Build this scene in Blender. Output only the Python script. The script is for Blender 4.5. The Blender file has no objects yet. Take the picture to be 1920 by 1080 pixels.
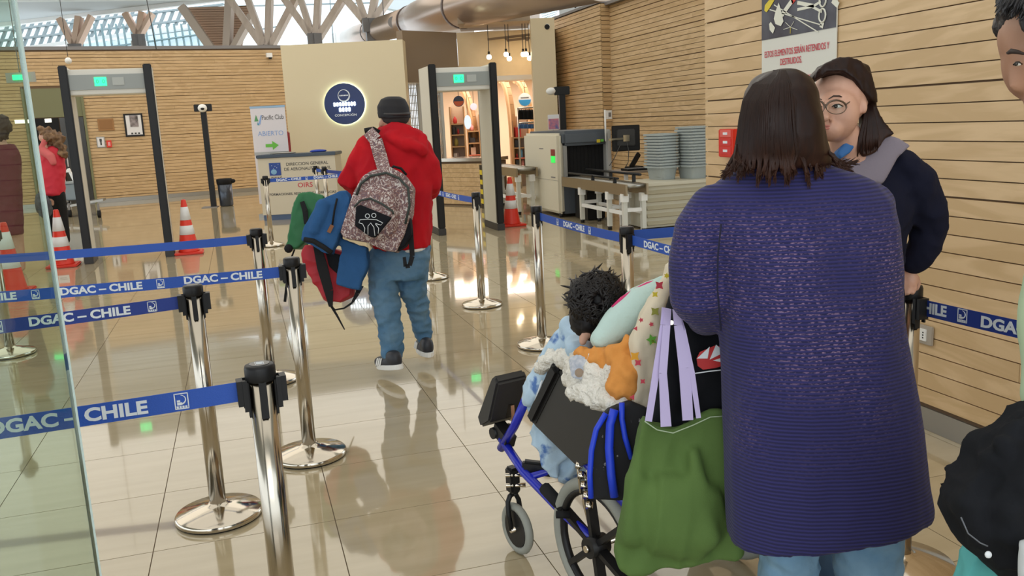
import bpy, bmesh, math, random
from mathutils import Vector, Matrix, noise
random.seed(7)
sc = bpy.context.scene
COL = sc.collection
R = math.radians
# ------------------------------------------------------------------ camera
F = 1648.0
PIT, ROL, YAW = R(10.706), R(-2.85), R(16.69)
CAM = Vector((0, 0, 1.58))
_cf = Vector((math.sin(YAW)*math.cos(PIT), math.cos(YAW)*math.cos(PIT), -math.sin(PIT)))
_rt = Vector((math.cos(YAW), -math.sin(YAW), 0))
_up = _rt.cross(_cf)
RV = math.cos(ROL)*_rt + math.sin(ROL)*_up
UV = -math.sin(ROL)*_rt + math.cos(ROL)*_up
FV = _cf
cd = bpy.data.cameras.new('camera'); cam = bpy.data.objects.new('camera', cd); COL.objects.link(cam)
cd.sensor_width = 36; cd.lens = F*36/1920; cd.clip_start = 0.05; cd.clip_end = 300
m = Matrix((RV, UV, -FV)).transposed().to_4x4(); m.translation = CAM
cam.matrix_world = m
sc.camera = cam
# ------------------------------------------------------------------ world, lights, exposure
sc.view_settings.view_transform = 'Standard'
sc.view_settings.look = 'None'
sc.view_settings.gamma = 1
sc.view_settings.use_curve_mapping = False
sc.view_settings.exposure = 0.0
sc.cycles.use_denoising = True
sc.cycles.max_bounces = 7
sc.cycles.transparent_max_bounces = 12
sc.cycles.caustics_reflective = False
sc.cycles.caustics_refractive = False
sc.cycles.sample_clamp_indirect = 4
w = bpy.data.worlds.new('sky'); sc.world = w; w.use_nodes = True
bg = w.node_tree.nodes['Background']
bg.inputs[0].default_value = (0.86, 0.94, 1.0, 1)
bg.inputs[1].default_value = 2.0

def area(name, loc, size, power, col=(1, 1, 1), target=None, sy=None):
    l = bpy.data.lights.new(name, 'AREA'); l.energy = power; l.color = col
    l.size = size
    if sy: l.shape = 'RECTANGLE'; l.size_y = sy
    o = bpy.data.objects.new(name, l); COL.objects.link(o); o.location = loc
    if target is not None:
        o.rotation_euler = (Vector(target)-Vector(loc)).to_track_quat('-Z', 'Y').to_euler()
    return o
area('ceiling_fill', (-.5, 3.5, 6.4), 10, 330, (1, .96, .9), sy=13)  # wide soft fill added in place of ceiling luminaires
area('ceiling_fill', (-1, 18.8, 6.55), 22, 1350, (1, .955, .88), sy=17)  # broad dim fill added to brighten the far half of the hall
area('ceiling_fill', (-2, -6, 6.0), 8, 300, (1, .97, .93), (0.8, 8, 1))  # aimed fill added behind the camera
area('shop_light', (6.3, 22.2, 2.75), 3.5, 230, (1, .86, .74), sy=3)

# ------------------------------------------------------------------ helpers
def at(x, y, z):
    """point seen at pixel x, y of the 1920x1080 frame, z metres ahead of the camera"""
    return CAM + (RV*((x-960)/F) - UV*((y-540)/F) + FV)*z

def onfloor(x, y, h=0.0):
    d = at(x, y, 1)-CAM
    return CAM + d*((h-CAM.z)/d.z)

def mat(name, col, rough=.6, metal=0, bump=None, col2=None, nscale=8, emit=None, es=1, spec=.5, stretch=(1, 1, 1), contrast=(.35, .65), sheen=0, coord='Object', bdist=.004, trans=0):
    M = bpy.data.materials.new(name); M.use_nodes = True
    nt = M.node_tree; b = nt.nodes['Principled BSDF']
    b.inputs['Base Color'].default_value = (*col, 1)
    b.inputs['Roughness'].default_value = rough
    b.inputs['Metallic'].default_value = metal
    b.inputs['Specular IOR Level'].default_value = spec
    if sheen: b.inputs['Sheen Weight'].default_value = sheen
    if emit:
        b.inputs['Emission Color'].default_value = (*emit, 1); b.inputs['Emission Strength'].default_value = es
    if col2 or bump:
        tc = nt.nodes.new('ShaderNodeTexCoord'); mp = nt.nodes.new('ShaderNodeMapping')
        mp.inputs['Scale'].default_value = stretch
        nt.links.new(tc.outputs[coord], mp.inputs[0])
    if col2:
        n = nt.nodes.new('ShaderNodeTexNoise'); n.inputs['Scale'].default_value = nscale; n.inputs['Detail'].default_value = 4
        nt.links.new(mp.outputs[0], n.inputs[0])
        r = nt.nodes.new('ShaderNodeValToRGB')
        r.color_ramp.elements[0].position = contrast[0]; r.color_ramp.elements[0].color = (*col, 1)
        r.color_ramp.elements[1].position = contrast[1]; r.color_ramp.elements[1].color = (*col2, 1)
        nt.links.new(n.outputs['Fac'], r.inputs[0]); nt.links.new(r.outputs[0], b.inputs['Base Color'])
    if bump:
        sca, st = bump
        n2 = nt.nodes.new('ShaderNodeTexNoise'); n2.inputs['Scale'].default_value = sca; n2.inputs['Detail'].default_value = 3
        nt.links.new(mp.outputs[0], n2.inputs[0])
        bp = nt.nodes.new('ShaderNodeBump'); bp.inputs['Strength'].default_value = st; bp.inputs['Distance'].default_value = bdist
        nt.links.new(n2.outputs['Fac'], bp.inputs['Height']); nt.links.new(bp.outputs[0], b.inputs['Normal'])
    return M

def wood(name, c1, c2, rough=.45, along='Y', gs=1.0):
    """pine: stretched grain in world space, each plank with its own tone"""
    M = bpy.data.materials.new(name); M.use_nodes = True; nt = M.node_tree; N = nt.nodes.new; L = nt.links.new
    b = nt.nodes['Principled BSDF']; b.inputs['Roughness'].default_value = rough
    g = N('ShaderNodeNewGeometry'); oi = N('ShaderNodeObjectInfo')
    mul = N('ShaderNodeVectorMath'); mul.operation = 'SCALE'; mul.inputs[0].default_value = (37, 51, 23)
    L(oi.outputs['Random'], mul.inputs['Scale'])
    add = N('ShaderNodeVectorMath'); L(g.outputs['Position'], add.inputs[0]); L(mul.outputs[0], add.inputs[1])
    mp = N('ShaderNodeMapping')
    s = {'Y': (1, .16, 1), 'X': (.16, 1, 1)}[along]
    mp.inputs['Scale'].default_value = tuple(v*gs for v in s); L(add.outputs[0], mp.inputs[0])
    n = N('ShaderNodeTexNoise'); n.inputs['Scale'].default_value = 5; n.inputs['Detail'].default_value = 5; n.inputs['Distortion'].default_value = 1.2
    L(mp.outputs[0], n.inputs[0])
    wv = N('ShaderNodeMath'); wv.operation = 'MULTIPLY'; wv.inputs[1].default_value = 26; L(n.outputs['Fac'], wv.inputs[0])
    sn = N('ShaderNodeMath'); sn.operation = 'SINE'; L(wv.outputs[0], sn.inputs[0])
    mr = N('ShaderNodeMapRange'); mr.inputs[1].default_value = -1; mr.inputs[2].default_value = 1; mr.inputs[3].default_value = 0; mr.inputs[4].default_value = .8
    L(sn.outputs[0], mr.inputs[0])
    r2 = N('ShaderNodeMath'); r2.operation = 'MULTIPLY_ADD'; r2.inputs[1].default_value = .45; L(oi.outputs['Random'], r2.inputs[0]); L(mr.outputs[0], r2.inputs[2])
    mx = N('ShaderNodeMix'); mx.data_type = 'RGBA'; mx.inputs[6].default_value = (*c1, 1); mx.inputs[7].default_value = (*c2, 1)
    L(r2.outputs[0], mx.inputs[0]); L(mx.outputs[2], b.inputs['Base Color'])
    return M

def root_inv(o):
    M = Matrix.Identity(4)
    while o is not None:
        M = o.matrix_basis @ M; o = o.parent
    return M.inverted()

def link(name, me, parent=None, m=None, world=False, smooth=None):
    if world and parent is not None: me.transform(root_inv(parent))
    o = bpy.data.objects.new(name, me); COL.objects.link(o)
    if m is not None and not me.materials: me.materials.append(m)
    if parent is not None: o.parent = parent
    if smooth is True:
        me.shade_smooth()
    return o

def tag(o, label=None, cat=None, group=None, kind=None):
    if label: o['label'] = label
    if cat: o['category'] = cat
    if group: o['group'] = group
    if kind: o['kind'] = kind
    return o

def thing(name, label, cat, loc=(0, 0, 0), rz=0, group=None):
    o = bpy.data.objects.new(name, None); COL.objects.link(o)
    o.empty_display_size = .1
    o.location = loc; o.rotation_euler = (0, 0, rz)
    return tag(o, label, cat, group)

def dup(o, parent=None):
    c = o.copy(); COL.objects.link(c)
    if parent is not None: c.parent = parent
    for ch in list(o.children): dup(ch, c)
    return c

class B:
    def __init__(s): s.bm = bmesh.new()
    def _add(s, vs, fs, mi=0):
        v = [s.bm.verts.new(p) for p in vs]
        for f in fs:
            try:
                ff = s.bm.faces.new([v[i] for i in f]); ff.material_index = mi
            except ValueError: pass
        return s
    def box(s, x0, y0, z0, x1, y1, z1, mi=0, M=None):
        x0, x1 = sorted((x0, x1)); y0, y1 = sorted((y0, y1)); z0, z1 = sorted((z0, z1))
        vs = [Vector(p) for p in ((x0, y0, z0), (x1, y0, z0), (x1, y1, z0), (x0, y1, z0), (x0, y0, z1), (x1, y0, z1), (x1, y1, z1), (x0, y1, z1))]
        if M is not None: vs = [M @ v for v in vs]
        return s._add(vs, [(0, 3, 2, 1), (4, 5, 6, 7), (0, 1, 5, 4), (1, 2, 6, 5), (2, 3, 7, 6), (3, 0, 4, 7)], mi)
    def bar(s, a, b, wx, wz, mi=0):
        """rectangular bar from a to b"""
        a = Vector(a); b = Vector(b); d = b-a; L = d.length
        M = d.to_track_quat('Z', 'X').to_matrix().to_4x4(); M.translation = a
        return s.box(-wx/2, -wz/2, 0, wx/2, wz/2, L, mi, M)
    def tube(s, pts, rs, n=10, mi=0, cap=True, closed=False):
        pts = [Vector(p) for p in pts]
        if not hasattr(rs, '__len__'): rs = [rs]*len(pts)
        prev = None; rings = []
        N = len(pts)
        for i, p in enumerate(pts):
            if closed: t = pts[(i+1) % N]-pts[i-1]
            else: t = (pts[min(i+1, N-1)]-pts[max(i-1, 0)])
            if t.length < 1e-9: t = Vector((0, 0, 1))
            t.normalize()
            if prev is None:
                u = t.orthogonal().normalized()
            else:
                u = (prev-t*prev.dot(t))
                u = u.normalized() if u.length > 1e-6 else t.orthogonal().normalized()
            prev = u; v = t.cross(u)
            rings.append([s.bm.verts.new(p+(u*math.cos(2*math.pi*k/n)+v*math.sin(2*math.pi*k/n))*rs[i]) for k in range(n)])
        rr = list(zip(rings, rings[1:]))
        if closed: rr.append((rings[-1], rings[0]))
        for a, b in rr:
            for k in range(n):
                f = s.bm.faces.new((a[k], a[(k+1) % n], b[(k+1) % n], b[k])); f.material_index = mi; f.smooth = True
        if cap and not closed:
            s.bm.faces.new(rings[0][::-1]).material_index = mi; s.bm.faces.new(rings[-1]).material_index = mi
        return s
    def cyl(s, a, b, r, r2=None, n=16, mi=0): return s.tube([a, b], [r, r if r2 is None else r2], n, mi)
    def lathe(s, prof, c=(0, 0, 0), n=32, mi=0, axis='Z', smooth=True):
        c = Vector(c); rings = []
        for r, h in prof:
            ring = []
            for k in range(n):
                a = 2*math.pi*k/n; p = (r*math.cos(a), r*math.sin(a), h)
                if axis == 'X': p = (h, p[0], p[1])
                if axis == 'Y': p = (p[0], h, p[1])
                ring.append(s.bm.verts.new(c+Vector(p)))
            rings.append(ring)
        for a, b in zip(rings, rings[1:]):
            for k in range(n):
                f = s.bm.faces.new((a[k], a[(k+1) % n], b[(k+1) % n], b[k])); f.smooth = smooth; f.material_index = mi
        if prof[0][0] > 1e-6: s.bm.faces.new(rings[0]).material_index = mi
        if prof[-1][0] > 1e-6: s.bm.faces.new(rings[-1]).material_index = mi
        return s
    def prism(s, poly, off, mi=0):
        """poly: list of 3-D points (planar), off: extrusion vector"""
        off = Vector(off); a = [s.bm.verts.new(Vector(p)) for p in poly]; b = [s.bm.verts.new(Vector(p)+off) for p in poly]
        n = len(poly)
        fs = [s.bm.faces.new(a), s.bm.faces.new(b[::-1])]
        for k in range(n): fs.append(s.bm.faces.new((a[k], b[k], b[(k+1) % n], a[(k+1) % n])))
        for f in fs: f.material_index = mi
        return s
    def ell(s, c, r, M=None, n=20, e=1.0):
        """ellipsoid; r in m along axes of M (3x3) ; e<1 makes it boxy"""
        c = Vector(c); M = M or Matrix.Identity(3); rings = []
        def pw(v): return math.copysign(abs(v)**e, v)
        h = n//2
        for i in range(1, h):
            ph = math.pi*i/h-math.pi/2
            rings.append([s.bm.verts.new(c+M @ Vector((r[0]*pw(math.cos(ph))*pw(math.cos(2*math.pi*k/n)), r[1]*pw(math.sin(ph)), r[2]*pw(math.cos(ph))*pw(math.sin(2*math.pi*k/n))))) for k in range(n)])
        b0 = s.bm.verts.new(c+M @ Vector((0, -r[1], 0))); t0 = s.bm.verts.new(c+M @ Vector((0, r[1], 0)))
        for a, b in zip(rings, rings[1:]):
            for k in range(n):
                s.bm.faces.new((a[k], b[k], b[(k+1) % n], a[(k+1) % n])).smooth = True
        for k in range(n):
            s.bm.faces.new((b0, rings[0][k], rings[0][(k+1) % n])).smooth = True
            s.bm.faces.new((t0, rings[-1][(k+1) % n], rings[-1][k])).smooth = True
        return s
    def mesh(s, name='m', fix=True):
        if fix: bmesh.ops.recalc_face_normals(s.bm, faces=s.bm.faces)
        me = bpy.data.meshes.new(name); s.bm.to_mesh(me); s.bm.free(); return me
    def obj(s, name, m, parent=None, world=False, bevel=0, mats=None):
        if bevel:
            bmesh.ops.remove_doubles(s.bm, verts=s.bm.verts, dist=1e-5)
            es = [e for e in s.bm.edges if len(e.link_faces) == 2 and e.calc_face_angle(0) > .6]
            bmesh.ops.bevel(s.bm, geom=es, offset=bevel, segments=2, affect='EDGES', clamp_overlap=True)
        me = s.mesh(name)
        if mats:
            for q in mats: me.materials.append(q)
        return link(name, me, parent, m, world)

# ---- organic shapes: primitives are joined, voxel-remeshed and smoothed into one surface
def S(r, z): return r*z/F
def T(*pts):  # tube through (px, py, depth, radius px)
    def f(b):
        P = [at(x, y, z) for x, y, z, r in pts]; rs = [S(r, z) for x, y, z, r in pts]
        TW([(p, r) for p, r in zip(P, rs)])(b)
    return f
def TW(pr):
    def f(b):
        P = [Vector(p) for p, r in pr]; rs = [r for p, r in pr]
        # rounded ends
        d0 = (P[0]-P[1]).normalized(); d1 = (P[-1]-P[-2]).normalized()
        PP = [P[0]+d0*rs[0]*.95, P[0]+d0*rs[0]*.7, P[0]+d0*rs[0]*.35]; RR = [rs[0]*.3, rs[0]*.7, rs[0]*.93]
        for i in range(len(P)):
            PP.append(P[i]); RR.append(rs[i])
        PP += [P[-1]+d1*rs[-1]*.35, P[-1]+d1*rs[-1]*.7, P[-1]+d1*rs[-1]*.95]; RR += [rs[-1]*.93, rs[-1]*.7, rs[-1]*.3]
        b.tube(PP, RR, 14)
    return f
def EL(x, y, z, rx, ry, rz, tilt=0, e=1.0, turn=0):  # rx, ry px; rz metres
    def f(b):
        M = Matrix((RV, UV, FV)).transposed() @ Matrix.Rotation(R(tilt), 3, 'Z') @ Matrix.Rotation(R(turn), 3, 'Y')
        b.ell(at(x, y, z), (S(rx, z), S(ry, z), rz), M, e=e)
    return f
def LO(*rings, n=28, e=.8):  # loft of (px, py, depth, halfwidth px, halfdepth m[, tilt px])
    def f(b):
        rr = []
        def pw(v): return math.copysign(abs(v)**e, v)
        for q in rings:
            x, y, z, wpx, d = q[:5]; tl = q[5] if len(q) > 5 else 0
            c = at(x, y, z); hw = S(wpx, z)
            rr.append([b.bm.verts.new(c+RV*(hw*pw(math.cos(2*math.pi*k/n)))+_fh*(d*pw(math.sin(2*math.pi*k/n)))-UV*(S(tl, z)*math.cos(2*math.pi*k/n))) for k in range(n)])
        for p, q in zip(rr, rr[1:]):
            for k in range(n): b.bm.faces.new((p[k], p[(k+1) % n], q[(k+1) % n], q[k]))
        b.bm.faces.new(rr[0]); b.bm.faces.new(rr[-1])
    return f
_fh = Vector((math.sin(YAW), math.cos(YAW), 0))
def PO(poly, z, th, zs=None):  # outline in px pushed back by th metres
    def f(b):
        if isinstance(z, (int, float)): pts = [at(x, y, z) for x, y in poly]
        else: pts = [at(x, y, zz) for (x, y), zz in zip(poly, z)]
        off = FV*th
        a = [b.bm.verts.new(p-off/2) for p in pts]; c = [b.bm.verts.new(p+off/2) for p in pts]
        f1 = b.bm.faces.new(a); f2 = b.bm.faces.new(c[::-1]); k = len(pts)
        for i in range(k): b.bm.faces.new((a[i], c[i], c[(i+1) % k], a[(i+1) % k]))
    return f

def blob(name, prims, m, parent=None, voxel=.01, smooth=6, ripple=0, rsc=10, dec=None, st=(1, 1, 1), fold=.9):
    """union of closed shapes as one smooth continuous surface"""
    me_all = bpy.data.meshes.new('tmp'); bmj = bmesh.new()
    for p in prims:
        b = B(); p(b); bmesh.ops.triangulate(b.bm, faces=[f for f in b.bm.faces if len(f.verts) > 4])
        bmesh.ops.recalc_face_normals(b.bm, faces=b.bm.faces)
        t = bpy.data.meshes.new('t'); b.bm.to_mesh(t); b.bm.free(); bmj.from_mesh(t); bpy.data.meshes.remove(t)
    bmj.to_mesh(me_all); bmj.free()
    o = bpy.data.objects.new('tmp', me_all); COL.objects.link(o)
    r = o.modifiers.new('r', 'REMESH'); r.mode = 'VOXEL'; r.voxel_size = voxel
    s = o.modifiers.new('s', 'SMOOTH'); s.factor = .5; s.iterations = smooth
    if dec:
        d = o.modifiers.new('d', 'DECIMATE'); d.ratio = dec
    dg = bpy.context.evaluated_depsgraph_get(); dg.update()
    me = bpy.data.meshes.new_from_object(o.evaluated_get(dg))
    bpy.data.objects.remove(o); bpy.data.meshes.remove(me_all)
    if ripple:
        nr = [v.normal.copy() for v in me.vertices]
        for v, q in zip(me.vertices, nr):
            c = Vector((v.co.x*st[0], v.co.y*st[1], v.co.z*st[2]))*rsc; rd = .22-abs(noise.noise(c*1.25+Vector((7, 3, 1))))
            v.co += q*(ripple*(noise.noise(c)+.5*noise.noise(c*2.3)+fold*2.2*max(-.25, rd)))
    me.materials.clear(); me.name = name
    ob = link(name, me, parent, m, world=parent is not None)
    me.shade_smooth()
    if parent is None: # top-level: put the origin at the base of the thing
        zs = [v.co.z for v in me.vertices]; n = len(me.vertices)
        c = sum((v.co for v in me.vertices), Vector())/max(n, 1); c.z = min(zs)
        me.transform(Matrix.Translation(-c)); ob.location = c
    return ob

_tc = {}
def textmesh(body, size, bold=.0, ext=.0006, align='CENTER', shear=0, sx=1):
    k = (body, size, bold, ext, align, shear, sx)
    if k not in _tc:
        cu = bpy.data.curves.new('t', 'FONT'); cu.body = body; cu.size = size; cu.extrude = ext; cu.offset = bold
        cu.align_x = align; cu.align_y = 'CENTER'; cu.resolution_u = 3; cu.shear = shear
        o = bpy.data.objects.new('t', cu); COL.objects.link(o)
        dg = bpy.context.evaluated_depsgraph_get(); dg.update()
        me = bpy.data.meshes.new_from_object(o.evaluated_get(dg)); bpy.data.objects.remove(o)
        if sx != 1: me.transform(Matrix.Scale(sx, 4, (1, 0, 0)))
        _tc[k] = me
    return _tc[k]
def frame_m(o, xd, up):
    xd = Vector(xd).normalized(); up = Vector(up).normalized(); n = xd.cross(up).normalized()
    M = Matrix((xd, up, n)).transposed().to_4x4(); M.translation = Vector(o); return M
def text(name, body, size, m, parent, M, **k):
    """lettering: M maps text x, y, outwards to world"""
    me = textmesh(body, size, **k).copy(); me.materials.clear(); me.transform(M)
    return link(name, me, parent, m, world=True)
def flat(name, pts2, M, m, parent, th=.002):
    b = B(); b.prism([M @ Vector((x, y, 0)) for x, y in pts2], (M.to_3x3() @ Vector((0, 0, 1)))*th)
    return b.obj(name, m, parent, world=True)
def disc2(cx, cy, r, n=28, ry=None): return [(cx+r*math.cos(2*math.pi*k/n), cy+(ry or r)*math.sin(2*math.pi*k/n)) for k in range(n)]
def rect2(x0, y0, x1, y1): return [(x0, y0), (x1, y0), (x1, y1), (x0, y1)]

# ------------------------------------------------------------------ materials
PINE = wood('pine_boards', (.69, .495, .285), (.56, .385, .20), .45, 'Y')
PINEX = wood('pine_boards_far', (.62, .43, .235), (.50, .335, .165), .5, 'X')
DARKGAP = mat('gap_backing', (.16, .10, .055), .8)
WHITE = mat('white_paint', (.8, .8, .78), .5)
CREAM = mat('cream_panel', (.66, .56, .37), .45, bump=(120, .05))
BROWNP = mat('brown_panel', (.21, .15, .095), .5)
STEEL = mat('brushed_steel', (.50, .45, .375), .17, 1, bump=(60, .06), stretch=(1, 1, .02))
CHROME = mat('polished_steel', (.62, .56, .47), .12, 1)
GREYMET = mat('grey_metal', (.36, .35, .32), .35, .8)
BLACKP = mat('black_plastic', (.010, .010, .011), .42, spec=.3)
BLACKR = mat('black_rubber', (.012, .012, .013), .8, spec=.25)
CLOTHBK = mat('black_cloth', (.009, .010, .013), .9, bump=(40, .5), spec=.2)
NAVY = mat('navy_jacket', (.008, .009, .022), .95, bump=(30, .5), spec=.2)
LILAC = mat('grey_lilac_cloth', (.22, .19, .23), .85, bump=(200, .2))
BELT = mat('blue_webbing', (.018, .085, .44), .55, bump=(300, .2))
BELTD = mat('navy_webbing', (.014, .04, .26), .55)
PRINT = mat('white_print', (.75, .8, .84), .6)
SKIN = mat('skin', (.55, .30, .21), .5, col2=(.62, .36, .26), nscale=14)
SKINP = mat('pale_skin', (.66, .40, .30), .45, col2=(.60, .33, .24), nscale=12)
SKIND = mat('tan_skin', (.45, .235, .15), .5, col2=(.50, .28, .19), nscale=12)
LIP = mat('lips', (.48, .17, .14), .4)
EYEW = mat('eye_white', (.7, .68, .65), .25)
EYEB = mat('eye_dark', (.02, .014, .01), .15)
RED = mat('red_fleece', (.52, .010, .017), .9, bump=(25, .5), spec=.2, col2=(.42, .008, .017), nscale=5)
REDP = mat('red_plastic', (.66, .03, .012), .38)
REFL = mat('white_reflective_band', (.72, .72, .72), .45)
GREEN = mat('green_canvas', (.075, .14, .03), .85, bump=(260, .25), col2=(.10, .18, .042), nscale=4)
GREENB = mat('green_nylon', (.015, .14, .045), .6, bump=(20, .4))
BLUEF = mat('blue_fleece', (.03, .10, .25), .95, bump=(120, .6), spec=.2)
BLUEFR = mat('blue_frame_paint', (.012, .022, .42), .25)
TIRE = mat('grey_tire', (.27, .28, .25), .7)
ORANGE = mat('orange_cotton', (.66, .27, .055), .85, bump=(30, .5), bdist=.01)
SHERPA = mat('white_sherpa', (.80, .77, .70), .95, bump=(90, 1), bdist=.012)
TEAL = mat('pale_teal_plush', (.5, .66, .62), .9, bump=(80, .6))
MAGENTA = mat('magenta_piping', (.6, .03, .16), .6)
LAVEN = mat('lavender_strap', (.52, .45, .72), .7)
CREAMCL = mat('cream_printed_cotton', (.68, .6, .46), .85, bump=(20, .5), bdist=.008)
TRAY = mat('grey_tray_plastic', (.36, .40, .395), .5)
SCANW = mat('scanner_cream', (.66, .62, .5), .4)
SCANG = mat('scanner_grey', (.085, .10, .12), .45)
BAND = mat('conveyor_steel', (.3, .235, .15), .35, .6)
SIGNB = mat('sign_blue', (.008, .025, .12), .35)
SCREENG = mat('green_display', (.02, .5, .15), .4, emit=(.02, 1, .28), es=2.2)
GLOW = mat('white_glow', (1, 1, 1), .4, emit=(.75, .92, 1), es=3.0)
HALO = mat('halo_led', (1, 1, 1), .4, emit=(.85, 1, .72), es=28)
BULB = mat('lit_bulb', (1, .9, .7), .4, emit=(1, .78, .5), es=14)
SPOT = mat('lit_downlight', (1, 1, .9), .4, emit=(1, .95, .82), es=22)
TIMBER = mat('pale_timber', (.74, .62, .53), .6, col2=(.64, .52, .43), nscale=3, stretch=(3, 3, .4))
GREYST = mat('grey_steel_node', (.2, .19, .19), .5)
DUCT = mat('duct_steel', (.42, .33, .27), .28, .75, bump=(6, .15))
CEIL = mat('ceiling_slats', (.74, .77, .75), .6)
CEILD = mat('ceiling_gap', (.42, .45, .45), .8)
BOOK = mat('white_paper', (.72, .71, .72), .6)
DARKBR = mat('dark_brown_glass', (.03, .027, .02), .15)
OLIVE = mat('olive_panel', (.17, .17, .08), .5)
REDTXT = mat('red_print', (.55, .04, .07), .6)
BLUTXT = mat('pale_blue_print', (.25, .38, .68), .6)
GRNTXT = mat('green_print', (.15, .5, .06), .6)
DKTXT = mat('dark_print', (.06, .06, .06), .6)
YEL = mat('yellow_tape', (.7, .55, .03), .5)

def denim(name, c1, c2):
    return mat(name, c1, .85, col2=c2, nscale=7, bump=(22, .6), contrast=(.3, .75), bdist=.01)
JEANL = denim('pale_denim', (.10, .235, .40), (.26, .42, .56))
JEANM = denim('mid_denim', (.05, .145, .27), (.14, .25, .36))
JEAND = denim('dark_denim', (.03, .07, .14), (.06, .11, .18))

def knit():
    M = bpy.data.materials.new('navy_ribbed_knit'); M.use_nodes = True; nt = M.node_tree; N = nt.nodes.new; L = nt.links.new
    b = nt.nodes['Principled BSDF']; b.inputs['Roughness'].default_value = .85; b.inputs['Sheen Weight'].default_value = .08
    tc = N('ShaderNodeNewGeometry')
    mpp = N('ShaderNodeMapping'); L(tc.outputs['Position'], mpp.inputs[0])
    wv = N('ShaderNodeTexWave'); wv.bands_direction = 'Z'; wv.inputs['Scale'].default_value = 38; wv.inputs['Distortion'].default_value = .8; wv.inputs['Detail'].default_value = 1; wv.inputs['Detail Scale'].default_value = .6
    L(mpp.outputs[0], wv.inputs[0])
    m2 = N('ShaderNodeMapping'); m2.inputs['Scale'].default_value = (120, 120, 300); L(tc.outputs['Position'], m2.inputs[0])
    n1 = N('ShaderNodeTexNoise'); n1.inputs['Scale'].default_value = 1; n1.inputs['Detail'].default_value = 1; L(m2.outputs[0], n1.inputs[0])
    n2 = N('ShaderNodeTexNoise'); n2.inputs['Scale'].default_value = 4.2; n2.inputs['Detail'].default_value = 1; L(tc.outputs['Position'], n2.inputs[0])
    # the thin see-through zone of the back, height dependent as in the garment
    sp = N('ShaderNodeSeparateXYZ'); L(tc.outputs['Position'], sp.inputs[0])
    h1 = N('ShaderNodeMapRange'); h1.interpolation_type = 'SMOOTHSTEP'; h1.inputs[1].default_value = .72; h1.inputs[2].default_value = 1.02; L(sp.outputs['Z'], h1.inputs[0])
    h2 = N('ShaderNodeMapRange'); h2.interpolation_type = 'SMOOTHSTEP'; h2.inputs[1].default_value = 1.40; h2.inputs[2].default_value = 1.26; L(sp.outputs['Z'], h2.inputs[0])
    r1 = N('ShaderNodeMapRange'); r1.inputs[1].default_value = .47; r1.inputs[2].default_value = .66; L(n1.outputs['Fac'], r1.inputs[0])
    r2 = N('ShaderNodeMapRange'); r2.inputs[1].default_value = .36; r2.inputs[2].default_value = .62; L(n2.outputs['Fac'], r2.inputs[0])
    def mul(a, c):
        q = N('ShaderNodeMath'); q.operation = 'MULTIPLY'; L(a, q.inputs[0])
        if isinstance(c, float): q.inputs[1].default_value = c
        else: L(c, q.inputs[1])
        return q.outputs[0]
    gr = N('ShaderNodeMapRange'); gr.inputs[1].default_value = .62; gr.inputs[2].default_value = .22; L(wv.outputs['Fac'], gr.inputs[0])
    k = mul(mul(mul(mul(mul(r1.outputs[0], r2.outputs[0]), gr.outputs[0]), h1.outputs[0]), h2.outputs[0]), .7)
    rib = N('ShaderNodeMix'); rib.data_type = 'RGBA'; rib.inputs[6].default_value = (.010, .009, .058, 1); rib.inputs[7].default_value = (.023, .022, .135, 1)
    L(wv.outputs['Fac'], rib.inputs[0])
    mx = N('ShaderNodeMix'); mx.data_type = 'RGBA'; L(k, mx.inputs[0]); L(rib.outputs[2], mx.inputs[6]); mx.inputs[7].default_value = (.36, .23, .38, 1)
    L(mx.outputs[2], b.inputs['Base Color'])
    bp = N('ShaderNodeBump'); bp.inputs['Strength'].default_value = .45; bp.inputs['Distance'].default_value = .003
    L(wv.outputs['Fac'], bp.inputs['Height']); L(bp.outputs[0], b.inputs['Normal'])
    return M
KNIT = knit()

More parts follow.
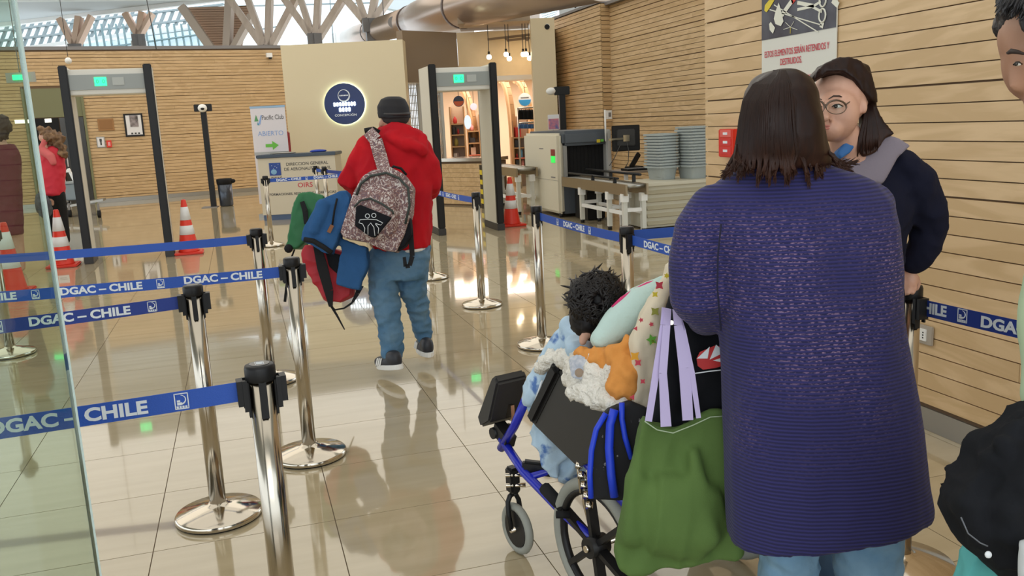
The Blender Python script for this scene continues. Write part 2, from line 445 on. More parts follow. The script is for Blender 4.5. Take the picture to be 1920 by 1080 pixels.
def floor_mat(name, joints):
    M = bpy.data.materials.new(name); M.use_nodes = True; nt = M.node_tree; N = nt.nodes.new; L = nt.links.new
    b = nt.nodes['Principled BSDF']; b.inputs['Roughness'].default_value = .06; b.inputs['Specular IOR Level'].default_value = .6
    b.inputs['Coat Weight'].default_value = .3; b.inputs['Coat Roughness'].default_value = .02; b.inputs['Coat IOR'].default_value = 1.6
    g = N('ShaderNodeNewGeometry'); mp = N('ShaderNodeMapping'); mp.inputs['Scale'].default_value = (.5, 4, 1); L(g.outputs['Position'], mp.inputs[0])
    oi = N('ShaderNodeObjectInfo'); sc_ = N('ShaderNodeVectorMath'); sc_.operation = 'SCALE'; sc_.inputs[0].default_value = (13, 17, 0); L(oi.outputs['Random'], sc_.inputs['Scale'])
    ad = N('ShaderNodeVectorMath'); L(mp.outputs[0], ad.inputs[0]); L(sc_.outputs[0], ad.inputs[1])
    n = N('ShaderNodeTexNoise'); n.inputs['Scale'].default_value = 2.5; n.inputs['Detail'].default_value = 4; L(ad.outputs[0], n.inputs[0])
    r = N('ShaderNodeValToRGB'); r.color_ramp.elements[0].position = .3; r.color_ramp.elements[0].color = (.41, .34, .215, 1)
    r.color_ramp.elements[1].position = .7; r.color_ramp.elements[1].color = (.48, .40, .265, 1); L(n.outputs['Fac'], r.inputs[0])
    out = r.outputs[0]
    if joints:
        sp = N('ShaderNodeSeparateXYZ'); L(g.outputs['Position'], sp.inputs[0]); masks = []
        for ax, off, per in (('X', TX0, TDX), ('Y', TY0, TDY)):
            a = N('ShaderNodeMath'); a.operation = 'SUBTRACT'; a.inputs[1].default_value = off-500*per; L(sp.outputs[ax], a.inputs[0])
            d = N('ShaderNodeMath'); d.operation = 'PINGPONG'; d.inputs[1].default_value = per/2; L(a.outputs[0], d.inputs[0])
            c = N('ShaderNodeMath'); c.operation = 'LESS_THAN'; c.inputs[1].default_value = .003; L(d.outputs[0], c.inputs[0]); masks.append(c.outputs[0])
        mm = N('ShaderNodeMath'); mm.operation = 'MAXIMUM'; L(masks[0], mm.inputs[0]); L(masks[1], mm.inputs[1])
        mx = N('ShaderNodeMix'); mx.data_type = 'RGBA'; L(mm.outputs[0], mx.inputs[0]); L(out, mx.inputs[6]); mx.inputs[7].default_value = (.2, .15, .09, 1); out = mx.outputs[2]
    L(out, b.inputs['Base Color'])
    return M
TX0, TDX, TY0, TDY = -.472, .703, 3.476, .602
FLOORT = floor_mat('polished_tile', False)
FLOORF = floor_mat('polished_floor_far', True)
GROUT = mat('grout', (.17, .125, .075), .8)

UNIT = {}
def unitbox(m):
    if m.name not in UNIT:
        b = B(); b.box(-.5, -.5, -.5, .5, .5, .5); me = b.mesh('block'); me.materials.append(m); UNIT[m.name] = me
    return UNIT[m.name]
def piece(name, m, parent, c, dims, rz=0):
    o = bpy.data.objects.new(name, unitbox(m)); COL.objects.link(o); o.parent = parent
    o.location = c; o.scale = dims; o.rotation_euler = (0, 0, rz); return o

# ------------------------------------------------------------------ FLOOR
cells = set()
def project(p):
    d = Vector(p)-CAM; z = d.dot(FV)
    return (960+F*d.dot(RV)/z, 540-F*d.dot(UV)/z, z) if z > .1 else None
cand = []
for j in range(-5, 17):
    for i in range(-8, 12):
        cx = TX0+(i+.5)*TDX; cy = TY0+(j+.5)*TDY
        if cx > 7.4 or (cx-TDX/2 > 3.09 and cy < 5.45): continue
        vis = False
        for dx in (-.5, 0, .5):
            for dy in (-.5, 0, .5):
                q = project((cx+dx*TDX, cy+dy*TDY, 0))
                if q and -10 < q[0] < 1930 and 0 < q[1] < 1095: vis = True
        if vis: cand.append((cy, i, j))
cand.sort(); cand = cand[:296]
cells = {(i, j) for _, i, j in cand}
b = B()
I0, I1, J0, J1 = -34, 20, -22, 60
for i in range(I0, I1):
    for j in range(J0, J1):
        x0 = TX0+i*TDX; y0 = TY0+j*TDY
        zz = -.004 if (i, j) in cells else 0
        b._add([(x0, y0, zz), (x0+TDX, y0, zz), (x0+TDX, y0+TDY, zz), (x0, y0+TDY, zz)], [(0, 1, 2, 3)], 1 if zz else 0)
x0, x1, y0, y1 = TX0+I0*TDX, TX0+I1*TDX, TY0+J0*TDY, TY0+J1*TDY
b._add([(x0, y0, -.06), (x1, y0, -.06), (x1, y1, -.06), (x0, y1, -.06)], [(3, 2, 1, 0)], 0)
me = b.mesh('floor', fix=False); me.materials.append(FLOORF); me.materials.append(GROUT)
floor = link('floor', me); floor['kind'] = 'structure'
for (i, j) in cells:
    piece('tile', FLOORT, floor, (TX0+(i+.5)*TDX, TY0+(j+.5)*TDY, -.004), (TDX-.004, TDY-.004, .008))

# ------------------------------------------------------------------ plank walls
def plank_wall(name, P, ang, length, z0, z1, mod, zthick, m, plen, th=.02, stuff=False, gp=.0045, cuts=None, skirt=.11, backth=.08, seed=1):
    """vertical boarded wall starting at P, running along ang; boards proud on the side -y of its local frame"""
    rnd = random.Random(seed)
    b = B(); b.box(0, .0, 0, length, backth, z1+.015)
    o = b.obj(name, DARKGAP); o.location = (P[0], P[1], 0); o.rotation_euler = (0, 0, ang); o['kind'] = 'structure'
    if skirt:
        s = B(); s.box(0, -.012, 0.001, length, 0, skirt-.004); tagless = s.obj('baseboard', GREYMET, o)
    ph = mod/6
    k = 0; sb = B()
    zt = zthick-math.floor((zthick-skirt)/mod)*mod
    z = zt-ph*6
    rows = []
    while z < z1-.001:
        g0 = gp*2.6 if abs(((z-zthick)/mod)-round((z-zthick)/mod)) < .02 else gp
        a, c = max(z+g0, skirt), min(z+ph-gp, z1)
        if c-a > .02: rows.append((a, c))
        z += ph
    for a, c in rows:
        x = 0; first = True
        while x < length-1e-3:
            L_ = rnd.uniform(plen*.5, plen) if first else plen*rnd.uniform(.8, 1.1)
            first = False
            e = min(x+L_, length)
            if length-e < .35: e = length
            segs = [(x, e)]
            if cuts:
                for (cx0, cx1, cz1) in cuts:
                    if a < cz1: segs = [q for s0, s1 in segs for q in ((s0, min(s1, cx0)), (max(s0, cx1), s1)) if q[1]-q[0] > .03]
            for s0, s1 in segs:
                if stuff: sb.box(s0+.0015, -th, a, s1-.0015, 0, c)
                else: piece('plank', m, o, ((s0+s1)/2, -th/2+.0005, (a+c)/2), (s1-s0-.003, th-.001, c-a))
            x = e
    if stuff:
        q = sb.obj('planks', m, o); q['kind'] = 'stuff'
    return o

# near right wall (faces -X): run from Y=5.45 towards the camera, front side is -X
wr = plank_wall('wall_right', (3.09, 5.45), R(-90), 5.6, 0, 3.3, .507, 1.65, PINE, 5.2, skirt=.115, seed=3, gp=.0026)
# return wall from the near corner to the recess
rb = B(); rb.box(3.11, 5.43, 0, 7.5, 5.5, 3.3); o = rb.obj('wall_return', CREAM); o['kind'] = 'structure'
# recess wall
wc = plank_wall('wall_recess', (7.4, 16.9), R(-90), 6.3, 0, 3.76, .5, 2.04, PINE, 3.4, seed=5)
# projecting pier
wp = plank_wall('wall_pier', (7.2, 19.6), R(-90), 2.7, 0, 3.8, .5, 2.08, PINE, 3.0, seed=8)
wq = plank_wall('wall_pier_return', (7.2, 16.9), 0, .2, 0, 3.8, .5, 2.06, PINEX, 3.0, seed=9)
for o_, (x0, y0, x1, y1) in ((wc, (7.28, 5.5, 7.6, 16.95)), (wp, (7.16, 16.9, 7.45, 19.7))):
    t_ = B(); t_.box(x0, y0, 3.765 if o_ is wc else 3.82, x1, y1, 3.82 if o_ is wc else 3.87)
    q = t_.obj('wall_cap', GREYST); q['kind'] = 'structure'
# back wall (rotated 10 degrees) with a doorway
BA = R(10); BP = Vector((0, 26.0)); bd = Vector((math.cos(BA), math.sin(BA)))
BL0, BL1 = -14.0, 3.2
bs = BP+bd*BL0
def back_at(x, y, off=.03):
    d = at(x, y, 1)-CAM; n = Vector((-math.sin(BA), math.cos(BA)))
    t = (n.dot(BP)-off)/(n.dot(Vector((d.x, d.y)))); return CAM+d*t
def back_s(x, y): p = back_at(x, y, 0); return (Vector((p.x, p.y))-bs).dot(bd)
dx0, dx1 = back_s(62, 330), back_s(176, 330)
dtop = back_at(160, 164).z
wb = plank_wall('wall_back', bs, BA, BL1-BL0, 0, 3.9, .507, 2.19, PINEX, 3.6, stuff=True, cuts=[(dx0, dx1, dtop)], seed=11)
BM = Matrix.Translation((bs.x, bs.y, 0)) @ Matrix.Rotation(BA, 4, 'Z')
cp = B(); cp.box(0, -.05, 3.915, BL1-BL0, .12, 4.0, M=BM); o = cp.obj('trim_1', GREYST); o['kind'] = 'structure'
# doorway: olive frame and header, dark glass leaves
d = B(); d.box(dx0, -.03, dtop-.72, dx1, -.005, dtop, M=BM); d.box(dx1-.06, -.06, 0, dx1, -.0, dtop, M=BM); d.box(dx0, -.06, 0, dx0+.06, 0, dtop, M=BM)
door = d.obj('door_1', OLIVE); door['kind'] = 'structure'
d = B(); d.box(dx1-.62, -.05, .02, dx1-.07, -.02, dtop-.74, M=BM); d.obj('door_leaf', DARKBR, door, world=True)
d = B(); d.box(dx1-1.25, -.028, .02, dx1-.64, -.01, dtop-.74, M=BM); d.obj('dark_opening', BLACKR, door, world=True)
d = B(); d.box(dx0+.06, -.028, .02, dx1-1.27, -.01, dtop-.74, M=BM); d.obj('side_panel', OLIVE, door, world=True)
d = B(); d.box(dx1-.58, -.1, 1.0, dx1-.55, -.05, 1.25, M=BM); d.obj('door_handle', STEEL, door, world=True)
d = B(); d.box(dx1-1.62, -.045, dtop-.84, dx1-1.22, -.02, dtop-.75, M=BM); d.box(dx1-.95, -.045, dtop-.84, dx1-.8, -.02, dtop-.75, M=BM); d.obj('door_light_strip', mat('lit_strip', (1, 1, .9), .4, emit=(1, 1, .85), es=1.2), door, world=True)

def wallbox(name, px0, py0, px1, py1, m, th=.03, label=None, cat=None):
    a = back_at(px0, py0, .02); c = back_at(px1, py1, .02)
    s0 = (Vector((a.x, a.y))-bs).dot(bd); s1 = (Vector((c.x, c.y))-bs).dot(bd)
    b_ = B(); b_.box(s0, -.022-th, c.z, s1, -.022, a.z, M=BM)
    return b_, (s0, s1, c.z, a.z)
def on_wall_thing(name, label, cat, px0, py0, px1, py1, m, th=.03):
    b_, r_ = wallbox(name, px0, py0, px1, py1, m, th)
    o_ = thing(name, label, cat, BM @ Vector(((r_[0]+r_[1])/2, -.03, r_[2])), BA)
    b_.obj('body', m, o_, world=True); return o_, r_
def wq_box(o_, name, s0, z0, s1, z1, y0, y1, m):
    q = B(); q.box(s0, y0, z0, s1, y1, z1, M=BM); return q.obj(name, m, o_, world=True)
o, r = on_wall_thing('fire_alarm', 'small red fire alarm sounder high on the far boarded wall beside the doorway', 'alarm', 186, 166, 198, 177, REDP, .06)
wq_box(o, 'lamp_lens', r[0]+.03, r[2]+.06, r[1]-.03, r[2]+.1, -.09, -.08, WHITE)
o, r = on_wall_thing('wooden_plaque', 'blank brown wooden plaque on the far boarded wall left of the framed print', 'plaque', 182, 223, 215, 244, mat('plaque_wood', (.33, .16, .05), .5), .02)
wq_box(o, 'border', r[0]+.04, r[2]+.04, r[1]-.04, r[3]-.04, -.05, -.042, mat('plaque_face', (.27, .125, .035), .5))
o, r = on_wall_thing('framed_print', 'black framed portrait print with a dark photograph hanging on the far boarded wall', 'picture', 230.5, 213.5, 271.5, 255, BLACKP, .03)
wq_box(o, 'mount', r[0]+.045, r[2]+.045, r[1]-.045, r[3]-.045, -.056, -.05, BOOK)
w_ = r[1]-r[0]; h_ = r[3]-r[2]
wq_box(o, 'photograph', r[0]+w_*.30, r[2]+h_*.42, r[0]+w_*.74, r[3]-h_*.08, -.062, -.056, mat('dark_photo', (.05, .04, .04), .5, col2=(.35, .3, .3), nscale=9))
for fx in (.3, .48, .66): wq_box(o, 'seal', r[0]+w_*fx, r[2]+h_*.1, r[0]+w_*(fx+.1), r[2]+h_*.17, -.06, -.056, DKTXT)
o, r = on_wall_thing('wall_notice', 'small white framed notice on the far boarded wall below the wooden plaque', 'notice', 180, 257, 198, 276, GREYMET, .02)
wq_box(o, 'paper', r[0]+.02, r[2]+.02, r[1]-.02, r[3]-.02, -.048, -.042, BOOK)
wq_box(o, 'printed_block', r[0]+.07, r[3]-.12, r[1]-.07, r[3]-.05, -.053, -.048, DKTXT); wq_box(o, 'printed_block', r[0]+.08, r[2]+.06, r[1]-.08, r[2]+.16, -.053, -.048, DKTXT)
o, r = on_wall_thing('fire_call_point', 'red square fire call point right of the small white notice', 'call point', 199, 263.5, 210, 276, REDP, .05)
wq_box(o, 'glass_face', r[0]+.03, r[2]+.04, r[1]-.03, r[3]-.04, -.078, -.072, mat('callpoint_face', (.75, .3, .3), .3))
o, r = on_wall_thing('wall_camera', 'small white dome camera under the top edge of the far wall', 'camera', 498, 100, 509, 108, WHITE, .14)
wq_box(o, 'lens', r[0]+.06, r[2]-.05, r[1]-.02, r[2]+.0, -.15, -.07, BLACKP)

# ------------------------------------------------------------------ right wall fittings
XR = 3.068
def rx(x, y, off=0):
    d = at(x, y, 1)-CAM; return CAM+d*((XR-off)/d.x)
o = thing('fire_call_point', 'red fire call point with white print on the near boarded wall', 'call point', rx(1375, 288))
q = B(); q.box(XR-.05, 5.0, 1.285, XR, 5.19, 1.465); q.obj('housing', REDP, o, world=True, bevel=.006)
for k_, zz in enumerate((1.415, 1.36, 1.305)):
    q = B(); q.box(XR-.054, 5.03, zz, XR-.05, 5.16, zz+.045); q.obj('face_panel', mat('callpoint_panel', (.72, .12, .1), .4) if k_ == 0 else mat('callpoint_panel', (.62, .03, .03), .4), o, world=True)
    q = B(); q.box(XR-.057, 5.07, zz+.014, XR-.054, 5.12, zz+.03); q.obj('printed_mark', PRINT, o, world=True)
o = thing('wall_outlet', 'grey triple power outlet low on the near boarded wall behind the barrier post', 'outlet', rx(1738, 640))
q = B(); q.box(XR-.012, 3.30, .432, XR, 3.452, .525); q.obj('cover_plate', mat('outlet_plate', (.38, .33, .27), .5), o, world=True, bevel=.003)
q = B(); q.box(XR-.018, 3.335, .45, XR-.012, 3.425, .507); q.obj('socket_insert', WHITE, o, world=True)
for yy in (3.348, 3.375, 3.402):
    q = B()
    for zz in (.462, .475, .488): q.box(XR-.0195, yy, zz, XR-.018, yy+.007, zz+.006)
    q.obj('socket_holes', BLACKP, o, world=True)
# poster
py0, py1, pz1 = 4.75, 4.055, 2.75
pzb = 1.42
po = thing('warning_poster', 'tall white poster with photo of scissors and blades on dark ground', 'poster', (XR-.006, (py0+py1)/2, pzb))
q = B(); q.box(XR-.008, py1, pzb, XR-.002, py0, pz1); q.obj('panel', mat('poster_white', (.68, .68, .62), .3), po, world=True)
q = B(); q.box(XR-.011, py1+.004, 1.983, XR-.008, py0-.002, pz1-.02); q.obj('dark_picture', mat('poster_picture', (.022, .014, .028), .35, col2=(.10, .11, .14), nscale=3), po, world=True)
PM = frame_m((XR-.012, (py0+py1)/2, 1.983), (0, -1, 0), (0, 0, 1))  # x from left (far) to right (near)
PRW = mat('poster_print_pale', (.72, .72, .62), .4)
def pos(x, y):  # pixel -> poster local
    p = rx(x, y); return ((py0+py1)/2-p.y, p.z-1.983)
def strip(name, x0, y0, x1, y1, wd, m, lift=.001):
    a = Vector(pos(x0, y0)); c = Vector(pos(x1, y1)); dd = (c-a).normalized(); nn = Vector((-dd.y, dd.x))*wd/2
    flat(name, [tuple(a+nn), tuple(c+nn), tuple(c-nn), tuple(a-nn)], PM @ Matrix.Translation((0, 0, lift)), m, po, .0012)
strip('scissor_blade', 1499, 5, 1530, 11, .02, PRW); strip('scissor_blade', 1499, 18, 1530, 11, .016, PRW)
strip('scissor_arm', 1528, 12, 1543, 3, .014, PRW); strip('scissor_arm', 1528, 13, 1545, 22, .014, PRW)
for cx, cy in ((1546, 29), (1547, 0)):
    c = Vector(pos(cx, cy)); q = B()
    q.tube([PM @ Vector((c.x+.028*math.cos(t*math.pi/8), c.y+.035*math.sin(t*math.pi/8), .002)) for t in range(16)], .005, 6, closed=True)
    q.obj('scissor_ring', PRW, po, world=True)
strip('needle', 1447, 18, 1545, 47, .006, PRW); strip('needle', 1455, 9, 1538, 60, .006, PRW)
strip('needle_head', 1542, 45, 1548, 48, .03, PRW)
strip('blade', 1470, 28, 1490, 0, .03, PRW); strip('red_handle', 1488, 3, 1494, -4, .035, REDP)
for pl in ([(1438, 10), (1446, 0), (1456, 0), (1447, 15), (1441, 23), (1437, 20)],):
    flat('yellow_cutter', [pos(*p) for p in pl], PM @ Matrix.Translation((0, 0, .001)), YEL, po, .0012)
flat('sharpener', [pos(*p) for p in [(1455, 35), (1458, 22), (1464, 5), (1468, 18), (1473, 40), (1468, 49), (1458, 45)]], PM @ Matrix.Translation((0, 0, .0015)), PRW, po, .0012)
flat('razor_blade', [pos(*p) for p in [(1446, 45), (1449, 41), (1457, 52), (1453, 63), (1447, 56)]], PM @ Matrix.Translation((0, 0, .001)), PRW, po, .0012)
for a in range(5):
    t = a*1.2+.4; strip('pin', 1486, 51, 1486+14*math.cos(t), 51+12*math.sin(t), .003, YEL if a == 1 else PRW)
strip('file', 1565, 0, 1576, 10, .03, PRW)
tw = (py0-py1)
text('lettering', 'ESTOS ELEMENTOS SERÁN RETENIDOS Y', .052, REDTXT, po, PM @ Matrix.Translation((-.01, -.088, .0)), bold=.0, sx=.64)
text('lettering', 'DESTRUIDOS.', .052, REDTXT, po, PM @ Matrix.Translation((-.05, -.142, .0)), bold=.0, sx=.66)
text('lettering', 'SEGÚN NORMA DE AERONAVES CONF.', .05, REDTXT, po, PM @ Matrix.Translation((0, -.245, .0)), bold=.0, sx=.66)

# ------------------------------------------------------------------ cream sign wall, shop, pillar
def vwall(name, x0, x1, z, h0, h1, m, th=.12, z2=None, kind='structure'):
    """upright slab between two image columns at a depth"""
    p = at(x0, 250, z); q = at(x1, 240, z2 or z); d_ = Vector((q.x-p.x, q.y-p.y)); L_ = d_.length
    b_ = B(); b_.box(0, 0, h0, L_, th, h1); o_ = b_.obj(name, m); o_.location = (p.x, p.y, 0); o_.rotation_euler = (0, 0, math.atan2(d_.y, d_.x))
    if kind: o_['kind'] = kind
    return o_, L_
cw, cwL = vwall('wall_cream', 541, 766, 18, 0, 3.31, CREAM, .5)
bw, bwL = vwall('wall_brown', 767, 866, 18.6, 2.5, 3.55, BROWNP, .2, z2=19.6)
fa, faL = vwall('wall_shopfront', 867, 1006, 20.4, 2.62, 3.62, mat('fascia_cream', (.64, .5, .31), .5, bump=(20, .1), col2=(.58, .45, .27), nscale=3), .2)
f2, _ = vwall('trim_2', 767, 1006, 19.6, 2.50, 2.60, mat('lit_fascia_edge', (.85, .78, .68), .4), .7, z2=20)
pc, _ = vwall('wall_pillar', 1003.5, 1047, 19.2, 0, 3.72, CREAM, .35)
cb, cbL = vwall('wall_bulkhead', 870, 1003, 19.35, 3.70, 3.98, mat('bulkhead', (.33, .25, .17), .6), 1.6)
# blue backlit sign
sg = at(647.5, 195, 17.92); dS = Vector((at(766, 240, 18).x-at(541, 250, 18).x, at(766, 240, 18).y-at(541, 250, 18).y, 0)).normalized()
SM = frame_m(sg, dS, (0, 0, 1)) @ Matrix.Translation((0, 0, .0))
so = thing('round_sign', 'round navy backlit sign with glowing letters on the cream wall', 'sign', sg)
RS = 37.5*18/F
q = B(); q.lathe([(RS*.955, 0), (RS*.955, .035)], n=48); me = q.mesh('halo_light'); me.transform(SM @ Matrix.Translation((0, 0, .005))); link('halo_light', me, so, HALO, world=True)
q = B(); q.lathe([(RS*.99, 0), (RS, .006), (RS, .05), (RS*.99, .055)], n=56); me = q.mesh('disc'); me.transform(SM @ Matrix.Translation((0, 0, .05))); link('disc', me, so, SIGNB, world=True)
SF = SM @ Matrix.Translation((0, 0, .107))
q = B(); q.tube([SF @ Vector((.115*math.cos(t*math.pi/12), .165+.115*math.sin(t*math.pi/12), 0)) for t in range(24)], [.006+.005*(1+math.cos((t-20)*math.pi/12)) for t in range(24)], 6, closed=True); q.obj('emblem_ring', PRINT, so, world=True)
q = B()
for k in range(6): q.box(-.085+k*.03, .155, 0, -.064+k*.03, .18, .004, M=SF)
q.obj('emblem_marks', PRINT, so, world=True)
def glyphs(name, n, x0, wch, y, h):
    for k in range(n):
        q = B(); xx = x0+k*wch
        q.box(xx, y, 0, xx+wch*.74, y+h, .02, M=SF); q.obj(name, GLOW, so, world=True, bevel=.008)
glyphs('glowing_letter', 8, -.22, .058, -.045, .08); glyphs('glowing_letter', 4, -.115, .062, -.155, .085)
text('lettering', 'CONCEPCIÓN', .062, PRINT, so, SF @ Matrix.Translation((.01, -.225, 0)), bold=.001, sx=1.1)
# small fire extinguisher behind banner (red edge)
o = thing('fire_extinguisher', 'tall red extinguisher cabinet edge seen behind the white banner', 'extinguisher', at(541, 290, 17.4))
q = B(); p = at(541, 292, 17.4); q.box(-.06, -.05, 0, .06, .05, .52, M=Matrix.Translation((p.x, p.y, p.z-.05))); q.obj('body', mat('dark_red', (.33, .02, .02), .4), o, world=True, bevel=.02)
q = B(); q.cyl((p.x, p.y, .12), (p.x, p.y, p.z-.04), .02); q.cyl((p.x, p.y, 0), (p.x, p.y, .12), .12, .02); q.obj('stand', GREYMET, o, world=True)
# info counter
ca = at(480, 292, 16.1); cbp = at(629, 287, 16.1); d_ = Vector((cbp.x-ca.x, cbp.y-ca.y, 0)); cL = d_.length; cang = math.atan2(d_.y, d_.x)
cl = thing('information_desk', 'cream information desk with dark top edge and red and black lettering', 'desk', (ca.x, ca.y, 0), cang)
q = B(); q.box(.02, 0, .1, cL-.02, .6, 1.14); q.obj('body', mat('desk_cream', (.60, .54, .42), .45), cl)
q = B(); q.box(0, -.03, 1.14, cL, .65, 1.2); q.obj('top', mat('desk_top', (.05, .07, .1), .4), cl, bevel=.01)
q = B(); q.box(.03, .01, 0, cL-.03, .58, .1); q.obj('plinth', mat('desk_plinth', (.07, .11, .2), .5), cl)
CM = Matrix.Translation((ca.x, ca.y, 0)) @ Matrix.Rotation(cang, 4, 'Z')
CF = lambda x, z: CM @ frame_m((x, -.002, z), (1, 0, 0), (0, 0, 1))
q = B(); q.box(.22, -.008, .82, .43, 0, 1.05); q.obj('crest', mat('crest_blue', (.02, .06, .28), .4), cl)
q = B()
for a_, z_ in ((.27, 1.0), (.33, .99), (.39, 1.02), (.36, .96), (.3, .95)): q.ell(CM.inverted() @ (CM @ Vector((a_, -.01, z_))), (.006, .004, .006), n=8)
q.obj('crest_stars', PRINT, cl)
q = B(); q.ell((.3, -.008, .885), (.055, .004, .05), n=16); q.obj('crest_globe', mat('crest_globe', (.2, .4, .6), .4), cl)
text('lettering', 'DGAC', .07, DKTXT, cl, CF(.34, .765), bold=.002)
text('lettering', 'DIRECCION GENERAL', .078, DKTXT, cl, CF(.92, 1.01), bold=.0008)
text('lettering', 'DE AERONAUTICA CIVIL', .078, DKTXT, cl, CF(.92, .92), bold=.0008)
text('lettering', 'OIRS', .12, REDTXT, cl, CF(.85, .62), bold=.001, sx=1.1)
text('lettering', 'INFORMACIONES, RECLAMOS Y SUGERENCIAS', .062, DKTXT, cl, CF(.76, .47), bold=.001)
# things on the desk
o = tag(B().ell(CM @ Vector((.42, .3, 1.215)), (.25, .12, .02), Matrix.Rotation(cang, 3, 'Z')).obj('document_tray', GREYMET), 'low grey tray on the left end of the information desk', 'tray')
o = tag(B().ell(CM @ Vector((1.08, .3, 1.22)), (.16, .1, .03), n=14).obj('folded_cloth', mat('blue_cloth', (.02, .05, .35), .8)), 'crumpled blue cloth on the right of the information desk top', 'cloth')
# banner
ba = at(468.5, 200, 16.7); bb = at(533.5, 199, 16.7); bdv = Vector((bb.x-ba.x, bb.y-ba.y, 0)); bL = bdv.length; bang = math.atan2(bdv.y, bdv.x)
bn = thing('banner_stand', 'white lounge banner with pale blue lettering and green arrow behind the desk', 'banner', (ba.x, ba.y, 0), bang)
NM = Matrix.Translation((ba.x, ba.y, 0)) @ Matrix.Rotation(bang, 4, 'Z')
NF = lambda x, z: NM @ frame_m((x, -.012, z), (1, 0, 0), (0, 0, 1))
bt = ba.z
q = B(); q.box(0, -.01, .25, bL, .01, bt-.04); q.obj('banner_sheet', mat('banner_white', (.70, .66, .69), .5), bn)
q = B(); q.box(-.005, -.014, bt-.04, bL+.005, .014, bt); q.obj('top_rail', mat('banner_blue_rail', (.3, .45, .62), .5), bn)
q = B(); q.box(-.01, -.1, 0, bL+.01, .1, .06); q.cyl((bL/2, .03, .03), (bL/2, .03, bt-.02), .012); q.obj('stand', GREYMET, bn)
q = B(); q.box(0, -.02, 1.19, bL, -.011, 1.24); q.obj('clear_edge', GREYMET, bn)
text('lettering', 'Pacific Club', .125, DKTXT, bn, NF(bL*.63, bt-.22), sx=.72)
text('lettering', 'ABIERTO', .125, BLUTXT, bn, NF(bL*.53, bt-.52), sx=.98)
ar = [(.25, -.03), (.38, -.03), (.38, -.085), (.50, 0), (.38, .085), (.38, .03), (.25, .03)]
flat('arrow', [(x-.0, y) for x, y in ar], NF(-.02, bt-.745), GRNTXT, bn)
flat('tree_emblem', [(.06, -.02), (.1, .1), (.14, -.02)], NF(0, bt-.26), mat('emblem_green', (.1, .3, .12), .6), bn)
flat('tree_emblem', [(.13, -.08), (.19, .09), (.21, .09), (.17, -.08)], NF(0, bt-.26), BLUTXT, bn)
flat('tree_emblem', [(.11, -.08), (.12, -.02), (.15, -.09)], NF(0, bt-.27), mat('emblem_teal', (.08, .3, .4), .6), bn)

# ---- shop interior
shp, sL = vwall('wall_shop_back', 820, 1040, 25.5, 0, 3.0, mat('shop_wall', (.78, .60, .46), .6), .15)
sd, _ = vwall('wall_shop_side', 1047, 1052, 19.8, 0, 3.6, CREAM, .1, z2=25.5)
q = B(); p0 = at(780, 150, 20.2); p1 = at(1047, 150, 20.2); p2 = at(1047, 150, 26.0); p3 = at(780, 150, 26.0)
q.prism([(p.x, p.y, 2.82) for p in (p0, p1, p2, p3)], (0, 0, .08)); o = q.obj('ceiling_shop', mat('shop_ceiling', (.6, .5, .4), .6)); o['kind'] = 'structure'
SW = mat('shop_wood', (.42, .24, .11), .5)
for k, (xa, xb, lab) in enumerate(((936, 972, 'left curved plywood arch rib inside the bright shop'), (962, 1006, 'right curved plywood arch rib framing the shop wall of garments'), (846, 900, 'plywood arch seen through the right metal detector'))):
    zz = 22+k*.4
    P = []
    for t in range(11):
        a = math.pi*t/20
        P.append(at(xb-(xb-xa)*math.sin(a)*.9, 330-(170*math.cos(a) if 0 else 0), zz))
    # pointed arch: rises from the floor and bends over
    pb = at(xb-8, 300, zz); pt = at(xa+4, 168, zz)
    P = [Vector((pb.x, pb.y, 0)), Vector((pb.x, pb.y, 1.2))]
    for t in range(1, 9):
        f_ = t/8; P.append(Vector((pb.x, pb.y, 1.2)).lerp(Vector((pt.x, pt.y, 1.2)), f_**2)+Vector((0, 0, (2.62-1.2)*math.sin(f_*math.pi/2))))
    o = thing('arch_rib', lab, 'arch', (pb.x, pb.y, 0)); q = B()
    for a, c in zip(P, P[1:]): q.bar(a, c, .16, .12)
    q.obj('rib', SW, o, world=True)
    q = B()
    for a, c in zip(P, P[1:]): q.bar(a+Vector((-.04, -.07, 0)), c+Vector((-.04, -.07, 0)), .05, .03)
    q.obj('edge_strip', mat('arch_edge', (.62, .4, .22), .5), o, world=True)
cols = [(.6, .05, .05), (.75, .72, .7), (.04, .04, .05), (.2, .22, .5), (.7, .3, .3), (.5, .42, .1), (.1, .3, .5), (.75, .6, .5)]
gm = [mat('goods', c, .6) for c in cols]
